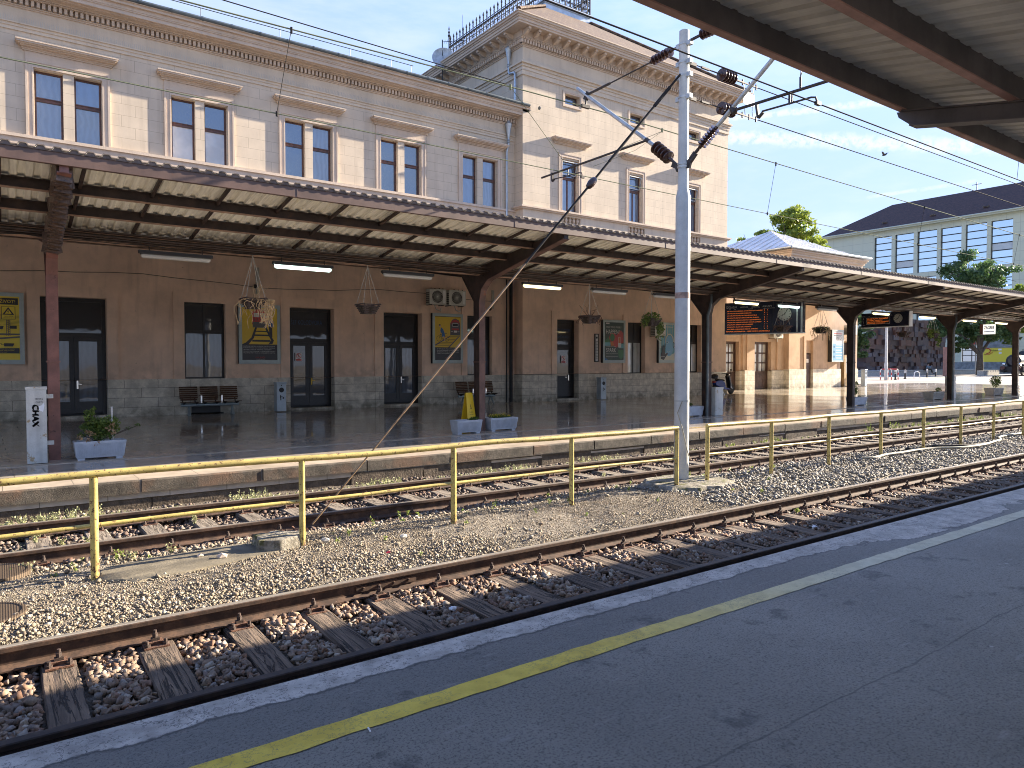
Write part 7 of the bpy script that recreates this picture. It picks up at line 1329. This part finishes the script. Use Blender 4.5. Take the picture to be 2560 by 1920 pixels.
m = MB(); [(T_('ZAGREB', .045 + dx, .25, .15, .43), T_('GLAVNI KOLODVOR', .05 + dx, .10, .06, .42)) for dx in (0, .006, .012)]; m.build('lettering', 'scooter_blue', r); m = MB(); [m.tube((M @ Vector((x, .03, .48)))[:], (M @ Vector((x, .03, .8)))[:], .012) for x in (.08, .44)]; m.build('hanger', 'brown_steel', r)
# ------------------------------------------------------------------ far side of the plaza
def onray(az_px, Y): return None
# office building: facade in the plane x = XB, running away from the tracks
XB = 135.
OB = empty('office_building', (XB, 60, ZP), 'large pale green office building with tall window bays and dark brown roof', 'office building')
bays = [(66.6, 69.8), (62.65, 65.95), (58.7, 62.0), (54.75, 58.1), (50.85, 54.1), (47.05, 50.25)]
m = MB(); ys = sorted([41, 79.5] + [v for b in bays for v in b]); zs = [0, 7.6, 8.2, 17.4, 18.2, 25.6, 26.6]
ground_ops = [(51.95, 54.35, 2.14, 5.0), (47.0, 51.3, 2.1, 4.4), (46.6, 51.5, 4.5, 5.9)]
cells = []
Y_ = sorted(set(ys + [v for o in ground_ops for v in o[:2]])); Z_ = sorted(set(zs + [v for o in ground_ops for v in o[2:]]))
for i in range(len(Y_) - 1):
    for j in range(len(Z_) - 1):
        cy, cz = (Y_[i] + Y_[i + 1]) / 2, (Z_[j] + Z_[j + 1]) / 2
        if any(a < cy < b for a, b in bays) and (18.2 < cz < 25.6 or 8.2 < cz < 17.4): continue
        if any(o[0] < cy < o[1] and o[2] < cz < o[3] for o in ground_ops): continue
        m.quad((XB, Y_[i + 1], Z_[j]), (XB, Y_[i], Z_[j]), (XB, Y_[i], Z_[j + 1]), (XB, Y_[i + 1], Z_[j + 1]))
for a, b in bays:
    for z0, z1 in ((18.2, 25.6), (8.2, 17.4)): m.quad((XB, a, z0), (XB + .5, a, z0), (XB + .5, a, z1), (XB, a, z1)); m.quad((XB, b, z0), (XB, b, z1), (XB + .5, b, z1), (XB + .5, b, z0)); m.quad((XB, a, z0), (XB, b, z0), (XB + .5, b, z0), (XB + .5, a, z0)); m.quad((XB, a, z1), (XB + .5, a, z1), (XB + .5, b, z1), (XB, b, z1))
m.quad((XB, 79.5, 0), (XB, 79.5, 26.6), (XB + 25, 79.5, 26.6), (XB + 25, 79.5, 0)); m.quad((XB, 41, 0), (XB + 25, 41, 0), (XB + 25, 41, 26.6), (XB, 41, 26.6)); m.build('walls', 'clad_panels', OB)
for bi, (a, b) in enumerate(bays):
    for z0, n in ((18.2, 6), (8.2, 7)):
        m = MB(); h = 7.4 if n == 6 else 9.2; k = h / n
        for i in range(n + 1): m.box(XB + .3, XB + .5, a, b, z0 + k * i - .07, z0 + k * i + .07)
        m.box(XB + .3, XB + .5, a, a + .08, z0, z0 + h); m.box(XB + .3, XB + .5, b - .08, b, z0, z0 + h); w_ = m.build('window', 'black_frame', OB)
        for i in range(n):
            g_ = 'facade_glass'
            if n == 6 and ((bi == 1 and i == 1) or (bi == 5 and i == 2)): g_ = 'curtain_glass'
            p = MB(); p.box(XB + .42, XB + .46, a + .08, b - .08, z0 + k * i + .07, z0 + k * (i + 1) - .07); p.build('pane', g_, w_)
m = MB(); m.add([(XB - .9, 81, 26.9), (XB - .9, 40, 26.9), (XB + 9, 44, 33.2), (XB + 9, 71, 33.2), (XB + 26, 81, 26.9), (XB + 26, 40, 26.9)], [(0, 1, 2, 3), (0, 3, 4), (1, 5, 2), (3, 2, 5, 4)]); m.build('roof', 'brown_roof', OB)
m = MB(); m.box(XB - .9, XB + .4, 40, 81, 26.6, 26.88); m.box(XB, XB + 26, 79.5, 81, 26.6, 26.88); m.tube((XB - 1, 40, 26.95), (XB - 1, 81, 26.95), .14); m.build('eaves', 'green_panel', OB)
m = MB(); [m.add([(XB + 1.5, y, 28.2 + .1), (XB + 1.5, y + 1, 28.3), (XB + .9, y + 1, 28.5), (XB + .9, y, 28.5)], [(0, 1, 2, 3)]) for y in (51, 59.5, 68)]; m.build('roof_hatch', 'zinc_roof', OB)
m = MB(); m.bar((XB + 9, 56, 33.2), (XB + 9, 56, 34.6), .1); m.bar((XB + 9, 55.2, 34.2), (XB + 9, 56.8, 34.2), .08); m.build('roof_aerial', 'black_iron', OB)
m = MB(); m.box(XB - .15, XB, 41, 79.5, 0, 2.05); m.build('stone_base', 'grey_stone', OB)
m = MB(); m.box(XB + .2, XB + .25, 51.95, 54.35, 2.14, 5.0); w_ = m.build('shop_window', 'street_glass', OB); m = MB()
for z in (2.14, 3.2, 4.05, 5.0): m.box(XB + .1, XB + .2, 51.95, 54.35, z - .05, z + .05)
for y in (52, 52.85, 54.3): m.box(XB + .1, XB + .2, y - .04, y + .04, 2.14, 5.0)
m.build('frame', 'black_frame', w_)
m = MB(); m.mi = 0; m.box(XB - .05, XB + .1, 46.8, 51.3, 2.1, 4.4); m.mi = 1; m.box(XB - .2, XB + .1, 46.6, 51.5, 4.5, 5.9); m.mi = 2; m.box(XB - .3, XB, 51.5, 53.1, 5.1, 6.0); m.mi = 2; pa = [(XB - .1, 50.4 + .45 * math.cos(t), 3.95 + .42 * math.sin(t)) for t in np.linspace(1.2, 5, 14)]; m.path(pa, .07, 5); m.path([(XB - .1, 50.9, 3.4), (XB - .1, 50.2, 3.3), (XB - .1, 49.6, 3.7)], .04, 5)
m.mi = 3; M = frameM((XB - .11, 50.0, 3.85), 0); text_into(m, 'Poker', 0, 0, .34, 0, w=1.2, M=M); m.mi = 4; m.path([(XB - .35, 52.6 + .25 * math.cos(t), 5.55 + .22 * math.sin(t)) for t in np.linspace(.5, 4.8, 10)], .05, 5); m.box(XB - .08, XB - .04, 48.3, 48.8, 4.0, 4.3); m.box(XB - .08, XB - .04, 48.3, 48.7, 3.4, 3.75)
m.build('shop_front', ['post_yellow', 'grey_stone', 'poster_red', 'black', 'white'], OB)
# block sculpture
rs = random.Random(12); m = MB(); rn = []; YS = 51.5; 
def topz(x): t = (x - 97) / 23; return 5.9 + 2.2 * math.sin(min(1, max(0, t)) * 2.9) - (.6 if x < 99 else 0)
z = .75; row = 0
while z < 8.6:
    h = rs.uniform(.55, .85); x = 96.0 + rs.uniform(0, .8) + (.5 if z > 3 else 0)
    while x < 121:
        w = rs.uniform(.75, 1.9)
        if z < topz(x) + rs.uniform(-.2, .3):
            k = MB(); k.box(-w / 2, w / 2, -.5, .5, -h / 2 * 1.05, h / 2 * 1.05); k.xform(Matrix.Translation((x + w / 2, YS + rs.uniform(-.28, .28), z + h / 2 + rs.uniform(-.06, .06))) @ Matrix.Rotation(R(rs.uniform(-5, 5)), 4, 'Y') @ Matrix.Rotation(R(rs.uniform(-9, 9)), 4, 'Z')); m.add(k.v, k.f); rn += [rs.random()] * 6
        x += w * .97
    z += h * .96
m.box(96.8, 120.5, YS - .1, YS + 2, .3, 5.6); rn += [.5] * 6
tag(m.build('block_sculpture', 'corten', rnd=rn), 'tall wall sculpture stacked from rusty brown and violet steel boxes', 'sculpture')
m = MB(); m.box(80, 150, 48, 54, 0, .9); m.box(80, 150, 47.93, 48.0, .78, .9); tag(m.build('stone_terrace', 'planter_stone'), 'long low pale stone terrace below the block sculpture', 'terrace')
m = MB(); [m.box(84, 95.5, 56 + .6 * k, 60, .9 + .2 * k, 1.1 + .2 * k) for k in range(5)]; tag(m.build('stone_steps', 'grey_stone'), 'grey stone steps at the left end of the terrace', 'steps')
# pillar, pole, barriers, bollards
m = MB(); m.box(97.2, 97.85, 40.7, 41.3, ZP, 3.95); tag(m.build('pillar', 'pillar_rust'), 'smooth rusty brown pillar standing before the right end of the sculpture', 'pillar')
m = MB(); m.lathe([(0, .16), (1.6, .16), (1.7, .12), (9, .10)], (69.12, 34.44, ZP), (69.12, 34.44, 20), n=14); tag(m.build('lamp_pole', 'mast_paint', smooth=True), 'pale grey pole standing between the red and white barriers', 'pole')
m = MB(); m.tube((112, 43.3, ZP), (112, 43.3, 6), .09); tag(m.build('street_pole', 'bin_steel'), 'thin blue grey pole in front of the yellow shop front', 'pole')
for i, (xa, ya, xb, yb) in enumerate(((68.69, 34.75, 69.05, 34.45), (69.30, 34.33, 69.62, 34.05))):
    r = empty('barrier', ((xa + xb) / 2, (ya + yb) / 2, ZP), ['red and white tubular barrier left of the grey pole', 'red and white tubular barrier right of the grey pole'][i], 'barrier', 'red and white barriers')
    xb, yb = xa + (xb - xa) * 2.2, ya + (yb - ya) * 2.2
    if i == 1: xa, ya, xb, yb = xa - 0, ya, xb, yb
    m = MB(); m.path([(xa, ya, ZP), (xa, ya, 1.25), (xa + (xb - xa) * .12, ya + (yb - ya) * .12, 1.33), (xa + (xb - xa) * .88, ya + (yb - ya) * .88, 1.33), (xb, yb, 1.25), (xb, yb, ZP)], .045, 8); m.build('frame', 'white', r)
    m = MB(); [m.tube((x, y, z), (x, y, z + .24), .05) for x, y in ((xa, ya), (xb, yb)) for z in (ZP + .05, ZP + .5)]; m.path([(xa + (xb - xa) * .12, ya + (yb - ya) * .12, 1.335), (xa + (xb - xa) * .88, ya + (yb - ya) * .88, 1.335)], .05, 8); m.build('red_bands', 'red', r)
proto = None
for i, (x, y) in enumerate(((71.5, 34.7), (75.8, 35.8), (83.4, 37.05), (87.9, 38.1))):
    lab = ['black bollard with white rings just right of the barriers', 'second black bollard with white rings from the left', 'black bollard in front of the seated person', 'rightmost black bollard near the rusty pillar'][i]
    if proto is None:
        proto = empty('bollard', (x, y, ZP), lab, 'bollard', 'black bollards on the plaza'); m = MB(); m.lathe([(0, .14), (.05, .14), (.06, .085), (.92, .085), (.98, .04)], (x, y, ZP), (x, y, 9), n=12); m.build('post', 'black', proto, smooth=True)
        m = MB(); [m.lathe([(0, .089), (.07, .089)], (x, y, ZP + z), (x, y, 9), n=12) for z in (.62, .76, .88)]; m.build('reflective_ring', 'white', proto)
    else: copy_tree(proto, None, (x, y, ZP), lab)
m = MB(); m.path([(79.2, 36.5, ZP), (79.25, 36.47, .9), (79.4, 36.4, 1.0), (79.6, 36.3, 1.0), (79.75, 36.2, .9), (79.85, 36.17, ZP)], .05, 8); tag(m.build('bicycle_stand', 'white', smooth=True), 'low white hoop stand between the bollards', 'bicycle stand')
# seated person
px_, py_ = 107.6, 47.75
def skin(name, pts, edges, radii, matn, parent=None, sub=2):
    me = bpy.data.meshes.new(name); o_ = wloc(parent) if parent else Vector((0, 0, 0)); me.from_pydata([tuple(Vector(p) - o_) for p in pts], edges, []); me.materials.append(MATS[matn]); o = bpy.data.objects.new(name, me); col.objects.link(o)
    if parent: o.parent = parent
    s_ = o.modifiers.new('skin', 'SKIN'); sv = me.skin_vertices.new() if not me.skin_vertices else me.skin_vertices[0]
    for i, rr in enumerate(radii): me.skin_vertices[0].data[i].radius = rr if isinstance(rr, tuple) else (rr, rr)
    me.skin_vertices[0].data[0].use_root = True; o.modifiers.new('sub', 'SUBSURF').levels = sub; o.modifiers['sub'].render_levels = sub; return o
H = lambda x, y, z: (px_ + x * 1.15, py_ + y * 1.15, .9 + z * 1.15)
pts = [H(0, .1, .08), H(.02, .08, .3), H(.12, .02, .52), H(.16, 0, .60), H(.20, -.02, .70), H(.22, -.03, .80), H(-.08, .0, .48), H(-.05, -.18, .25), H(.22, -.28, .3), H(.33, -.28, .42), H(.3, .05, .5), H(.48, -.1, .38), H(.62, -.2, .55), H(.68, -.22, .62), H(-.08, .0, .06), H(.2, -.35, .10), H(.3, -.42, -.35), H(.45, -.5, -.42), H(.12, .05, .06), H(.48, -.25, .10), H(.62, -.35, -.34), H(.8, -.42, -.40)]
edges = [(0, 1), (1, 2), (2, 3), (3, 4), (4, 5), (2, 6), (6, 7), (7, 8), (8, 9), (2, 10), (10, 11), (11, 12), (12, 13), (0, 14), (14, 15), (15, 16), (16, 17), (0, 18), (18, 19), (19, 20), (20, 21)]
rad = [(.15, .12), (.15, .12), (.15, .10), .05, .085, .10, .06, .048, .038, .03, .06, .048, .036, .03, .09, .075, .055, .04, .09, .075, .055, .04]
pr_ = skin('person', pts, edges, rad, 'skin'); tag(pr_, 'person in blue grey jacket and dark trousers sitting on the terrace edge with a phone', 'person')
skin('jacket', [pts[i] for i in (0, 1, 2, 6, 7, 8, 10, 11, 12)], [(0, 1), (1, 2), (2, 3), (3, 4), (4, 5), (2, 6), (6, 7), (7, 8)], [(.17, .14), (.175, .145), (.165, .12), .075, .062, .048, .075, .062, .046], 'jacket', pr_)
skin('trousers', [pts[i] for i in (0, 14, 15, 16, 18, 19, 20)], [(0, 1), (1, 2), (2, 3), (0, 4), (4, 5), (5, 6)], [(.17, .13), .105, .09, .065, .105, .09, .065], 'black', pr_)
m = MB(); m.ball(H(.19, -.0, .84), .13, 1, 1, .9); m.build('hair', 'hair', pr_, smooth=True); m = MB(); [m.ball(p, .07, 1.8, 1, .7) for p in (H(.5, -.5, -.44), H(.86, -.44, -.42))]; m.build('shoe', 'black', pr_, smooth=True)
m = MB(); m.box(px_ - .7, px_ - .2, py_ - .1, py_ + .3, .9, 1.02); tag(m.build('bag', 'black', bevel=.03), 'dark flat bag on the terrace beside the seated person', 'bag')
m = MB(); c = H(.72, -.24, .68); m.box(c[0] - .01, c[0] + .08, c[1] - .06, c[1] + .02, c[2] - .06, c[2] + .1); tag(m.build('phone', 'black'), 'phone held up by the seated person', 'phone')
# trees
def tree(x, y, h, crown, lab, trunk_r=.28, fork=2.5, mat_='tree_leaf', seed=1, size=.3, n=1):
    r = empty('tree', (x, y, ZP), lab, 'tree', 'broadleaf trees around the plaza'); rs = np.random.RandomState(seed); m = MB(); m.path([(x, y, 0), (x + .05, y, fork * .5), (x, y, fork)], [trunk_r * 1.2, trunk_r, trunk_r * .85], 10)
    for (cx, cy, cz, rx, rz, nn) in crown:
        m.path([(x, y, fork * .9), (x + (cx - x) * .35, y + (cy - y) * .4, fork + (cz - fork) * .5), (cx, cy, cz), (cx, cy, cz + rz * .5)], [trunk_r * .6, trunk_r * .4, trunk_r * .22, .03], 6)
        for k in range(5): a = rs.rand() * 6.28; m.path([(cx, cy, cz - rz * .3), (cx + math.cos(a) * rx * .5, cy + math.sin(a) * rx * .5, cz + rz * .1 * rs.normal()), (cx + math.cos(a) * rx * .85, cy + math.sin(a) * rx * .85, cz + rz * .4 * rs.normal())], [.1, .06, .02], 5)
    m.build('trunk', 'bark', r); m = MB(); rn = []
    for (cx, cy, cz, rx, rz, nn) in crown:
        for k in range(nn):                                        # clumps spread through the crown volume
            d = rs.normal(size=3); d /= np.linalg.norm(d); t = rs.rand() ** .45; c = (cx + d[0] * rx * t, cy + d[1] * rx * t, cz + d[2] * rz * t); tone = rs.rand() * .5
            leaves(m, rn, c, (1, 1, 1), 75, size, int(rs.rand() * 1e6), (rx * .26, rx * .26, rx * .17), tone=(tone, tone + .5))
    m.build('crown', mat_, r, rnd=rn)
tree(80.6, 52, 21, [(80.0, 52, 17.6, 3.2, 3.9, 80), (77.4, 54.0, 15.8, 2.9, 3.4, 60), (83.2, 51.2, 15.0, 2.8, 2.6, 40), (85.6, 50, 12.6, 2.4, 2.2, 30), (80, 52, 12.5, 5, 2.5, 40)], 'tall sunlit green tree rising behind the pavilion roof', .35, 8, seed=3, size=.26)
tree(110, 42, 17, [(109.0, 43.2, 14.3, 3.3, 3.3, 46), (111.5, 41.2, 13.4, 3.2, 3.0, 40), (110, 42.6, 10, 4.4, 2.6, 36), (107.2, 44.6, 6.6, 2.6, 1.7, 30), (111, 42.0, 6.8, 3.6, 1.8, 44), (113.5, 40.6, 6.2, 2.8, 1.5, 26), (108.3, 44.0, 4.6, 1.8, 1.1, 16)], 'large dark green tree in front of the office building, forked trunk below the name sign', .42, 3.4, 'dark_leaf', seed=5, size=.24)
tree(117, 38, 13, [(117, 39.0, 11.6, 2.2, 1.6, 26), (117.5, 37.5, 8, 3.2, 2.6, 40), (116, 36, 5.2, 2.8, 1.6, 24)], 'lighter yellow green tree at the right edge behind the large dark one', .3, 4, 'tree_leaf', seed=8, size=.26)
tree(84, 46.8, 9, [(84.6, 46.4, 6.2, 2.4, 2.2, 40), (85.6, 46.2, 4.0, 1.7, 1.3, 24), (83.5, 47, 8, 2.4, 1.5, 24)], 'dark leafy tree just left of the block sculpture', .22, 3, 'dark_leaf', seed=9, size=.22)
# steam locomotive at the right edge
lx, ly = 104.2, 36.0
r = empty('steam_locomotive', (lx, ly, ZP), 'black vintage steam locomotive on display at the right edge, seen from the front', 'locomotive')
m = MB(); m.lathe([(0, .3), (.06, .78), (.12, .86), (.2, .86), (.25, .82), (7.5, .84), (7.52, .2)], (lx, ly, 2.15), (lx + 9, ly, 2.15), n=28); m.build('boiler', 'loco_black', r, smooth=True)
m = MB(); m.disc((lx - .02, ly, 2.15), (-1, 0, 0), .55, .08); m.bar((lx - .12, ly - .45, 2.4), (lx - .12, ly + .45, 2.4), .04); m.bar((lx - .12, ly - .45, 1.95), (lx - .12, ly + .45, 1.95), .04); m.build('smokebox_door', 'lamp_body', r)
m = MB(); m.lathe([(0, .28), (.5, .24), (.9, .26), (.95, .32), (1.1, .3)], (lx + .7, ly, 2.85), (lx + .7, ly, 9), n=16); m.lathe([(0, .42), (.4, .4), (.6, .2)], (lx + 3, ly, 2.85), (lx + 3, ly, 9), n=16); m.build('chimney', 'loco_black', r, smooth=True)
m = MB(); m.box(lx + 7.4, lx + 9.6, ly - 1.35, ly + 1.35, 1.2, 3.6); m.box(lx + 7.2, lx + 9.9, ly - 1.5, ly + 1.5, 3.6, 3.72); m.build('cab', 'loco_black', r)
m = MB(); m.box(lx - .5, lx - .3, ly - 1.3, ly + 1.3, .95, 1.45); m.box(lx - .3, lx + 7.5, ly - 1.2, ly + 1.2, 1.3, 1.4); m.box(lx - .3, lx + 8, ly - .5, ly + .5, .7, 1.3); m.build('buffer_beam', 'loco_black', r)
for s_ in (-.88, .88):
    m = MB(); m.lathe([(0, .25), (.04, .25), (.06, .1), (.45, .12), (.46, .18), (.5, .18)], (lx - .98, ly + s_, 1.3), (lx + 1, ly + s_, 1.3), n=16); m.build('buffer', 'sign_brown', r, smooth=True); m = MB(); m.lathe([(0, .14), (.03, .18), (.22, .18), (.25, .1)], (lx - .55, ly + s_, 1.75), (lx + 1, ly + s_, 1.75), n=16); m.build('headlight', 'chrome', r, smooth=True)
m = MB(); m.box(lx - .25, lx + 1.6, ly - 1.35, ly - .85, .75, 1.5); m.box(lx - .25, lx + 1.6, ly + .85, ly + 1.35, .75, 1.5); m.build('cylinder_block', 'loco_black', r, bevel=.05)
for k in range(4):
    for s_ in (-.8, .7): m = MB(); wx = lx + 2.2 + 1.5 * k; m.lathe([(0, .5), (.03, .56), (.1, .52)], (wx, ly + s_, .83), (wx, ly + 2, .83), n=20); m.build('wheel', 'loco_black', r, smooth=True)
m = MB(); [m.box(lx - 1.5, lx + 12, ly + s_ - .035, ly + s_ + .035, ZP, ZP + .07) for s_ in (-.72, .72)]; tag(m.build('display_track', 'rail_steel'), 'short piece of track carrying the steam locomotive', 'track')
m = MB(); m.box(105, 110, 39.6, 40.4, ZP, .75); [m.box(105 + .55 * k, 105.3 + .55 * k, 39.6, 40.4, .75, .92) for k in range(9)]; tag(m.build('low_wall', 'planter_stone'), 'low notched stone edging at the foot of the large tree', 'wall')
